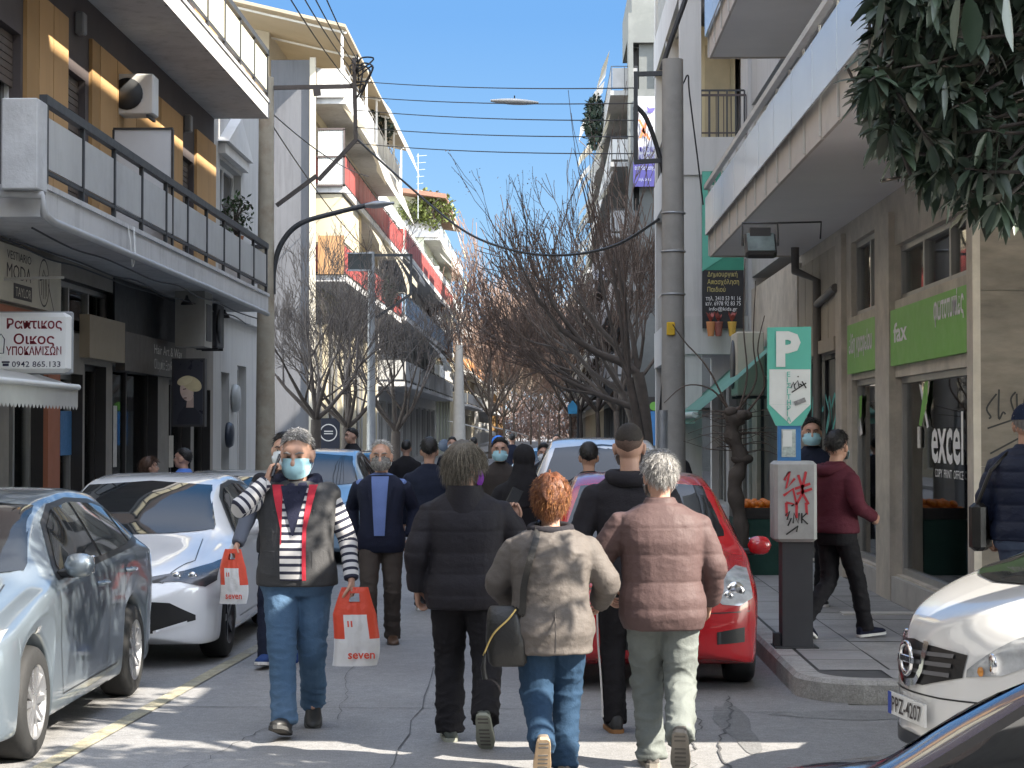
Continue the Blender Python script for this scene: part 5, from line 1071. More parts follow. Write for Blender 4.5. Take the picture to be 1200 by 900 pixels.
class Person:
    def __init__(s, label, loc, rz, H=1.75, legs=None, arms=None, girth=1.0, belly=0, lean=0, side=0, head=(0, 0), skin=None, vox=.010, res=1.0, sitting=False, hipz=None, group=None, seed=1, shoulder=.185, headsz=1.09, leanback=0):
        s.t = thing('person', label, 'person', loc, rz, group); s.k = k = H/1.75; s.seed = seed; s.vox = vox*res; s.res = res; s.skin = skin or SKIN
        s.girth = girth; s.belly = belly; s.lean = lean; s.side = side
        legs = legs or {'L': (-.095, .0, .085, 0), 'R': (.095, .0, .085, 0)}; arms = arms or {}
        hz = hipz or .93
        s.hipz = hz
        s.zo = (hz-.93)
        s.joint = {}
        for q, sx in (('L', -1), ('R', 1)):
            hip = V((sx*.092, 0, hz))*k; a = V(legs[q][:3])*k; kn, an = ik(hip, a, .445*k, .425*k, V((sx*.08, 1, .15)))
            s.joint['hip'+q], s.joint['knee'+q], s.joint['ankle'+q] = hip, kn, an; s.joint['pitch'+q] = legs[q][3]; s.joint['yaw'+q] = legs[q][4] if len(legs[q]) > 4 else -sx*6
            sh = s.sp(V((sx*shoulder*.97, 0, 1.392))); A = arms.get(q, {}); w = V(A.get('w', (sx*.27, .06, .90)))*k
            el, wr = ik(sh, w, .29*k, .255*k, V(A.get('hint', (sx*.5, -1, 0)))); s.joint['sh'+q], s.joint['el'+q], s.joint['wr'+q] = sh, el, wr
            s.joint['palm'+q] = V(A.get('palm', (-sx, 0, 0))); s.joint['hd'+q] = V(A['hd']).normalized() if 'hd' in A else (wr-el).normalized(); s.joint['curl'+q] = A.get('curl', .45)
        s.hc = s.sp(V((0, .025, 1.628))); s.hs = k*headsz
        s.hr = Matrix.Rotation(R(head[0]), 3, 'Z') @ Matrix.Rotation(R(head[1]), 3, 'X')
        s.body()
    def sp(s, p):
        """torso point (given for a 1.75 m figure standing straight) with the lean applied"""
        p = V(p); dz = p.z-.93; return V((p.x+s.side*dz, p.y+s.lean*dz, p.z+s.zo))*s.k
    def hp(s, x, y, z): return s.hc+s.hr@(V((x, y, z))*s.hs)
    RINGS = [(.78, .145, .095), (.86, .172, .122), (.94, .172, .125), (1.04, .155, .115), (1.14, .155, .118), (1.27, .172, .125), (1.36, .183, .115), (1.415, .170, .098), (1.455, .115, .078), (1.49, .066, .064)]
    def torso(s, mb, z0, z1, e=0, fl=0, p=2.4, n=24, drop=0, capr=1.0):
        zs = [z0]+[r[0] for r in s.RINGS if z0+.01 < r[0] < z1-.01]+[z1]; rings = []
        for z in zs:
            rx = np.interp(z, [r[0] for r in s.RINGS], [r[1] for r in s.RINGS])*s.girth+e; ry = np.interp(z, [r[0] for r in s.RINGS], [r[2] for r in s.RINGS])*s.girth+e
            if e > .01 and z > 1.33: rx -= e*.55*min(1, (z-1.33)/.09); ry -= e*.3*min(1, (z-1.33)/.09)
            if fl and z < 1.05: rx += fl*(1.05-z)/.3; ry += fl*(1.05-z)/.3
            by = s.belly*math.exp(-((z-1.05)/.16)**2); c = s.sp(V((0, by*.5, z))); rings.append(ell(c, rx*s.k, (ry+by*.5)*s.k, n, p))
        mb.loft(rings)
    def limb(s, mb, a, b, c, ra, rb, rc, rm1=None, rm2=None, n=16, ext=0):
        k = s.k; d = (c-b).normalized(); c = c+d*ext
        r1 = rm1 or (ra+rb)/2; r2 = rm2 or (rb+rc)/2
        pts = [a-(b-a).normalized()*.012*k, a.lerp(b, .10), a.lerp(b, .3), a.lerp(b, .7), b-(b-a).normalized()*.035*k, b+(c-b).normalized()*.035*k, b.lerp(c, .35), b.lerp(c, .75), c]
        rs = [ra*.5, ra*.93, ra*.5+r1*.5, r1*.5+rb*.5, rb, rb, r2, (r2+rc)/2, rc]
        pts[4] = pts[4].lerp(b, .3); pts[5] = pts[5].lerp(b, .3)
        mb.tube(pts, [q*k for q in rs], n)
    def body(s):
        mb = MB(); J = s.joint; k = s.k
        s.torso(mb, .86, 1.47, -.045); 
        for q in 'LR':
            s.limb(mb, J['hip'+q], J['knee'+q], J['ankle'+q], .06, .045, .03); s.limb(mb, J['sh'+q], J['el'+q], J['wr'+q], .05, .038, .026)
            mb.ellipsoid(J['ankle'+q]+V((0, .03, -.03))*k, (.028*k, .05*k, .03*k))
        nb = s.sp(V((0, -.005, 1.43))); mb.tube([nb, s.sp(V((0, .0, 1.50))), s.hp(0, -.02, -.06)], [.064*k, .056*k, .055*k], 14)
        E = lambda c, r: mb.ellipsoid(s.hp(*c), tuple(q*s.hs for q in r), 18, 12, 0, s.hr)
        E((0, -.012, .020), (.074, .094, .098)); E((0, .022, -.045), (.058, .064, .070)); E((0, .045, -.085), (.034, .036, .026)); E((0, .068, .035), (.052, .024, .03))
        E((0, .098, -.028), (.0145, .020, .020)); E((0, .088, -.005), (.010, .016, .03)); E((0, .080, -.066), (.025, .015, .011)); E((.034, .058, -.03), (.024, .022, .024)); E((-.034, .058, -.03), (.024, .022, .024))
        for sx in (-1, 1): E((sx*.077, -.008, -.012), (.010, .024, .033)); E((sx*.085, -.018, .0), (.006, .018, .024))
        me = remesh(mb, s.vox*.8, 3)
        # hands are welded into the same mesh at the wrists
        hb = MB()
        for q, sx in (('L', -1), ('R', 1)): hand_mb(hb, J['wr'+q], J['hd'+q], J['palm'+q], J['curl'+q], q == 'R', k*1.0)
        n0 = len(me.vertices); vs = [tuple(v.co) for v in me.vertices]+hb.v; fs = [tuple(p.vertices) for p in me.polygons]+[tuple(i+n0 for i in f) for f in hb.f]
        m2 = bpy.data.meshes.new('body'); m2.from_pydata(vs, [], fs); bpy.data.meshes.remove(me)
        for p in m2.polygons: p.use_smooth = True
        s.bodyo = link('body', m2, [s.skin], s.t)
    def face(s, brow=None, closed=False):
        for sx in (-1, 1):
            mb = MB(); mb.ellipsoid(s.hp(sx*.031, .0775, .004), (.0125*s.hs, 0.008*s.hs, (.003 if closed else .0045)*s.hs), 10, 8, 0, s.hr); e = mb.build('eye', EYED if closed else EYEW, s.t, False)
            if not closed: mb = MB(); mb.ellipsoid(s.hp(sx*.031, .083, .004), (.0058*s.hs, .005*s.hs, .0044*s.hs), 8, 6, 0, s.hr); mb.build('iris', EYED, e, False)
            mb = MB(); mb.tube([s.hp(sx*.014, .094, .023), s.hp(sx*.032, .092, .030), s.hp(sx*.052, .075, .024)], [.004*s.hs, .005*s.hs, .003*s.hs], 6); mb.build('eyebrow', brow or EYED, s.t, False)
    def mask(s, mat, nose=.0, loops=True):
        rows = []
        for j in range(9):
            t = j/8; z = -.108+t*.108+nose; row = []
            for i in range(17):
                a = -1.25+2.5*i/16; w_ = .066+.012*sin(pi*min(1, t*1.1)); d = .066+.042*sin(pi*(.18+.72*t))*max(0, cos(a))**1.2
                zz_ = z-(.012*(abs(a)/1.25)**2*(1 if t > .5 else -1.5))
                row.append(s.hp(sin(a)*w_*1.08, .012+cos(a)*d*1.0, zz_))
            rows.append(row)
        mb = MB(); mb.grid(rows); m_ = mb.build('face_mask', mat, s.t, False)
        if loops:
            mb = MB()
            for sx in (-1, 1):
                for z in (-.016, -.085): mb.tube([s.hp(sx*.066, .03, z), s.hp(sx*.079, .0, z*.5-.015), s.hp(sx*.084, -.022, -.008)], .0016*s.hs, 5)
            mb.build('ear_loop', WHITE, m_, False)
    def skull(s, th, az, out=0, low=0):
        """a point near the skull: th from the crown, az from the front"""
        a, b, c = .078+out, .100+out, .106+out; tt = min(th, 1.6)
        x, y, z = a*sin(tt)*sin(az), b*sin(tt)*cos(az), c*cos(tt)
        if th > 1.6: z -= (th-1.6)*.10; f = 1-low*(th-1.6); x *= f; y *= f
        return V((x, y-.012, z+.018))
    def hair(s, mat, front=.85, sidel=1.35, back=2.15, thick=.012, thin=.004, strands=300, ln=.035, rad=.0022, mat2=None, wave=0, out=.35, rough=.004, low=.3, down=.6, seed=3, recede=0):
        rnd = random.Random(seed+s.seed); NA, NT = 40, 14
        lim = lambda az: float(np.interp(abs((az+pi) % (2*pi)-pi), [0, .5, 1.0, 1.57, 2.2, pi], [front, front+.05, front+.28, sidel, (sidel+back)/2+.15, back]))
        rows = []
        for i in range(NT+1):
            row = []
            for j in range(NA):
                az = 2*pi*j/NA; th = lim(az)*i/NT; q = thick*(1-(i/NT)**3)+thin*.0+rough*noise.noise(V((sin(az)*sin(th)*9, cos(az)*sin(th)*9, cos(th)*9+s.seed)))
                if i == NT: q = -.006
                p = s.skull(th, az, max(-.006, q), low); row.append(s.hp(*p))
            rows.append(row)
        mb = MB(); mb.loft(rows, 0, False); h = mb.build('hair', mat, s.t, False)
        mbs = [MB(), MB()]
        for i in range(int(strands)):
            az = rnd.uniform(0, 2*pi); th = lim(az)*math.sqrt(rnd.uniform(.0, .98)); b = s.skull(th, az, thick*.6*(1-(th/lim(az))**3), low)
            n_ = V((sin(th)*sin(az), sin(th)*cos(az), cos(th))); tn = V((cos(th)*sin(az), cos(th)*cos(az), -sin(th))); sd_ = V((cos(az), -sin(az), 0))
            d = (n_*out+tn*down+sd_*rnd.uniform(-.4, .4)).normalized(); L_ = ln*rnd.uniform(.6, 1.3); pts = []; p = V(b); ph = rnd.uniform(0, 6); ns_ = 6 if wave else 4
            for q in range(ns_):
                pts.append(s.hp(*p)); d = (d+V((0, 0, -.18))*(1 if ln > .05 else .3)+(sd_*sin(ph+q*1.9)+n_*cos(ph+q*1.9))*wave).normalized(); p = p+d*(L_/(ns_-1))
            mbs[rnd.random() < .35 and mat2 is not None].tube(pts, [rad*s.hs*(1-.75*q/(ns_-1)) for q in range(ns_)], 5, caps=False)
        for b_, m_ in zip(mbs, (mat, mat2)):
            if b_.v: b_.build('hair_strands', m_, h, False)
        return h
    def jacket(s, mat, hem=.80, e=.03, arm=(.078, .066, .052), puff=0, q=.11, fold=.006, sleeve=0, name='jacket', collar=1.505, fl=.015, attr=False, vox=None, sleeves=True, pz=0, cr=.075):
        mb = MB(); J = s.joint; s.torso(mb, hem, min(collar, 1.475), e, fl)
        if collar > 1.475: mb.loft([ell(s.sp(V((0, -.004, z))), r_*s.k, r_*1.02*s.k, 18) for z, r_ in ((1.43, cr+.03), (1.475, cr+.012), (collar, cr))])
        if sleeves:
            for c in 'LR': s.limb(mb, J['sh'+c], J['el'+c], J['wr'+c], *arm, ext=sleeve*s.k)
        else:
            for c in 'LR': mb.ellipsoid(J['sh'+c]*1.0, (arm[0]*.9*s.k,)*3)
        off = V((s.seed*3.1, 0, 0))
        def fn(c, n):
            d = 0
            if puff:
                f = abs(sin(pi*(c.z/s.k+pz)/q)); d += puff*(f**.45-1)
            v_ = noise.noise(V((c.x*6, c.y*6, c.z*13))+off)+.5*noise.noise(V((c.x*15, c.y*15, c.z*24))+off)
            rg = (1-abs(noise.noise(V((c.x*4+c.z*5, c.y*5, c.z*7-c.x*3))+off*2)))**3
            r2 = (1-abs(noise.noise(V((c.x*9-c.z*12, c.y*11, c.z*19+c.x*6))+off*3)))**5
            ev = .55+.9*max(0, noise.noise(V((c.x*2.5, c.y*2.5, c.z*2.5))+off*5)); d += fold*ev*(v_*.45+rg*.6+r2*.35)
            return d
        me = remesh(mb, vox or s.vox, 10, fn); return link(name, me, [mat], s.t)
    def trousers(s, mat, thigh=.098, knee=.072, hem=.068, fold=.006, name='trousers', length=0, waist=1.0):
        mb = MB(); J = s.joint; s.torso(mb, .80, waist, .02)
        for c in 'LR':
            s.limb(mb, J['hip'+c]+V((0, 0, .0)), J['knee'+c], J['ankle'+c], thigh*s.girth**.5, knee*s.girth**.5, hem, thigh*s.girth**.5*.93, hem*1.02, ext=(length+.035)*s.k)
        off = V((s.seed*7.7, 2, 0)); kz = (J['kneeL'].z+J['kneeR'].z)/2
        def fn(c, n):
            low = max(0, 1-c.z/(.40*s.k)); kn = math.exp(-((c.z-kz)/.10)**2)*.7; a = .45+1.5*low+kn
            v_ = noise.noise(V((c.x*7, c.y*7, c.z*17))+off)+.5*noise.noise(V((c.x*14, c.y*14, c.z*34))+off)
            r2 = (1-abs(noise.noise(V((c.x*9+c.z*6, c.y*9, c.z*16-c.x*5))+off*3)))**5
            return fold*(a*v_+r2*(.3+.6*a))
        me = remesh(mb, s.vox, 4, fn); return link(name, me, [mat], s.t)
    def shoes(s, mat, sole, size=1.0, thick=.026, lace=None):
        k = s.k*size
        for c in 'LR':
            A, p, yw = s.joint['ankle'+c], R(s.joint['pitch'+c]), R(s.joint['yaw'+c])
            m3 = Matrix.Rotation(yw, 3, 'Z') @ Matrix.Rotation(-p, 3, 'X'); T = lambda x, y, z: A+m3@(V((x, y, z))*k)
            prof = [(-.082, .020, .035), (-.074, .034, .075), (-.045, .040, .105), (-.0, .042, .105), (.04, .044, .085), (.09, .050, .062), (.135, .050, .05), (.17, .042, .043), (.190, .026, .034), (.197, .010, .025)]
            mb = MB(); rings = []
            for y, hw, h in prof:
                ring = []
                for i in range(16):
                    t = 2*pi*i/16; cx, sx = cos(t), sin(t); zz_ = (h/2)+(h/2)*math.copysign(abs(sx)**.8, sx); ring.append(T(hw*math.copysign(abs(cx)**.75, cx)*(1-.18*max(0, sx)), y, -.075+zz_))
                rings.append(ring)
            mb.loft(rings); sh = mb.build('shoe', mat, s.t, False, True)
            mb = MB(); out = [(y, hw+.004) for y, hw, h in prof]; out[0] = (-.088, .022); out[-1] = (.203, .012)
            rr = []
            for z in (-.085, -.083, -.075+thick*.4, -.075+thick*.5):
                g = .0 if -.085 < z < -.075+thick*.45 else .004
                rr.append([T(hw-g, y, z) for y, hw in out]+[T(-(hw-g), y, z) for y, hw in reversed(out)])
            mb.loft(rr, 0, True, False); so = mb.build('sole', sole, sh, False, True)
            mb = MB()
            for y in (-.06, -.03, .03, .06, .09, .12, .15): mb.obox(T(0, y, -.0865), (.06*k, .010*k, .004), m3)
            mb.build('tread', M('tread', (.12, .11, .10), .9), so, False)
    def tube_child(s, name, pts, r, mat, n=8):
        mb = MB(); mb.tube(pts, r, n); return mb.build(name, mat, s.t, False)
DENIM = cloth('denim_blue', (.06, .115, .19), stain=.6, sts=3, stcol=(.13, .21, .31)); DENIMD = cloth('denim_dark', (.018, .045, .085), stain=.4, sts=3, stcol=(.03, .07, .13)); JEANG = cloth('denim_pale', (.15, .165, .155), stain=.5, sts=3, stcol=(.23, .255, .24))
BLK = cloth('black_cloth', (.012, .011, .013)); BLK2 = cloth('charcoal_cloth', (.022, .020, .024)); NVY = cloth('navy_cloth', (.012, .016, .032)); SOLEW = M('sole_white', (.62, .60, .57), .7, n=.1, ns=12); SOLET = M('sole_tan', (.38, .27, .17), .8, n=.2, ns=14); SOLEG = M('sole_grey', (.26, .27, .22), .8, n=.15, ns=14); SHBLK = M('shoe_black', (.02, .02, .02), .5); SHBRN = M('shoe_brown', (.09, .05, .03), .45)
GRYH = hairm('hair_grey', (.22, .21, .20)); WHTH = hairm('hair_white', (.55, .53, .50)); BLKH = hairm('hair_black', (.012, .010, .009)); REDH = hairm('hair_red', (.13, .042, .016)); REDH2 = hairm('hair_red_light', (.34, .14, .045)); BLNH = hairm('hair_ash', (.10, .083, .062)); BLNH2 = hairm('hair_ash_light', (.24, .205, .155)); BRNH = hairm('hair_brown', (.07, .035, .02))
def at(px, d, z=0):
    p = P(px, 505, d); return V((p.x, d, z))
# --- man on the phone, walking towards the camera
p = Person('man in a striped shirt and grey vest walking while holding a phone to his ear', at(349, 11.75), pi, 1.81, {'L': (-.07, -.22, .15, 28), 'R': (.035, .30, .10, -16)}, {'R': dict(w=(.165, .13, 1.475), hint=(.8, .4, -.85), hd=(-.28, -.20, 1), palm=(-1, -.15, 0), curl=.75), 'L': dict(w=(-.33, .10, .90), hint=(-.6, -1, 0), curl=.95, hd=(-.05, .05, -1))}, girth=1.17, belly=.05, head=(-6, -11), vox=.008, seed=2, headsz=1.16)
PH = p
p.face(GRYH, True); p.mask(MASKB); p.hair(GRYH, .78, 1.25, 2.0, .013, strands=900, ln=.020, mat2=WHTH, out=.35, rad=.002)
STR = bpy.data.materials.new('striped_jersey'); STR.use_nodes = True; t_ = STR.node_tree; b_ = t_.nodes['Principled BSDF']; b_.inputs['Roughness'].default_value = .85
a_ = t_.nodes.new('ShaderNodeAttribute'); a_.attribute_name = 'stripe'; m1 = t_.nodes.new('ShaderNodeMath'); m1.operation = 'FRACT'; cr_ = t_.nodes.new('ShaderNodeValToRGB'); cr_.color_ramp.interpolation = 'CONSTANT'
cr_.color_ramp.elements[0].color = (.60, .58, .57, 1); cr_.color_ramp.elements[1].position = .60; cr_.color_ramp.elements[1].color = (.022, .024, .045, 1)
t_.links.new(a_.outputs['Fac'], m1.inputs[0]); t_.links.new(m1.outputs[0], cr_.inputs[0]); t_.links.new(cr_.outputs[0], b_.inputs['Base Color'])
sh = p.jacket(STR, .93, .012, (.068, .056, .042), fold=.005, name='striped_shirt', collar=1.47, fl=0, vox=.0075)
at_ = sh.data.attributes.new('stripe', 'FLOAT', 'POINT'); J = p.joint
vals = []
for v in sh.data.vertices:
    c = v.co; best = (9, 0)
    for q in 'LR':
        for a, b, base in ((J['sh'+q], J['el'+q], 0), (J['el'+q], J['wr'+q], (J['el'+q]-J['sh'+q]).length)):
            ab = b-a; tt = max(0, min(1, (c-a).dot(ab)/ab.length_squared)); d_ = (c-a-ab*tt).length
            if d_ < best[0]: best = (d_, base+tt*ab.length)
    arm_ = best[0] < .085 and abs(c.x) > .16*p.k
    vals.append((best[1] if arm_ else c.z)/.047)
at_.data.foreach_set('value', vals)
p.jacket(cloth('vest_grey', (.060, .060, .062)), .86, .034, (.088, 0, 0), fold=.006, name='vest', collar=1.475, fl=.01, sleeves=False)
VRED = cloth('vest_lining', (.45, .03, .05)); NV2 = cloth('navy_knit', (.014, .016, .035))
# open front of the vest: shirt panel, red facing, navy hood
def front_panel(pp, xs, zs, e, mat, name, out=.0):
    rows = []
    for z in zs:
        rx = np.interp(z, [r[0] for r in pp.RINGS], [r[1] for r in pp.RINGS])*pp.girth+e; ry = np.interp(z, [r[0] for r in pp.RINGS], [r[2] for r in pp.RINGS])*pp.girth+e; by = pp.belly*math.exp(-((z-1.05)/.16)**2); row = []
        for i in range(9):
            x = xs(z)[0]+(xs(z)[1]-xs(z)[0])*i/8; f = max(0, 1-(abs(x)/rx)**2.4)**(1/2.4); row.append(pp.sp(V((x, by*.5+(ry+by*.5)*f+out, z))))
        rows.append(row)
    mb = MB(); mb.grid(rows); o_ = mb.build(name, mat, pp.t, False); return o_
zs_ = [.90+.03*i for i in range(19)]
o_ = front_panel(p, lambda z: (-.055-.03*max(0, (z-1.2)/.25), .075+.0*z), zs_, .042, STR, 'shirt_front', .004)
at_ = o_.data.attributes.new('stripe', 'FLOAT', 'POINT'); at_.data.foreach_set('value', [v.co.z/.047 for v in o_.data.vertices])
front_panel(p, lambda z: (.066, .074+.06*max(0, (z-1.2)/.25)), zs_[7:]+[1.455], .044, VRED, 'vest_facing', .008); front_panel(p, lambda z: (-.078-.055*max(0, (z-1.2)/.25), -.055-.03*max(0, (z-1.2)/.25)), zs_+[1.455], .044, VRED, 'vest_facing', .008)
mb = MB()
for i in range(17):
    pass
ringp = [p.sp(V((.105*sin(a), -.015+.085*cos(a)*(1.25 if cos(a) > 0 else 1), 1.475-.045*max(0, cos(a))))) for a in [2*pi*i/24 for i in range(25)]]
mb.tube(ringp, [(.040+.006*sin(i*2.3))*p.k for i in range(25)], 10); mb.build('hood_collar', NV2, p.t, False)
front_panel(p, lambda z: (-.075*(z-1.16)/.29-.005, .075*(z-1.16)/.29+.005), [1.16+.029*i for i in range(11)], .046, NV2, 'knit_neck', .010)
for sx in (-1, 1): p.tube_child('drawstring', [p.sp(V((sx*.03, .17, 1.42))), p.sp(V((sx*.035, .185, 1.3))), p.sp(V((sx*.03, .20, 1.20)))], .004, NV2)
for z, sx in ((1.27, 1), (1.27, -1), (1.02, 1), (1.02, -1)):
    mb = MB(); c = p.sp(V((sx*.135, .125+p.belly*(.9 if z < 1.1 else .3), z))); mb.obox(c, (.10, .03, .09 if z > 1.1 else .12), Matrix.Rotation(-sx*R(35), 3, 'Z'), bev=.01); mb.build('pocket', MATS['vest_grey'], p.t, False)
p.trousers(DENIM, .105, .078, .074, .007); p.shoes(SHBLK, M('sole_dark', (.05, .05, .05), .8))
hd = p.joint['wrR']+p.joint['hdR']*.085; mm = p.joint['hdR'].to_track_quat('Z', 'Y').to_matrix()
def in_world(pp, v): return V(pp.t.location)+Matrix.Rotation(pp.t.rotation_euler.z, 3, 'Z')@v
t = thing('mobile_phone', 'dark phone held to his ear by the man in the striped shirt', 'phone', in_world(p, hd), pi)
mb = MB(); mb.obox(V((-.03, -.0, .01)), (.010, .074, .15), Matrix.Rotation(R(-18), 3, 'Y')@Matrix.Rotation(R(14), 3, 'X'), bev=.003); mb.build('case', M('phone_black', (.01, .01, .012), .2), t, False)
mb = MB(); mb.obox(V((-.036, 0, .01)), (.002, .066, .138), Matrix.Rotation(R(-18), 3, 'Y')@Matrix.Rotation(R(14), 3, 'X')); mb.build('screen', CGLASS, t, False)
# carrier bags
BAGW = M('bag_white', (.62, .61, .60), .45, n=.05, ns=6, bump=.5, bs=14); BAGR = M('bag_red', (.62, .06, .025), .45, n=.06, ns=6, bump=.5, bs=14)
def carrier(label, top, rz, w=.27, h=.47):
    t = thing('plastic_bag', label, 'bag', top-V((0, 0, h)), rz, 'red and white carrier bags'); rnd = random.Random(int(w*100))
    def sheet(u0, u1, z0, z1, nx=18, nz=18):
        pass
    NX, NZ = 26, 26; fr, bk = [], []
    for j in range(NZ+1):
        z = h*j/NZ; f = j/NZ; wd = w*(1-.42*max(0, f-.66)/.34)*(1+.03*sin(f*7)); dp = .055*(1-f**2.5)+.004; ra, rb = [], []
        for i in range(NX+1):
            u = -1+2*i/NX; wr_ = .012*noise.noise(V((u*2.2, z*7, 4)))+.008*noise.noise(V((u*5, z*16, 1))); x = u*wd/2+.02*(1-f)*sin(5*f); y = dp*math.sqrt(max(0, 1-abs(u)**2.5))
            ra.append(V((x, -y+wr_*(1-abs(u)), z))); rb.append(V((x, y+wr_*(1-abs(u)), z)))
        fr.append(ra); bk.append(rb)
    mb = MB(); vs = [q for r_ in fr for q in r_]+[q for r_ in bk for q in r_]; n = NX+1; N = n*(NZ+1); fs = []; mi = []
    for j in range(NZ):
        for i in range(NX):
            u = -1+2*(i+.5)/NX; f = (j+.5)/NZ
            if f > .80 and abs(u) < .28 and f < .93: continue
            red = f > .64 or (f > .33 and abs(u) > .56)
            if f > .50 and f < .58 and (.05 < abs(u+.28) < .13): red = True
            for b0, fl in ((0, 0), (N, 1)):
                q = (b0+j*n+i, b0+j*n+i+1, b0+(j+1)*n+i+1, b0+(j+1)*n+i); fs.append(q if not fl else tuple(reversed(q))); mi.append(1 if red else 0)
    for j in range(NZ):
        for i in (0, NX): fs.append((j*n+i, (j+1)*n+i, N+(j+1)*n+i, N+j*n+i)); mi.append(1 if (j+.5)/NZ > .33 else 0)
    mb.v = vs; mb.f = fs; mb.mi = mi; mb.sm = [True]*len(fs); mb.build('bag', [BAGW, BAGR], t, False)
    tx = text_mb('seven', (-w*.16, -.066, h*.10), (1, 0, 0), (0, 0, 1), .05, ext=.004, width=w*.60, bold=.02); tx.build('lettering', BAGR, t, False)
    return t
hw = in_world(p, p.joint['wrL']+p.joint['hdL']*.09)
carrier('red and white carrier bag hanging from the left hand of the man on the phone', hw+V((.02, -.03, .045)), R(8))
# --- person behind him with the other carrier bag
p = Person('person in dark trousers and blue trainers half hidden behind the man on the phone', at(333, 15.1), pi, 1.80, {'L': (-.05, -.2, .12, 20), 'R': (.10, .22, .10, -8)}, {'R': dict(w=(.33, .16, .92), hint=(.1, -1, 0), curl=.9)}, vox=.012, seed=4)
p.hair(BLKH, .8, 1.3, 2.0, .012, strands=150, ln=.02, rad=.003); p.face(BLKH); p.mask(MASKW)
p.jacket(BLK2, .85, .03, sleeves=False); p.jacket(cloth('pale_sleeve', (.11, .12, .15)), 1.0, .015, (.078, .064, .05), name='shirt', collar=1.47, fl=0); p.trousers(NVY); p.shoes(cloth('trainer_blue', (.02, .05, .16)), SOLEW)
carrier('smaller red and white carrier bag beside the white car, carried by the half hidden person', in_world(p, p.joint['wrR']+p.joint['hdR']*.09)+V((0, -.04, .04)), R(-10), .22, .42)
# --- man in the blazer
p = Person('grey haired man in a navy blazer and patterned mask walking towards the camera', at(447, 16.5), pi, 1.73, {'L': (-.09, -.10, .085, 5, 8), 'R': (.09, .16, .085, -4, -8)}, {'R': dict(w=(.25, -.10, .93)), 'L': dict(w=(-.25, -.06, .93))}, girth=1.04, belly=.03, vox=.009, seed=5, headsz=1.14)
p.face(GRYH); p.mask(M('mask_pattern', (.16, .15, .14), .8, n=.9, ns=60)); p.hair(WHTH, .62, 1.2, 1.95, .008, strands=260, ln=.022, mat2=GRYH, out=.5)
p.jacket(cloth('shirt_blue', (.13, .19, .40)), .94, .004, (.05, .05, .038), name='shirt', collar=1.49, fl=0, cr=.066, sleeves=False)
p.jacket(cloth('blazer_navy', (.013, .016, .033)), .80, .026, (.076, .062, .05), fold=.005, name='blazer', collar=1.47, fl=.012)
front_panel(p, lambda z: (-.045-.03*max(0, min(1, (z-.95)/.5)), .045+.03*max(0, min(1, (z-.95)/.5))), [.95+.03*i for i in range(18)], .034, MATS['shirt_blue'], 'shirt_front', .013)
for sx in (-1, 1): front_panel(p, lambda z, sx=sx: tuple(sorted((sx*(.045+.03*max(0, (z-.95)/.5)), sx*(.052+.075*max(0, (z-1.05)/.4))))), [1.05+.025*i for i in range(16)], .036, MATS['blazer_navy'], 'lapel', .018)
mb = MB(); mb.loft([ell(p.sp(V((0, .012, z))), (.172*p.girth+.012)*p.k, (.135*p.girth+.014)*p.k, 24, 2.4) for z in (.955, .99)]); mb.build('belt', SHBLK, p.t, False)
p.trousers(cloth('brown_trousers', (.062, .050, .042)), .10, .075, .07, .006); p.shoes(SHBRN, SHBLK)
# --- woman in the black quilted jacket, from behind
p = Person('person with ash blonde hair in a black quilted hooded jacket seen from behind', at(545, 11.35), 0, 1.74, {'L': (-.09, .06, .085, 0), 'R': (.13, -.30, .20, 52)}, {'L': dict(w=(-.285, .02, .90), hint=(-.6, -1, 0)), 'R': dict(w=(.285, .30, 1.28), hint=(.6, -.6, -1), hd=(.05, .15, 1), palm=(-.5, -1, 0), curl=.7)}, girth=1.13, vox=.008, seed=6, head=(-52, -4))
p.hair(BLNH, .8, 1.75, 2.35, .022, strands=2600, ln=.11, rad=.0014, mat2=BLNH2, out=.05, wave=.035, down=1.0, low=.05, rough=.008); p.mask(cloth('mask_purple', (.16, .03, .26))); p.face(BLNH)
QJ = cloth('quilted_black', (.019, .017, .021), .7, bs=30, bump=.3)
p.jacket(QJ, .79, .042, (.088, .075, .060), puff=.008, q=.125, fold=.006, collar=1.50)
mb = MB(); rings = []
for j in range(7):
    f = j/6; rings.append([p.sp(V((.135*sin(a)*(1-.25*f), -.03+(.10*cos(a) if cos(a) > 0 else .135*cos(a))*(1-.1*f)-.02*f, 1.425+.095*f-.07*max(0, -cos(a))*(1-f)-.03*max(0, cos(a))))) for a in [2*pi*i/28 for i in range(28)]])
mb.loft(rings); mb.build('hood', QJ, p.t, False)
p.trousers(BLK, .112, .085, .082, .007); p.shoes(M('shoe_greygreen', (.05, .06, .05), .7), SOLEG)
t = thing('mobile_phone', 'dark phone held up in the hand of the person in the black quilted jacket', 'phone', in_world(p, p.joint['wrR']+p.joint['hdR']*.12+V((-.01, .03, .02))))
mb = MB(); mb.obox((0, 0, 0), (.075, .010, .15), Matrix.Rotation(R(25), 3, 'Y')@Matrix.Rotation(R(-15), 3, 'X'), bev=.004); mb.build('case', MATS['phone_black'], t, False)
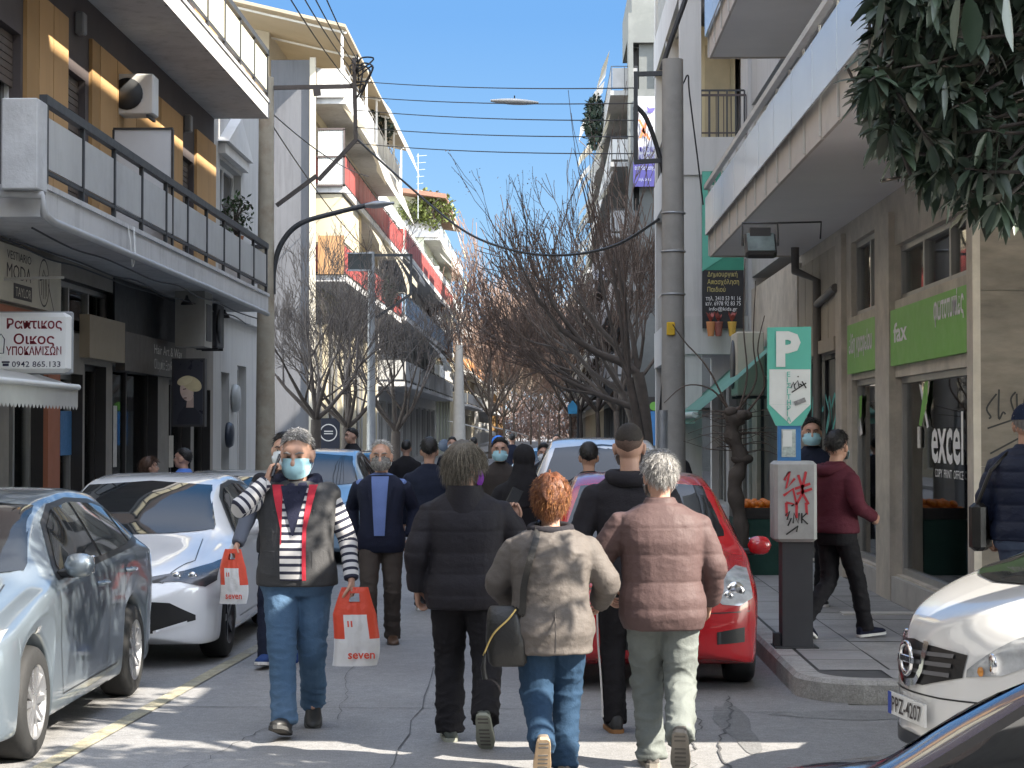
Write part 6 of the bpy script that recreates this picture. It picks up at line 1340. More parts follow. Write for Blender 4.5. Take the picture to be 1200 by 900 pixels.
# --- red haired woman in the taupe coat
p = Person('woman with curly red hair in a taupe jacket and jeans seen from behind', at(645, 10.2), 0, 1.56, {'L': (-.05, -.34, .26, 60), 'R': (.085, .07, .085, 0)}, {'L': dict(w=(-.22, .24, 1.0), hint=(-1, -.7, -.3)), 'R': dict(w=(.30, .24, 1.02), hint=(.8, -.9, -.3))}, girth=1.20, vox=.008, seed=7, lean=.02, headsz=1.04)
WOMAN = p
p.hair(REDH, .85, 1.75, 2.5, .042, strands=3600, ln=.060, rad=.0021, mat2=REDH2, out=.75, wave=.9, rough=.040, low=.0)
TAU = cloth('taupe_coat', (.115, .100, .090), .65, bs=26, bump=.35, n=.08)
p.jacket(TAU, .74, .040, (.090, .080, .064), fold=.013, collar=1.475, fl=.03)
mb = MB(); mb.tube([p.sp(V((.115*sin(a), -.012+.10*cos(a), 1.475+.012*cos(a)))) for a in [2*pi*i/24 for i in range(25)]], .028*p.k, 8); mb.build('collar', BLK2, p.t, False)
mb = MB()
for x_ in (.02,): mb.tube([p.sp(V((x_+.01*sin(z*9), -.168*p.girth-.04*(z < .95), z))) for z in [.76+.05*i for i in range(6)]], .004, 5)
mb.build('back_seam', TAU, p.t, False)
p.trousers(DENIMD, .115, .088, .076, .008); p.shoes(M('shoe_taupe', (.16, .13, .10), .7), SOLET, .95, .035)
# shoulder bag
t = thing('shoulder_bag', 'dark shoulder bag with gold zip hanging on the left side of the red haired woman', 'bag', in_world(p, V((-.25, -.12, .80)))); b0 = V(t.location)
BAGD = M('bag_leather', (.011, .010, .009), .4, n=.2, ns=8, bump=.3, bs=25); bl = p.t.location
mb = MB(); rr = []
for z, w_, d_ in ((-.18, .085, .035), (-.16, .10, .05), (-.05, .105, .06), (.06, .09, .05), (.12, .075, .03), (.135, .06, .015)): rr.append(ell(b0+V((.01-.10*z, 0, z-.02)), w_, d_, 22, 3))
mb.loft(rr); mb.build('body', BAGD, t)
mb = MB(); mb.tube(curve_pts([b0+V((-.10, -.05, -.14)), b0+V((-.05, -.066, -.03)), b0+V((.03, -.062, .05)), b0+V((.07, -.05, .10))], 5), .005, 6); mb.build('zip', M('gold', (.6, .45, .18), .3, metal=1), t)
mb = MB(); mb.tube([b0+V((-.09, -.06, -.13)), b0+V((-.10, -.065, -.2)), b0+V((-.09, -.065, -.26))], [.006, .014, .016], 8); mb.build('tassel', BAGD, t)
W_ = lambda x, y, z: in_world(p, p.sp(V((x, y, z))))
strap = [b0+V((.06, -.01, .10)), W_(-.17, -.165, .98), W_(-.155, -.195, 1.15), W_(-.12, -.20, 1.30), W_(-.085, -.155, 1.42), W_(-.07, -.06, 1.495), W_(-.08, .08, 1.47), W_(-.15, .20, 1.2)]
mb = MB(); c_ = curve_pts(strap, 6)
for a, b in zip(c_[:-1], c_[1:]): mb.bar(a, b+(b-a)*.1, .035, .008, up=(0, 1, .2))
mb.build('strap', BAGD, t)
# --- grey haired man in the dusty pink quilted jacket
p = Person('grey haired man in a dusty pink quilted jacket and pale jeans seen from behind', at(776, 10.45), 0, 1.70, {'L': (-.06, .10, .085, 0), 'R': (.075, -.34, .25, 56)}, {'L': dict(w=(-.30, .20, .98), hint=(-1, -.6, -.2)), 'R': dict(w=(.275, .16, .92), hint=(.8, -1, 0))}, girth=1.14, belly=.03, vox=.008, seed=8, side=-.02, head=(10, 0))
p.hair(GRYH, .8, 1.45, 2.25, .016, strands=3200, ln=.040, mat2=WHTH, out=.4, wave=.75, rad=.0015, rough=.012)
p.mask(MASKW); p.face(GRYH)
PNK = cloth('dusty_pink_quilt', (.095, .060, .057), .6, bs=22, bump=.3, n=.06)
p.jacket(PNK, .78, .045, (.092, .078, .062), puff=.0065, q=.150, fold=.008, collar=1.515, fl=.01, cr=.085)
p.trousers(JEANG, .108, .084, .078, .010); p.shoes(M('shoe_grey', (.10, .09, .08), .7), M('sole_grey2', (.22, .20, .17), .8, n=.2, ns=20), 1.0, .035)
# --- young man behind him
p = Person('young man with cropped hair in a black hooded top and striped track trousers', at(738, 11.75), 0, 1.86, {'L': (-.085, .0, .085, 0), 'R': (.09, -.02, .085, 0)}, {'R': dict(w=(.25, .22, 1.0)), 'L': dict(w=(-.24, .18, .98))}, vox=.009, seed=9, head=(-8, 0))
p.hair(M('hair_cropped', (.022, .016, .012), .8, n=.5, ns=90), .8, 1.2, 1.55, .006, strands=0, rough=.001); p.hair(M('hair_fade', (.10, .06, .045), .8, n=.4, ns=120), .8, 1.3, 2.0, .0022, strands=0, rough=0)
p.mask(MASKW); p.face(BLKH)
p.jacket(BLK2, .82, .032, (.08, .07, .055), fold=.008, collar=1.49); mb = MB(); mb.tube([p.sp(V((.11*sin(a), -.04+.09*cos(a), 1.465-.02*max(0, -cos(a))))) for a in [2*pi*i/24 for i in range(25)]], [.038*p.k*(1.2 if 8 < i < 17 else 1) for i in range(25)], 8); mb.build('hood', BLK2, p.t, False)
p.trousers(BLK, .10, .075, .064, .005); p.shoes(SHBLK, M('sole_gum', (.30, .14, .05), .7))
J = p.joint
for q, sx in (('L', -1), ('R', 1)):
    for k_ in (-1, 0, 1):
        a_ = [J['hip'+q].lerp(J['knee'+q], .1), J['hip'+q].lerp(J['knee'+q], .6), J['knee'+q], J['knee'+q].lerp(J['ankle'+q], .5), J['ankle'+q]]
        off_ = [.100, .092, .084, .075, .072]; mb = MB(); mb.tube(curve_pts([a+V((sx*o_*p.k, k_*.016-.012, 0)) for a, o_ in zip(a_, off_)], 4), .006, 6); mb.build('stripe', SOLEW, p.t, False)
# --- people farther up the street
def simple(label, px, d, rz, H, top, bottom, hair_, seed, mask=None, z0=0, head=(0, 0), puff=0, hem=.82, arms=None, legs=None, girth=1, shoes_=None, hz=None, vox=.014, g=None, skin=None):
    q = Person(label, at(px, d, z0), rz, H, legs or {'L': (-.09, .12*((seed % 2)*2-1), .09, 0), 'R': (.09, -.12*((seed % 2)*2-1), .10, 10)}, arms, girth, vox=vox, seed=seed, head=head, hipz=hz, skin=skin)
    if hair_: q.hair(*hair_[:1], **hair_[1])
    if abs(((math.degrees(rz)+180) % 360)-180) > 60 or mask: q.face(BLKH)
    if mask: q.mask(mask)
    q.jacket(top, hem, .032, puff=puff, fold=.008); q.trousers(bottom, fold=.007); q.shoes(shoes_ or SHBLK, SOLEW); return q
SH_ = dict(front=.8, sidel=1.3, back=2.0, thick=.014, strands=160, ln=.025, rad=.003)
q = simple('dark haired man in a navy coat walking away just left of the quilted jacket', 503, 19.5, 0, 1.74, NVY, BLK, (BLKH, dict(SH_, thick=.018)), 11)
# woman in a black headscarf
q = simple('woman in a black headscarf and long black coat walking away', 614, 16.2, 0, 1.70, BLK, BLK, None, 12, hem=.55, girth=1.06)
mb = MB(); E_ = lambda c, r: mb.ellipsoid(q.hp(*c), r, 18, 12)
E_((0, -.02, .025), (.098, .118, .118)); E_((0, -.03, -.07), (.10, .10, .10)); mb.loft([ell(q.sp(V((0, -.02, z))), a, b, 20) for z, a, b in ((1.22, .22, .15), (1.36, .21, .14), (1.45, .14, .115), (1.55, .09, .09))])
link('headscarf', remesh(mb, .012, 6, lambda c, n: .006*noise.noise(c*14)), [BLK], q.t)
q = simple('man with dark hair and a blue mask in a brown jacket coming down the street', 586, 21.0, pi, 1.74, cloth('brown_jacket', (.045, .036, .032)), BLK, (BLKH, SH_), 13, MASKB)
q = simple('person in black with a white mask far up the middle of the street', 637, 27.5, pi, 1.62, BLK, BLK, (BLKH, dict(SH_, back=2.4, thick=.03)), 14, MASKW)
q = simple('dark haired person in black beside the tall white car', 690, 17.6, 0, 1.70, BLK2, BLK, (BLKH, dict(SH_, thick=.022)), 15)
q = simple('dark haired man passing behind the light blue car on the left pavement', 413, 33, R(120), 1.74, BLK, BLK, (BLKH, SH_), 16, None, .12)
# on the right pavement
q = simple('young man in a maroon hooded top and black trousers walking on the right pavement', 979, 15.6, R(-58), 1.66, cloth('maroon_hood', (.085, .016, .026)), BLK, (BLKH, dict(SH_, thick=.016, strands=400, ln=.03)), 17, MASKB, .155, head=(25, 6), hem=.90, legs={'L': (-.08, -.27, .17, 36), 'R': (.09, .25, .085, -4)}, arms={'L': dict(w=(-.20, .22, 1.04)), 'R': dict(w=(.22, .22, 1.04))}, shoes_=cloth('trainer_navy', (.012, .014, .03)), vox=.009, girth=1.05)
mb = MB(); mb.tube([q.sp(V((.105*sin(a), -.05+.09*cos(a), 1.455-.03*max(0, -cos(a))))) for a in [2*pi*i/24 for i in range(25)]], [.040*q.k*(1.3 if 8 < i < 17 else 1) for i in range(25)], 8); mb.build('hood', MATS['maroon_hood'], q.t, False)
q = simple('dark haired man in a blue mask standing behind the parking ticket machine', 951, 18.4, R(175), 1.78, NVY, BLK, (BLKH, SH_), 18, MASKB, .155, vox=.01)
q = simple('man in a navy quilted jacket and beanie at the right edge by the marble wall', 1203, 13.6, R(-25), 1.84, cloth('navy_quilt', (.012, .018, .042), .5, bs=24), cloth('grey_blue_jeans', (.09, .12, .19)), (GRYH, SH_), 19, None, .155, puff=.012, hem=.86, girth=1.2, vox=.009, legs={'L': (-.1, .05, .085, 0), 'R': (.1, -.05, .085, 0)})
mb = MB(); rows = []
for i in range(8):
    th = 1.42*i/7; rows.append([q.hp(*q.skull(max(th, .02), 2*pi*j/28, .018)) for j in range(28)])
mb.loft(rows); mb.build('beanie', cloth('beanie_navy', (.012, .02, .05)), q.t, False)
mb = MB(); mb.obox(q.sp(V((-.27, .0, .92))), (.12, .26, .34), bev=.03); 
t = thing('shoulder_bag', 'black shoulder bag at the hip of the man in the navy quilted jacket', 'bag', in_world(q, q.sp(V((-.30, -.05, .95)))), R(-25)); mb = MB(); mb.obox((0, 0, 0), (.12, .26, .34), bev=.03); mb.build('body', BAGD, t, False)
mb = MB(); mb.tube([V((0, -.1, .16)), V((.10, -.12, .4)), V((.2, -.05, .52)), V((.12, .08, .4)), V((0, .1, .16))], .014, 6); mb.build('strap', BAGD, t, False)
# seated pair outside the shop on the left
for i, (px, d, rz, H, top, hr, lab) in enumerate(((174, 24.3, R(-70), 1.60, cloth('beige_cardigan', (.22, .18, .16)), (BRNH, dict(SH_, back=2.5, sidel=1.9, thick=.028, ln=.08, strands=300)), 'seated woman with long brown hair outside the shop on the left'), (216, 24.6, R(75), 1.74, cloth('shirt_bright_blue', (.09, .20, .55)), (BLKH, SH_), 'seated man in a bright blue shirt outside the shop on the left'))):
    c = at(px, d, .12)
    st_ = thing('stool', ('low stool under the seated woman on the left pavement', 'low stool under the seated man in blue on the left pavement')[i], 'stool', c, 0, 'stools outside the shop')
    mb = MB(); mb.lathe(c, [(0, .46), (.17, .46), (.18, .49), (.17, .52), (0, .52)], 20); mb.build('seat', SHBRN, st_)
    for k_ in range(4): mb = MB(); a = k_*pi/2+.7; mb.bar(c+V((.13*cos(a), .13*sin(a), .46)), c+V((.17*cos(a), .17*sin(a), 0)), .03); mb.build('leg', DSTEEL, st_)
    simple(lab, px, d, rz, H, top, DENIMD, hr, 20+i, None, .12, legs={'L': (-.12, .40, .26, 0), 'R': (.12, .38, .26, 0)}, arms={'L': dict(w=(-.2, .36, 1.02)), 'R': dict(w=(.2, .36, 1.0))}, hz=.66, head=(0, 8))

for i, (px, d, rz, H, lab) in enumerate(((476, 31, 0, 1.66, 'person in a black coat in the crowd left of the navy coated walker'), (530, 36, pi, 1.70, 'dark haired person far up the street right of the navy coated walker'), (555, 40, 0, 1.68, 'small distant person in black behind the ash blonde head'), (652, 52, pi, 1.72, 'tiny distant walker far down the middle of the street'), (600, 48, 0, 1.74, 'tiny distant walker in dark clothes beside the black headscarf'), (788, 30, 0, 1.7, 'person in dark clothes behind the foot of the right concrete pole'))):
    simple(lab, px, d, rz, H, (BLK, NVY, BLK2)[i % 3], BLK, (BLKH, dict(SH_, strands=40)), 30+i, MASKW if i in (1, 3) else None, vox=.02)
# ------------------------------------------------------------------ buildings out of the frame that shade and mirror in the street
block('apartment_building', 'plain grey apartment building beside the camera on the left, outside the picture', 'L', -6.4, -16, -26, 13.9, 4, 3.1, 4.2, GRENDER, 91, 1.0, railm=[FROST], acs=0)
block('apartment_building', 'plain cream apartment building behind the camera on the right, outside the picture', 'R', 3.6, 14, -26, .6, 4, 3.1, 4.2, CREAM, 93, 1.0, railm=[FROST], acs=0)
block('apartment_building', 'plain apartment building added far behind the camera to cut the low sky light, outside the picture', 'R', -26, 24, -44, -34, 5, 3.1, 4.2, GRENDER, 95, 1.0, railm=[FROST], acs=0)  # added across the street to cut sky light from behind
# ------------------------------------------------------------------ poles, brackets, lamps
POLC = M('pole_concrete', (.30, .285, .26), .85, n=.12, ns=3, bump=.2, bs=30, stain=.4, sts=2)
GALV = M('galvanised', (.33, .34, .35), .45, metal=.5, n=.15, ns=4); BLKW = M('cable_black', (.012, .012, .013), .5, n=0)
pb = V((P(789, 505, 26).x, 26, .15))
t = thing('utility_pole', 'tapered concrete utility pole on the right kerb with a dark square bracket', 'pole', pb)
mb = MB(); mb.tube([pb, pb+V((0, 0, 3)), pb+V((0, 0, 6.72))], [.175, .155, .145], 20); mb.build('shaft', POLC, t)
q = lambda x, y: P(x, y, 26)
mb = MB()
for a, b in (((776, 86), (743, 87)), ((745, 84), (745, 192)), ((743, 190), (776, 188))): mb.bar(q(*a), q(*b), .055, .06)
mb.build('bracket', DSTEEL, t)
mb = MB(); mb.tube(curve_pts([q(745, 124), q(758, 140), q(772, 180), q(786, 240), q(796, 300), q(793, 360), q(782, 410), q(776, 470), q(775, 490)], 5), .032, 8); mb.build('feed_cable', BLKW, t)
mb = MB(); mb.tube([V((q(775, 0).x, 25.9, .16)), V((q(775, 0).x, 25.9, CAMZ+.28))], .075, 12); mb.build('conduit', GALV, t)
for y in (250, 295, 345): mb = MB(); c = q(789, y); mb.lathe((c.x, c.y, c.z), [(.163, -.012), (.168, -.012), (.168, .012), (.163, .012)], 20); mb.build('band', GALV, t)
mb = MB(); c = q(785, 386); mb.obox((c.x, c.y-.18, c.z), (.11, .03, .18), bev=.01); mb.obox((c.x+.03, c.y-.195, c.z+.03), (.05, .02, .07)); mb.build('marker', M('marker_yellow', (.62, .38, .02), .5, n=.1, ns=20), t)
mb = MB(); mb.tube(curve_pts([q(775, 82), q(787, 45), q(803, 0), q(812, -30)], 5), .035, 8); mb.build('thick_cable', BLKW, t)
mb = MB(); mb.tube(curve_pts([q(775, 84), q(797, 100), q(806, 88), q(808, 110), q(818, 190), q(824, 240)], 5), .012, 6); mb.build('drop_cable', BLKW, t)
# left pole with the big angular bracket
D_ = 38.5; q = lambda x, y: P(x, y, D_)
pb = V((q(311, 505).x, D_, .12)); t = thing('utility_pole', 'weathered concrete utility pole on the left with a large angular steel bracket', 'pole', pb)
mb = MB(); mb.tube([pb, V((pb.x, D_, q(0, 330).z)), V((pb.x, D_, q(0, 92).z))], [.21, .17, .15], 18); mb.build('shaft', M('pole_weathered', (.36, .32, .25), .85, n=.2, ns=3, stain=.6, sts=2, stcol=(.2, .13, .08)), t)
mb = MB(); B_ = [((318, 103), (418, 101)), ((415, 68), (417, 165)), ((418, 163), (373, 211)), ((371, 206), (324, 241))]
for a, b in B_: mb.bar(q(*a), q(*b), .075, .08)
mb.bar(q(371, 104), q(372, 112), .14, .1); mb.build('bracket', M('bracket_steel', (.06, .05, .045), .6, n=.3), t)
mb = MB(); rnd = random.Random(4)
for i in range(9):
    a = q(413+rnd.uniform(-4, 8), 70+rnd.uniform(0, 35)); mb.tube(curve_pts([a, a+V((rnd.uniform(0, .3), 0, rnd.uniform(0, .25))), a+V((rnd.uniform(.1, .4), rnd.uniform(-.2, .2), rnd.uniform(-.2, .2))), a+V((rnd.uniform(-.1, .2), 0, rnd.uniform(-.5, 0)))], 5), .018, 5)
mb.build('cable_tangle', BLKW, t)
t = thing('street_lamp', 'street lamp on a long curved arm fixed to the left concrete pole', 'street lamp', q(322, 330))
mb = MB(); mb.tube(curve_pts([q(320, 345), q(321, 315), q(330, 285), q(352, 262), q(395, 249), q(432, 240)], 6), [.055]*19+[.05]*12, 8); mb.build('arm', DSTEEL, t)
mb = MB(); c0, c1_ = q(428, 241), q(462, 238); mb.loft([ell(c0.lerp(c1_, f), .07+.10*sin(pi*min(1, f*1.1+.05)), .03+.045*sin(pi*min(1, f*1.1+.05)), 14, 2.2, V((0, 1, 0)), V((0, 0, 1))) for f in [i/8 for i in range(9)]]); mb.build('lamp_head', GALV, t)
# steel lamp post farther up with its frame and the dark sign
D_ = 52; q = lambda x, y: P(x, y, D_)
pb = V((q(435, 505).x, D_, .12)); t = thing('lamp_post', 'grey steel post up the left pavement carrying a square cable frame', 'post', pb)
mb = MB(); mb.tube([pb, V((pb.x, D_, q(0, 296).z))], [.13, .09], 14); mb.build('shaft', GALV, t)
mb = MB()
for a, b in (((439, 299), (482, 299)), ((482, 298), (481, 346)), ((481, 345), (441, 372))): mb.bar(q(*a), q(*b), .07, .07)
mb.build('frame', DSTEEL, t)
t = thing('street_sign', 'dark rectangular sign with faint lettering beside the steel post on the left', 'sign', q(421, 318)); a, b = q(408, 317), q(436, 297)
mb = MB(); mb.box((a.x, D_-.1, a.z), (b.x, D_-.04, b.z)); mb.build('board', M('sign_dark', (.03, .035, .035), .5), t); mb = MB(); 
for z in (a.z, b.z): mb.box((a.x-.03, D_-.12, z-.02), (b.x+.03, D_-.02, z+.02))
mb.build('rim', GALV, t)
D_ = 85; q = lambda x, y: P(x, y, D_)
pb = V((q(538, 505).x, D_, .12)); t = thing('lamp_post', 'pale tall concrete post farther up the left side of the street', 'post', pb); mb = MB(); mb.tube([pb, V((pb.x, D_, q(0, 405).z))], [.34, .16], 14); mb.build('shaft', M('pale_post', (.5, .48, .43), .8, n=.1), t)
# wires over the street
WIRES = []
def wire(label, pts, r=.012, sag=0, n=18):
    mb = MB(); 
    if len(pts) == 2: a, b = pts; pts = [a.lerp(b, i/n)-V((0, 0, sag*4*(i/n)*(1-i/n))) for i in range(n+1)]
    else: pts = curve_pts(pts, 8)
    mb.tube(pts, r, 5); o = mb.build('overhead_wire', BLKW); tag(o, label, 'wire', 'wires strung over the street')
nm_ = ('topmost', 'second', 'third', 'fourth', 'lowest')
for i, (yl, yr) in enumerate(((95, 103), (113, 121), (129, 141), (149, 160), (168, 180))):
    wire('thin black wire crossing the street between the brackets, %s of the five' % nm_[i], [P(417, yl, 38.5), P(746, yr, 26)], .0085, .06)
for i, (x0, x1, y1, ds) in enumerate(((333, 412, 100, 'leftmost'), (352, 414, 84, 'second'), (368, 416, 76, 'third'), (385, 420, 72, 'rightmost'))):
    a = P(x0-25, -55, 24); wire('wire running from the left bracket towards the viewer, %s of the four' % ds, [a, P(x1, y1, 38.5)], .011, .1)
wire('black cable hanging in a long curve from the left bracket to the right pole', [P(419, 164, 38.5), P(470, 210, 37), P(540, 268, 34.5), P(600, 293, 32), P(660, 299, 30), P(720, 288, 28), P(772, 257, 26)], .022)
for i, y in enumerate((132, 145)): wire(('upper', 'lower')[i]+' cable running along the left facades behind the steel bracket', [P(318, y, 38.6), P(432, y+75*(i+1), 62)], .014, .2)
t = thing('street_lamp', 'pale street lamp hanging on the wires over the middle of the street', 'street lamp', P(603, 119, 33)); mb = MB(); a, b = P(575, 118, 33), P(631, 120.5, 33)
mb.loft([ell(a.lerp(b, f), .05+.10*sin(pi*f), .02+.03*sin(pi*f), 14, 2.2, V((0, 1, 0)), V((0, 0, 1))) for f in [i/8 for i in range(9)]]); mb.build('lamp_head', M('lamp_white', (.65, .65, .62), .4), t)
mb = MB(); mb.tube([P(603, 119, 33), P(603, 112, 33)], .012, 5); mb.build('hanger', BLKW, t)
# ------------------------------------------------------------------ bare trees
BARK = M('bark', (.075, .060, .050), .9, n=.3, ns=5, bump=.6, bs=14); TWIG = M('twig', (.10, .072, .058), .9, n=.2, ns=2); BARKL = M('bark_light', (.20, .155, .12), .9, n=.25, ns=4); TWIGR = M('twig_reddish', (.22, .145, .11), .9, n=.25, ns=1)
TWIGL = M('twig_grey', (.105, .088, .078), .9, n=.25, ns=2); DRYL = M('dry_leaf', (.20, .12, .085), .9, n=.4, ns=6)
def grow(mt, mw, p, d, L, r, depth, rnd, spread=.55, up=.12, tips=None, kids=(2, 4), minr=.006, twist=.25, mx=None):
    n = 4; pts = [p]; rs = [r]; dd = V(d)
    for i in range(n):
        dd = (dd+V((rnd.gauss(0, twist), rnd.gauss(0, twist), rnd.gauss(0, twist)+up))*.35).normalized(); pts.append(pts[-1]+dd*(L/n)); rs.append(max(minr, r*(1-.42*(i+1)/n)))
    (mt if r > .03 else mw).tube(pts, rs, 7 if r > .05 else (5 if r > .018 else 3), caps=False)
    if depth == 0:
        if tips is not None: tips.extend(pts[1:])
        return
    for k in range(rnd.randint(*kids)):
        f = rnd.uniform(.35, 1) if k else 1.0; i = min(n-1, int(f*n)); q_ = pts[i].lerp(pts[i+1], f*n-i) if f < 1 else pts[-1]
        ax = V((rnd.gauss(0, 1), rnd.gauss(0, 1), rnd.gauss(0, 1))).normalized(); sp_ = spread*(.5 if k == 0 else 1)
        nd = (dd+ax*sp_).normalized(); grow(mt, mw, q_, nd, L*rnd.uniform(.62, .85), max(minr, rs[i]*rnd.uniform(.55, .72)), depth-1, rnd, spread, up, tips, kids, minr, twist)
def tree(label, base, limbs, seed, trunk, bark, twig, depth=4, group='bare street trees', leaves=0, minr=.007, spread=.55, up=.12, kids=(2, 4), leaf=.05):
    rnd = random.Random(seed); t = thing('bare_tree', label, 'tree', base, 0, group); mt, mw = MB(), MB(); tips = []
    mt.tube(curve_pts(trunk, 5), [trunk_r(i, len(trunk), base) for i in range((len(trunk)-1)*5+1)], 12)
    for p_, d_, L_, r_ in limbs: grow(mt, mw, V(p_), V(d_).normalized(), L_, r_, depth, rnd, spread, up, tips, kids, minr)
    mt.build('trunk', bark, t); mw.build('crown', twig, t)
    if leaves:
        lm = MB()
        for i in range(leaves):
            p_ = rnd.choice(tips)+V((rnd.gauss(0, .06), rnd.gauss(0, .06), rnd.gauss(0, .06))); u = V((rnd.gauss(0, 1), rnd.gauss(0, 1), rnd.gauss(0, 1))).normalized(); w_ = u.cross(V((0, 0, 1))+u*.1).normalized(); s_ = leaf*rnd.uniform(.5, 1.2)
            lm.add([p_, p_+u*s_*.5+w_*s_*.3, p_+u*s_, p_+u*s_*.5-w_*s_*.3], [(0, 1, 2, 3)])
        lm.build('dry_leaves', DRYL, t)
    return t
TR = [.2, .1]
def trunk_r(i, k, b): n = (k-1)*5; return TR[0]+(TR[1]-TR[0])*i/max(1, n)
# the big tree on the right
b0 = V((2.15, 42, .15)); fork = V((2.0, 42, 3.1)); TR = [.19, .13]
tree('large bare tree with leaning dark limbs and a few dry leaves on the right kerb', b0, [(fork, (-.95, -.15, .50), 2.0, .105), (fork, (-.8, .1, .65), 1.75, .085), (fork+V((0, 0, .1)), (-.25, 0, 1), 1.45, .07), (fork, (.3, .2, 1), .8, .05), (fork-V((0, 0, .8)), (-.95, -.3, .25), 1.8, .075)], 5, [b0, b0+V((.02, 0, 1.4)), b0+V((-.06, 0, 2.4)), fork], BARK, TWIG, 4, leaves=1500, minr=.006, up=.20, spread=.5, kids=(2, 4))
b1 = V((2.35, 45.5, .15)); f1 = b1+V((-.55, 0, 2.6)); TR = [.11, .085]
tree('second bare tree leaning left behind the large bare tree on the right', b1, [(f1, (-.9, .2, .5), 1.7, .075), (f1, (-.6, -.2, .8), 1.5, .065), (f1, (-.2, .2, 1), 1.2, .055)], 15, [b1, b1+V((-.1, 0, 1)), b1+V((-.3, 0, 1.9)), f1], BARK, TWIG, 3, leaves=300, minr=.007, up=.2, kids=(2, 3))
# shoots rising beside the pole
b2 = V((1.95, 37, .15)); TR = [.10, .08]; f2 = b2+V((-.35, 0, 2.7))
tree('slender bare tree with tall upright shoots just left of the right utility pole', b2, [(f2, (-.12+.12*i, .1*(i % 2), 1), 2.3, .045) for i in range(-2, 2)], 16, [b2, b2+V((-.1, 0, 1.3)), f2], BARK, TWIG, 2, minr=.007, spread=.25, up=.5, kids=(2, 3))
# left pair in front of the second building
for i, (px, d, lab, hh, sd_) in enumerate(((368, 49, 'bare tree with fine twigs in front of the bare grey end wall on the left', 2.0, 21), (462, 55, 'bushy bare tree right of the steel post on the left', 1.7, 22), (405, 52, 'bare tree between the grey end wall and the steel post on the left', 1.8, 28))):
    b_ = V((P(px, 505, d).x, d, .12)); f_ = b_+V((.05, 0, hh)); TR = [.17, .13]
    tree(lab, b_, [(f_, (cos(a)*.85, sin(a)*.8, .75), 1.5, .065) for a in (.3, 1.6, 2.9, 4.0, 5.2)]+[(f_, (.05, 0, 1), 1.8, .07)], sd_, [b_, b_+V((.03, 0, hh*.5)), f_], BARK, TWIGL, 5, minr=.006, up=.22, kids=(2, 4), spread=.62)
# rows going down the street
k = 0
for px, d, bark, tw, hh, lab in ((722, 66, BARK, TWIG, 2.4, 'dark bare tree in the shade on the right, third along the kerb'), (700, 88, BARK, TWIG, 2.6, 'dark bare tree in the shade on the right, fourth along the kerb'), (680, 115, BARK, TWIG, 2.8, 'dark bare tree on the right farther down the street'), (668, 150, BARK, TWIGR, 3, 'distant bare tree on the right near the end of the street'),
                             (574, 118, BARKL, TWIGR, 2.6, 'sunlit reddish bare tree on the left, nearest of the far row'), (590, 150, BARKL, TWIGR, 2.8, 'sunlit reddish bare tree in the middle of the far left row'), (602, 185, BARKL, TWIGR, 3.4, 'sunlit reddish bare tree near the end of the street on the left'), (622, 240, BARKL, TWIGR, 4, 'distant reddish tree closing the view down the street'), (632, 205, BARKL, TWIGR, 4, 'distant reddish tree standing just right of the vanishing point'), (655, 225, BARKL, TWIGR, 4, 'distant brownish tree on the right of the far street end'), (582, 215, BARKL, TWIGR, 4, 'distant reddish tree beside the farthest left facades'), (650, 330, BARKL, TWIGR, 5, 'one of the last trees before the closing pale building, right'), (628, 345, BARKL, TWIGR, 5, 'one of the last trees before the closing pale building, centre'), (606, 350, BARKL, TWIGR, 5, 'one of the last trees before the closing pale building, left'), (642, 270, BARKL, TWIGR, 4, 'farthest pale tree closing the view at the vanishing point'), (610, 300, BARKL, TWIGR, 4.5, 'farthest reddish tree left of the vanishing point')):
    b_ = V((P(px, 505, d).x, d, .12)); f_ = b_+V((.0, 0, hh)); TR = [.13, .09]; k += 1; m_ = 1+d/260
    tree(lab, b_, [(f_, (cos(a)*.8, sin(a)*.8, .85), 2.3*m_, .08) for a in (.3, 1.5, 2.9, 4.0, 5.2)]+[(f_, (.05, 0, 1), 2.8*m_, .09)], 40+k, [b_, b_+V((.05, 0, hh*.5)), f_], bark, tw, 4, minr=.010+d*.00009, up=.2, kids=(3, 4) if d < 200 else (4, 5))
# the leafless wood that closes the view
rnd = random.Random(61); wm = MB()
for i in range(5200):
    d_ = rnd.uniform(255, 385); x_ = rnd.uniform(-6.5, 9); z_ = abs(rnd.gauss(0, 5.2)); p_ = V((x_, d_, .1+z_)); u = V((rnd.gauss(0, .6), rnd.gauss(0, .6), rnd.uniform(.2, 1.2))).normalized(); L_ = rnd.uniform(.8, 2.4)
    wm.tube([p_, p_+u*L_*.5+V((rnd.gauss(0, .15), 0, 0)), p_+u*L_], [.05, .035, .02], 3, caps=False)
o_ = wm.build('distant_wood', M('twig_far', (.24, .155, .125), .9, n=.3, ns=.3)); tag(o_, 'reddish leafless wood closing the far end of the street', 'trees', kind='stuff')
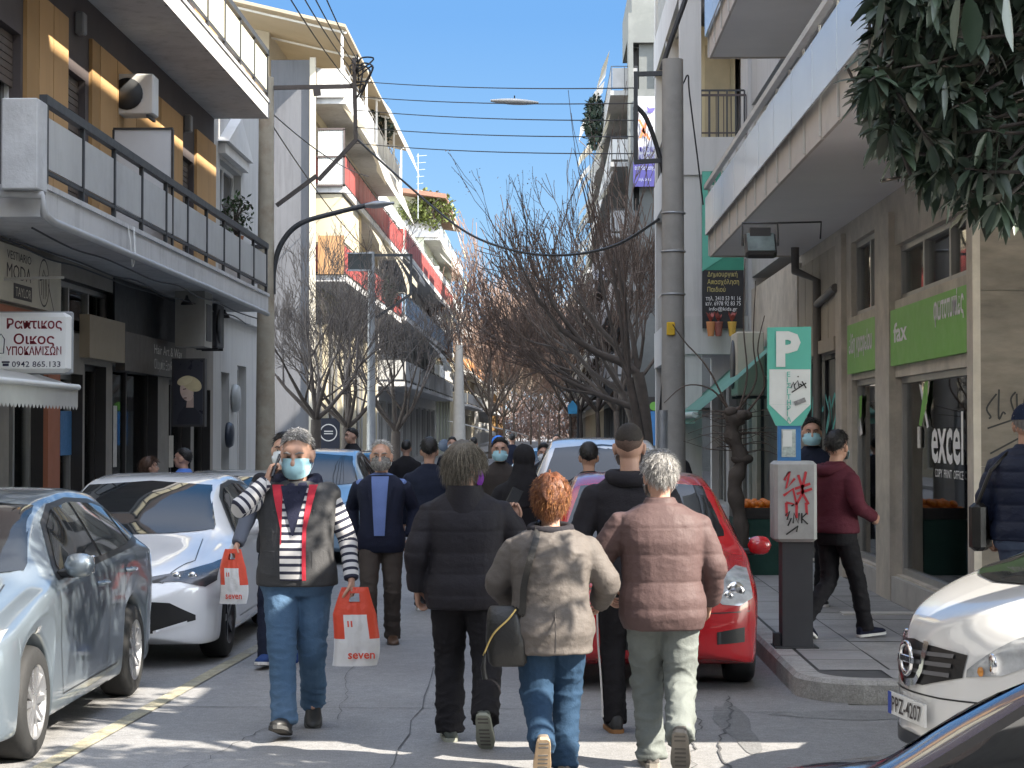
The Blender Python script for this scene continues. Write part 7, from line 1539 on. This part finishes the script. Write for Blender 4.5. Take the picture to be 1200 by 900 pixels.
# pollarded little tree
b_ = V((2.2, 22.0, .15)); t = thing('pollarded_tree', 'small pollarded street tree with a knobbly trunk and a few thin shoots', 'tree', b_)
mb = MB(); mb.tube(curve_pts([b_, b_+V((.02, 0, .6)), b_+V((-.05, 0, 1.05)), b_+V((.03, 0, 1.35)), b_+V((-.08, 0, 1.65)), b_+V((-.02, 0, 1.88))], 5), [.085+.015*sin(i*1.7)+(.03 if i > 22 else 0) for i in range(26)], 12)
for a in range(5): c = b_+V((.10*cos(a*1.3)-.02, .08*sin(a*1.3), 1.86+.04*(a % 2))); mb.ellipsoid(c, (.08, .07, .06), 10, 7)
mb.ellipsoid(b_+V((.04, 0, 1.36)), (.13, .1, .07), 10, 7); mb.build('trunk', BARK, t)
mb = MB(); rnd = random.Random(8); top = b_+V((0, 0, 1.9))
for pts in ([(.0, 0, 0), (.1, 0, .4), (.06, 0, 1.0), (.08, 0, 1.75)], [(-.03, 0, 0), (.2, 0, .35), (.17, 0, .8), (.2, 0, 1.5)], [(-.1, 0, 0), (-.35, 0, .5), (-.6, .1, .8), (-.75, 0, 1.0)], [(-.1, 0, 0), (-.3, 0, .25), (-.6, 0, .3), (-.85, 0, .1)], [(.1, 0, 0), (.3, 0, .3), (.22, 0, .7), (.3, 0, 1.1)]): mb.tube(curve_pts([top+V(p_) for p_ in pts], 5), [.014-.009*i/15 for i in range(16)], 5)
for i in range(34):
    z = rnd.uniform(-.5, 0); a = rnd.choice((0, pi))+rnd.gauss(0, .4); l_ = rnd.uniform(.25, .65); mb.tube(curve_pts([top+V((0, 0, z)), top+V((cos(a)*l_*.5, sin(a)*l_*.5, z+rnd.uniform(-.02, .1))), top+V((cos(a)*l_, sin(a)*l_, z+rnd.uniform(-.1, .15)))], 4), [.006, .006, .005, .005, .004, .004, .003, .003, .003], 4)
mb.build('shoots', TWIG, t)
# broad-leaved evergreen reaching in at the upper right
LEAF = M('leaf_dark', (.055, .080, .052), .42, n=.45, ns=4, spec=.45); LEAF2 = M('leaf_underside', (.085, .085, .055), .6, n=.3, ns=4); LEAF3 = M('leaf_mid', (.055, .085, .05), .42, n=.3, ns=4, spec=.45)
tb = V((4.0, 8.6, 0.15)); t = thing('evergreen_tree', 'large leaved dark evergreen tree hanging into the upper right corner', 'tree', tb)
rnd = random.Random(12); tk = MB(); tk.tube(curve_pts([tb, tb+V((-.1, 0, 1.5)), tb+V((-.4, -.2, 2.9)), tb+V((-.9, -.5, 3.9)), tb+V((-1.3, -.8, 5.0))], 6), [.16-.09*i/24 for i in range(25)], 12)
lm = MB()
def leaf_(mb, p, d, L, W, m):
    d = d.normalized(); s_ = d.cross(V((0, 0, 1))+V((rnd.gauss(0, .3), rnd.gauss(0, .3), 0))); s_ = s_.normalized(); n_ = s_.cross(d); rows = []
    for f, w_ in ((0, .05), (.2, .6), (.5, 1.0), (.78, .75), (1, .06)):
        c = p+d*(L*f)-V((0, 0, L*.30*f*f))+n_*.0; rows.append([c-s_*(W*w_)+n_*(W*.25*w_), c, c+s_*(W*w_)+n_*(W*.25*w_)])
    mb.grid(rows, m, True)
from itertools import product
outline = [(1005, 0), (1015, 40), (990, 95), (992, 130), (1012, 165), (1045, 195), (1075, 218), (1110, 238), (1150, 255), (1215, 262)]
def edge_x(y): return float(np.interp(y, [0, 40, 95, 130, 165, 195, 218, 238, 255, 262], [1005, 1015, 990, 992, 1012, 1045, 1075, 1110, 1150, 1215]))
tipsL = []
for i in range(6000):
    y = rnd.uniform(-140, 258); x = rnd.uniform(985, 1290); d = rnd.uniform(6.6, 8.8)
    if x < edge_x(max(0, y))+12+rnd.uniform(0, 12): continue
    if y > 215 and rnd.random() < .4: continue
    tipsL.append(P(x, y, d))
    if len(tipsL) >= 1300: break
for i in range(760):
    tipsL.append(V((rnd.uniform(-.4, 2.6), rnd.uniform(9.1, 11.0), rnd.uniform(4.55, 5.8))))  # extra canopy above the frame, added to shade the walkers and silver car
hub = tb+V((-1.0, -.7, 3.6))
for p_ in tipsL:
    bd = (p_-hub); bd = bd.normalized() if bd.length > .01 else V((0, 0, 1)); ax = (bd*.7+V((rnd.gauss(0, .35), rnd.gauss(0, .35), rnd.gauss(-.05, .35)))).normalized()
    if rnd.random() < .5: tk.tube([p_-ax*.28+V((0, 0, .02)), p_-ax*.1, p_], [.008, .006, .004], 5)
    for j in range(rnd.randint(8, 12)):
        a = rnd.uniform(0, 6.28); u = ax.cross(V((0, .3, 1))).normalized(); w_ = ax.cross(u); dd = (ax*rnd.uniform(.1, .8)+u*cos(a)+w_*sin(a)+V((0, 0, -.25))).normalized()
        leaf_(lm, p_-ax*rnd.uniform(0, .07), dd, rnd.uniform(.07, .13), rnd.uniform(.014, .022), rnd.choice((0, 0, 0, 0, 2, 2, 1)))
for i in range(7):
    a = tb+V((-.5-.1*i, -.3, 2.9+.25*i)); b = tipsL[i*17]; tk.tube(curve_pts([a, a.lerp(b, .5)+V((0, 0, .2)), b], 6), [.035-.028*k/12 for k in range(13)], 6)
for x, y, d, dx in ((1125, -10, 4.2, -.1), (1135, -5, 4.2, .1), (1180, -12, 4.0, .15)):
    leaf_(lm, P(x, y, d), V((dx, .1, -1)), .10, .027, 2)
tk.tube(curve_pts([tb+V((-.9, -.5, 3.9)), V((2.6, 9.2, 5.0)), V((1.2, 10.0, 5.2)), V((.2, 10.5, 5.1))], 6), [.06-.05*i/18 for i in range(19)], 6)  # bough for the added shade canopy
tk.build('trunk', BARK, t); lm.build('crown', [LEAF, LEAF2, LEAF3], t)
# ------------------------------------------------------------------ parking ticket machine and its sign
MD = 15.0; q = lambda x, y: P(x, y, MD); bx = q(931, 505).x
t = thing('ticket_machine', 'grey parking ticket machine covered in red and black graffiti on a dark post', 'ticket machine', (bx, MD, .155))
mb = MB(); a, b = q(915, 757), q(950, 632); mb.box((a.x, MD-.12, .155), (b.x, MD+.12, b.z)); mb.build('post', M('post_dark', (.035, .037, .042), .55, n=.15, ns=4), t)
mb = MB(); mb.box((a.x-.06, MD-.16, .155), (b.x+.04, MD+.16, .165)); mb.obox((a.x-.035, MD-.02, .21), (.05, .1, .11)); mb.build('base', DSTEEL, t)
a, b = q(905, 634), q(954, 540); GRB = M('machine_grey', (.33, .33, .32), .5, n=.1, ns=5, stain=.35, sts=4); mb = MB(); mb.obox(((a.x+b.x)/2, MD, (a.z+b.z)/2), (b.x-a.x, .34, b.z-a.z), bev=.025); mb.build('cabinet', GRB, t)
rs = M('red_spray', (.45, .03, .04), .5); fy = MD-.172
K_ = lambda *p_: [(q(x, y).x, q(x, y).z) for x, y in p_]
stroke_mb([K_((916, 562), (922, 552), (918, 572), (928, 560)), K_((915, 580), (926, 572), (930, 590), (918, 588)), K_((932, 556), (938, 575), (930, 590)), K_((928, 572), (946, 566)), K_((941, 552), (936, 575), (944, 590)), K_((930, 578), (948, 572)), K_((918, 588), (919, 604)), K_((930, 588), (930, 606)), K_((941, 588), (942, 602))], (0, fy, 0), (1, 0, 0), (0, 0, 1), .02).build('graffiti_red', rs, t)
stroke_mb([K_((917, 603), (922, 598), (919, 608), (924, 606), (920, 615)), K_((926, 612), (927, 600), (932, 612), (933, 600)), K_((936, 600), (936, 612)), K_((942, 600), (936, 606), (943, 613)), K_((924, 592), (927, 590)), K_((918, 625), (932, 615), (930, 622))], (0, fy-.002, 0), (1, 0, 0), (0, 0, 1), .012).build('graffiti_black', BLKP, t)
t = thing('parking_sign', 'turquoise and white parking sign with a big white P above the ticket machine', 'sign', q(925, 500))
TQ = M('sign_turquoise', (.09, .40, .32), .45, n=.05); SW = M('sign_pale', (.60, .62, .60), .45, n=.05, stain=.15, sts=5)
a, b = q(899, 497), q(950, 383); py_ = MD-.03
mb = MB(); mb.prism([V((x, py_, z)) for x, z in K_((899, 384), (950, 383), (950, 478), (939, 499), (909, 499), (899, 478))], (0, .05, 0)); mb.build('board', TQ, t, recalc=True)
mb = MB(); mb.add([V((x, py_-.003, z)) for x, z in K_((901, 433), (949, 433), (949, 474), (901, 474))], [(0, 3, 2, 1)]); mb.add([V((x, py_-.003, z)) for x, z in K_((901, 474.1), (949, 474.1), (925, 497))], [(0, 2, 1)])
mb.build('white_field', SW, t); text_mb('P', (q(909, 428).x, py_-.003, q(0, 428).z), (1, 0, 0), (0, 0, 1), q(0, 391).z-q(0, 428).z, width=.19, bold=.05).build('letter', SW, t)
for i, ch in enumerate('ΕΙΣΙΤΗΡΙΑ'):
    c = q(921, 441.5+i*6.6); text_mb(ch, (c.x, py_-.006, c.z), (1, 0, 0), (0, 0, 1), .036, bold=.02).build('letter', TQ, t)
stroke_mb([K_((926, 455), (929, 448), (931, 456)), K_((930, 452), (934, 446), (936, 455)), K_((936, 450), (940, 452)), K_((939, 447), (944, 455)), K_((927, 460), (944, 449)), K_((934, 442), (935, 441))], (0, py_-.006, 0), (1, 0, 0), (0, 0, 1), .01).build('graffiti', BLKP, t)
mb = MB(); mb.obox((q(935, 0).x, py_-.008, q(0, 471).z), (.09, .004, .035), Matrix.Rotation(R(-22), 3, 'Y')); mb.build('sticker', M('sticker_grey', (.2, .2, .2), .6, n=.5, ns=40), t)
t = thing('notice_plate', 'small blue framed notice plate between the parking sign and the ticket machine', 'sign', q(924, 540)); a, b = q(911, 540), q(938, 497)
mb = MB(); mb.box((a.x, MD-.02, a.z), (b.x, MD+.02, b.z)); mb.build('board', M('plate_blue2', (.04, .16, .36), .4), t); mb = MB(); mb.box((a.x+.03, MD-.026, a.z+.03), (b.x-.04, MD-.0205, b.z-.04)); mb.build('notice', M('notice_torn', (.35, .40, .38), .6, n=.4, ns=25), t)
mb = MB(); mb.box((a.x+.04, MD-.031, a.z+.11), (a.x+.11, MD-.0265, b.z-.05)); mb.build('paper', SW, t)
# ------------------------------------------------------------------ fruit stand
fb = V((2.47, 22.6, .155)); t = thing('fruit_stand', 'dark green fruit stand with sloping top on the right pavement', 'stand', fb)
mb = MB(); mb.box((2.22, 22.4, .155), (2.72, 23.4, .80)); mb.build('body', M('green_cloth', (.015, .06, .045), .8, n=.2, ns=5, bump=.3, bs=10), t)
crs = []
for i in range(2):
    c = thing('fruit_crate', ('nearer', 'farther')[i]+' open black crate of oranges on the green stand', 'crate', (2.47, 22.64+i*.48, .805), 0, 'crates of oranges'); mb = MB(); mb.box((-.25, -.23, 0), (.25, .23, .02)); mb.build('bottom', BLKF, c, False)
    for s_ in (-1, 1): mb = MB(); mb.box((-.25, s_*.23-.01, .021), (.25, s_*.23+.01, .13)); mb.build('side', BLKF, c, False); mb = MB(); mb.box((s_*.24-.01, -.218, .021), (s_*.24+.01, .218, .13)); mb.build('side', BLKF, c, False)
ORG = M('orange_peel', (.62, .17, .015), .5, n=.15, ns=9, bump=.2, bs=120); first = None
for i in range(2):
    for L_ in range(2):
        for a in range(5-L_):
            for b_ in range(5-L_):
                loc = (2.29+a*.088+L_*.044+rnd.uniform(-.01, .01), 22.46+i*.48+b_*.088+L_*.044+rnd.uniform(-.01, .01), .90+L_*.065+rnd.uniform(-.01, .02))
                if first is None: mb = MB(); mb.ellipsoid((0, 0, 0), (.042, .042, .040), 14, 10); first = mb.build('orange', ORG); tag(first, 'ripe orange heaped in a black crate on the green stand', 'orange', 'oranges on the fruit stand'); o = first
                else: o = first.copy(); COL.objects.link(o)
                o.location = loc
# ------------------------------------------------------------------ small signs up the street
def round_sign(label, px, py, d, r, mt, fig=None, grp=None):
    c = P(px, py, d); t = thing('traffic_sign', label, 'sign', (c.x, d, .12), 0, grp); mb = MB(); mb.tube([V((c.x, d+.05, .12)), V((c.x, d+.05, c.z+r))], .035, 8); mb.build('post', GALV, t)
    mb = MB(); mb.lathe((c.x, d, c.z), [(0, -.012), (r, -.012), (r, .012), (0, .012)], 24, 'y'); mb.build('disc', mt, t)
    if fig: stroke_mb([[(-.12*r, .6*r), (-.12*r, -.1*r), (-.35*r, -.6*r)], [(-.12*r, -.1*r), (.1*r, -.6*r)], [(.35*r, .4*r), (.35*r, -.2*r), (.3*r, -.6*r)], [(-.4*r, .15*r), (.1*r, .2*r)]], (c.x, d-.014, c.z), (1, 0, 0), (0, 0, 1), r*.2).build('figures', SOLEW, t)
round_sign('round blue sign with white walking figures far up the left kerb', 584, 518, 62, .22, M('sign_blue', (.02, .16, .55), .4), True)
round_sign('grey back of a round traffic sign on the left beyond the steel post', 521, 522, 60, .2, M('sign_back', (.05, .07, .10), .6))
c = P(671, 478, 90); t = thing('banner', 'small bright blue hanging banner among the dark trees on the right', 'banner', c); mb = MB(); mb.prism([c+V((x, 0, z)) for x, z in ((-.2, -.28), (.2, -.28), (.26, .05), (.0, .35), (-.24, .1))], (0, .05, 0)); mb.build('cloth', M('banner_blue', (.03, .28, .52), .6), t)
mb = MB(); mb.tube([c+V((.25, .03, .4)), V((c.x+.25, 90.03, .15))], .05, 8); mb.build('post', DSTEEL, t)
t = thing('shop_sign', 'dark navy hanging sign with a white ring emblem on the left under the bare trees', 'sign', P(385, 545, 56)); a, b = P(371, 545, 56), P(398, 490, 56)
mb = MB(); mb.box((a.x, 56, a.z), (b.x, 56.1, b.z)); mb.build('board', M('navy_sign', (.012, .016, .03), .5), t); c = P(385, 507, 55.98)
stroke_mb([[(.24*cos(x), .24*sin(x)) for x in [2*pi*i/24 for i in range(25)]], [(-.13, .04), (.13, .04)], [(-.13, -.03), (.13, -.03)]], c, (1, 0, 0), (0, 0, 1), .03).build('emblem', SOLEW, t)
for i, (px, py_, d) in enumerate(((560, 505, 130), (590, 506, 150), (606, 510, 170))):
    t = thing('awning', ('long white shop awning far up the left side, nearest of the three', 'long white shop awning far up the left side, middle of the three', 'small white shop awning far up the left side, farthest of the three')[i], 'awning', P(px, py_, d), 0, 'white awnings far up the street'); c = P(px, py_, d)
    mb = MB(); mb.grid([[(c.x-2.2, y, c.z+.7), (c.x, y, c.z+.2), (c.x+.9, y, c.z-.1), (c.x+.9, y, c.z-.35)] for y in (d, d+12)]); mb.build('canvas', AWH, t)
# greenery on balconies and roofs
def bush(name, label, c, r, n, leaf, col, seed, pot=True, cat='plant', stems=True):
    rnd = random.Random(seed); t = thing(name, label, cat, c-V((0, 0, r[2])))
    if stems:
        mb = MB()
        for i in range(7): mb.tube(curve_pts([c-V((0, 0, r[2])), c+V((rnd.gauss(0, r[0]*.3), rnd.gauss(0, r[1]*.3), -r[2]*.2)), c+V((rnd.gauss(0, r[0]*.5), rnd.gauss(0, r[1]*.5), r[2]*.5))], 4), [.02*r[2]+.006]*9, 5)
        mb.build('stem', BARK, t)
    mb = MB()
    for i in range(n):
        u = V((rnd.gauss(0, 1), rnd.gauss(0, 1), rnd.gauss(0, 1))).normalized()*rnd.uniform(.4, 1)**.6; k = 1+.35*noise.noise(u*2.2+V((seed, 0, 0))); p_ = c+V((u.x*r[0], u.y*r[1], u.z*r[2]))*k; d_ = V((rnd.gauss(0, 1), rnd.gauss(0, 1), rnd.gauss(0, 1))).normalized(); s_ = d_.cross(V((.1, .2, 1))).normalized(); L_ = leaf*rnd.uniform(.6, 1.3)
        mb.add([p_, p_+d_*L_*.5+s_*L_*.28, p_+d_*L_, p_+d_*L_*.5-s_*L_*.28], [(0, 1, 2, 3)], rnd.choice((0, 0, 1)))
    mb.build('foliage', [M(name+'_leaf', col, .6, n=.3, ns=5), M(name+'_leaf2', tuple(q_*1.7 for q_ in col), .6, n=.3, ns=5)], t)
    if pot: mb = MB(); mb.lathe(c-V((0, 0, r[2]+.0)), [(.6*r[0]*.5, -.22), (r[0]*.5, 0), (0, 0)], 12); mb.build('pot', M('terracotta_pot', (.3, .12, .06), .8), t)
c = P(275, 252, 34.5); c.x = -5.6; bush('potted_plant', 'leafy potted plant at the far end of the long left balcony', V((c.x, c.y, c.z)), (.30, .5, .38), 320, .10, (.03, .06, .02), 3)
bush('roof_shrub', 'yellow green shrub in the roof garden of the green grey building', P(508, 246, 129.4), (1.5, 1.2, 1.3), 700, .35, (.10, .12, .03), 5, False); bush('roof_shrub', 'dark green shrub in the roof garden under the brown canopy', P(484, 250, 129.4), (1.1, .8, .8), 400, .3, (.05, .08, .03), 6, False)
c = P(697, 143, 92); bush('balcony_shrub', 'dark evergreen shrub spilling over a high balcony on the right', V((c.x, 92, c.z)), (.5, 2.4, 1.25), 900, .3, (.015, .03, .02), 7, False)
c = P(455, 146, 76); bush('balcony_shrub', 'olive shrub on the top terrace of the cream building on the left', V((-6.6, 76, c.z)), (.5, 2.2, .8), 400, .25, (.09, .10, .03), 9, False)
c = P(462, 345, 78); bush('balcony_shrub', 'green planting along the lowest balcony of the cream building on the left', V((-6.25, 76, 7.3)), (.25, 3.2, .5), 500, .2, (.07, .10, .02), 10, False)
t = thing('antenna', 'thin television aerial standing on the roofs on the left', 'antenna', P(490, 225, 110)); a, b = P(490, 236, 110), P(490, 180, 110); mb = MB(); mb.tube([a-V((0, 0, 1)), b], .03, 5); mb.build('mast', GALV, t); mb = MB()
for i in range(5): z = b.z-.15-i*.4; mb.bar(V((b.x-.1, 110, z)), V((b.x+.5-.05*i, 110, z+.05)), .03)
mb.build('rods', GALV, t)

# cables, papers and small wall things
rnd = random.Random(21)
for i, (z, x_) in enumerate(((4.02, BAX-.15), (3.96, BAX-.4), (4.05, WX+.2))):
    pts = [V((x_+rnd.uniform(-.03, .03), 20.3+k*1.6, z-.03-.07*abs(sin(k*1.3+i)))) for k in range(11)]
    mb = MB(); mb.tube(curve_pts(pts, 4), .012, 5); tag(mb.build('cable', BLKW), 'loose black cable sagging along the underside of the long left balcony, %s' % ('outermost', 'middle', 'nearest the wall')[i], 'cable', 'cables under the left balcony')
mb = MB(); a = V((BAX+.015, 24.1, 4.44)); mb.tube(curve_pts([a, a+V((.03, .05, -.25)), a+V((.02, .2, -.52)), a+V((.03, .3, -.35)), a+V((.01, .33, 0))], 5), .010, 5); tag(mb.build('cable', WHITE), 'short pale cable loop dangling over the edge of the long left balcony', 'cable', 'cables under the left balcony')
for i, (y_, z_, w_, h_, col, lab) in enumerate(((28.12, 1.3, .22, .9, (.5, .48, .44), 'tall pale price list stuck beside the dark shop door on the left'), (28.14, .75, .2, .35, (.45, .42, .36), 'small pale notice low beside the dark shop door on the left'), (25.6, 1.5, .7, .6, (.06, .18, .36), 'blue poster in the shop window beside the terracotta pilaster'), (25.1, 1.0, .22, .3, (.6, .58, .55), 'white paper in the window beside the terracotta pilaster'), (33.0, 1.2, .4, .55, (.55, .5, .42), 'cream poster in the farthest dark shop window on the left'))):
    mb = MB(); mb.box((WX-.155, y_, z_), (WX-.15, y_+w_, z_+h_)) if y_ > 28.2 or y_ < 28 else mb.box((WX+.01, y_-.1, z_), (WX+.016, y_+w_-.1, z_+h_)); tag(mb.build('poster', M('paper_%d' % i, col, .6, n=.2, ns=14)), lab, 'poster')
for i, (y_, z_, r_) in enumerate(((39.2, 2.5, .28), (38.4, 1.75, .25))):
    mb = MB(); mb.lathe((-6.40, y_, z_), [(0, 0), (r_, 0), (r_*1.05, .05), (r_*.9, .12), (0, .14)], 20, 'x'); tag(mb.build('wall_box', M('wallbox_%d' % i, ((.4, .42, .42), (.03, .04, .06))[i], .4)), ('pale round box on the white house wall above the dark one', 'dark round box on the white house wall')[i], 'wall box')
for i, (y_, z_) in enumerate(((30.6, 4.0), (34.2, 4.0))):
    t = thing('spotlight', ('small black spotlight under the long left balcony near the beige casing', 'small black spotlight under the far end of the long left balcony')[i], 'spotlight', (BAX-.45, y_, z_)); mb = MB(); mb.lathe((BAX-.45, y_, z_-.1), [(.02, .1), (.03, .05), (.09, -.02), (.10, -.05), (0, -.05)], 16); mb.build('shade', BLKF, t)
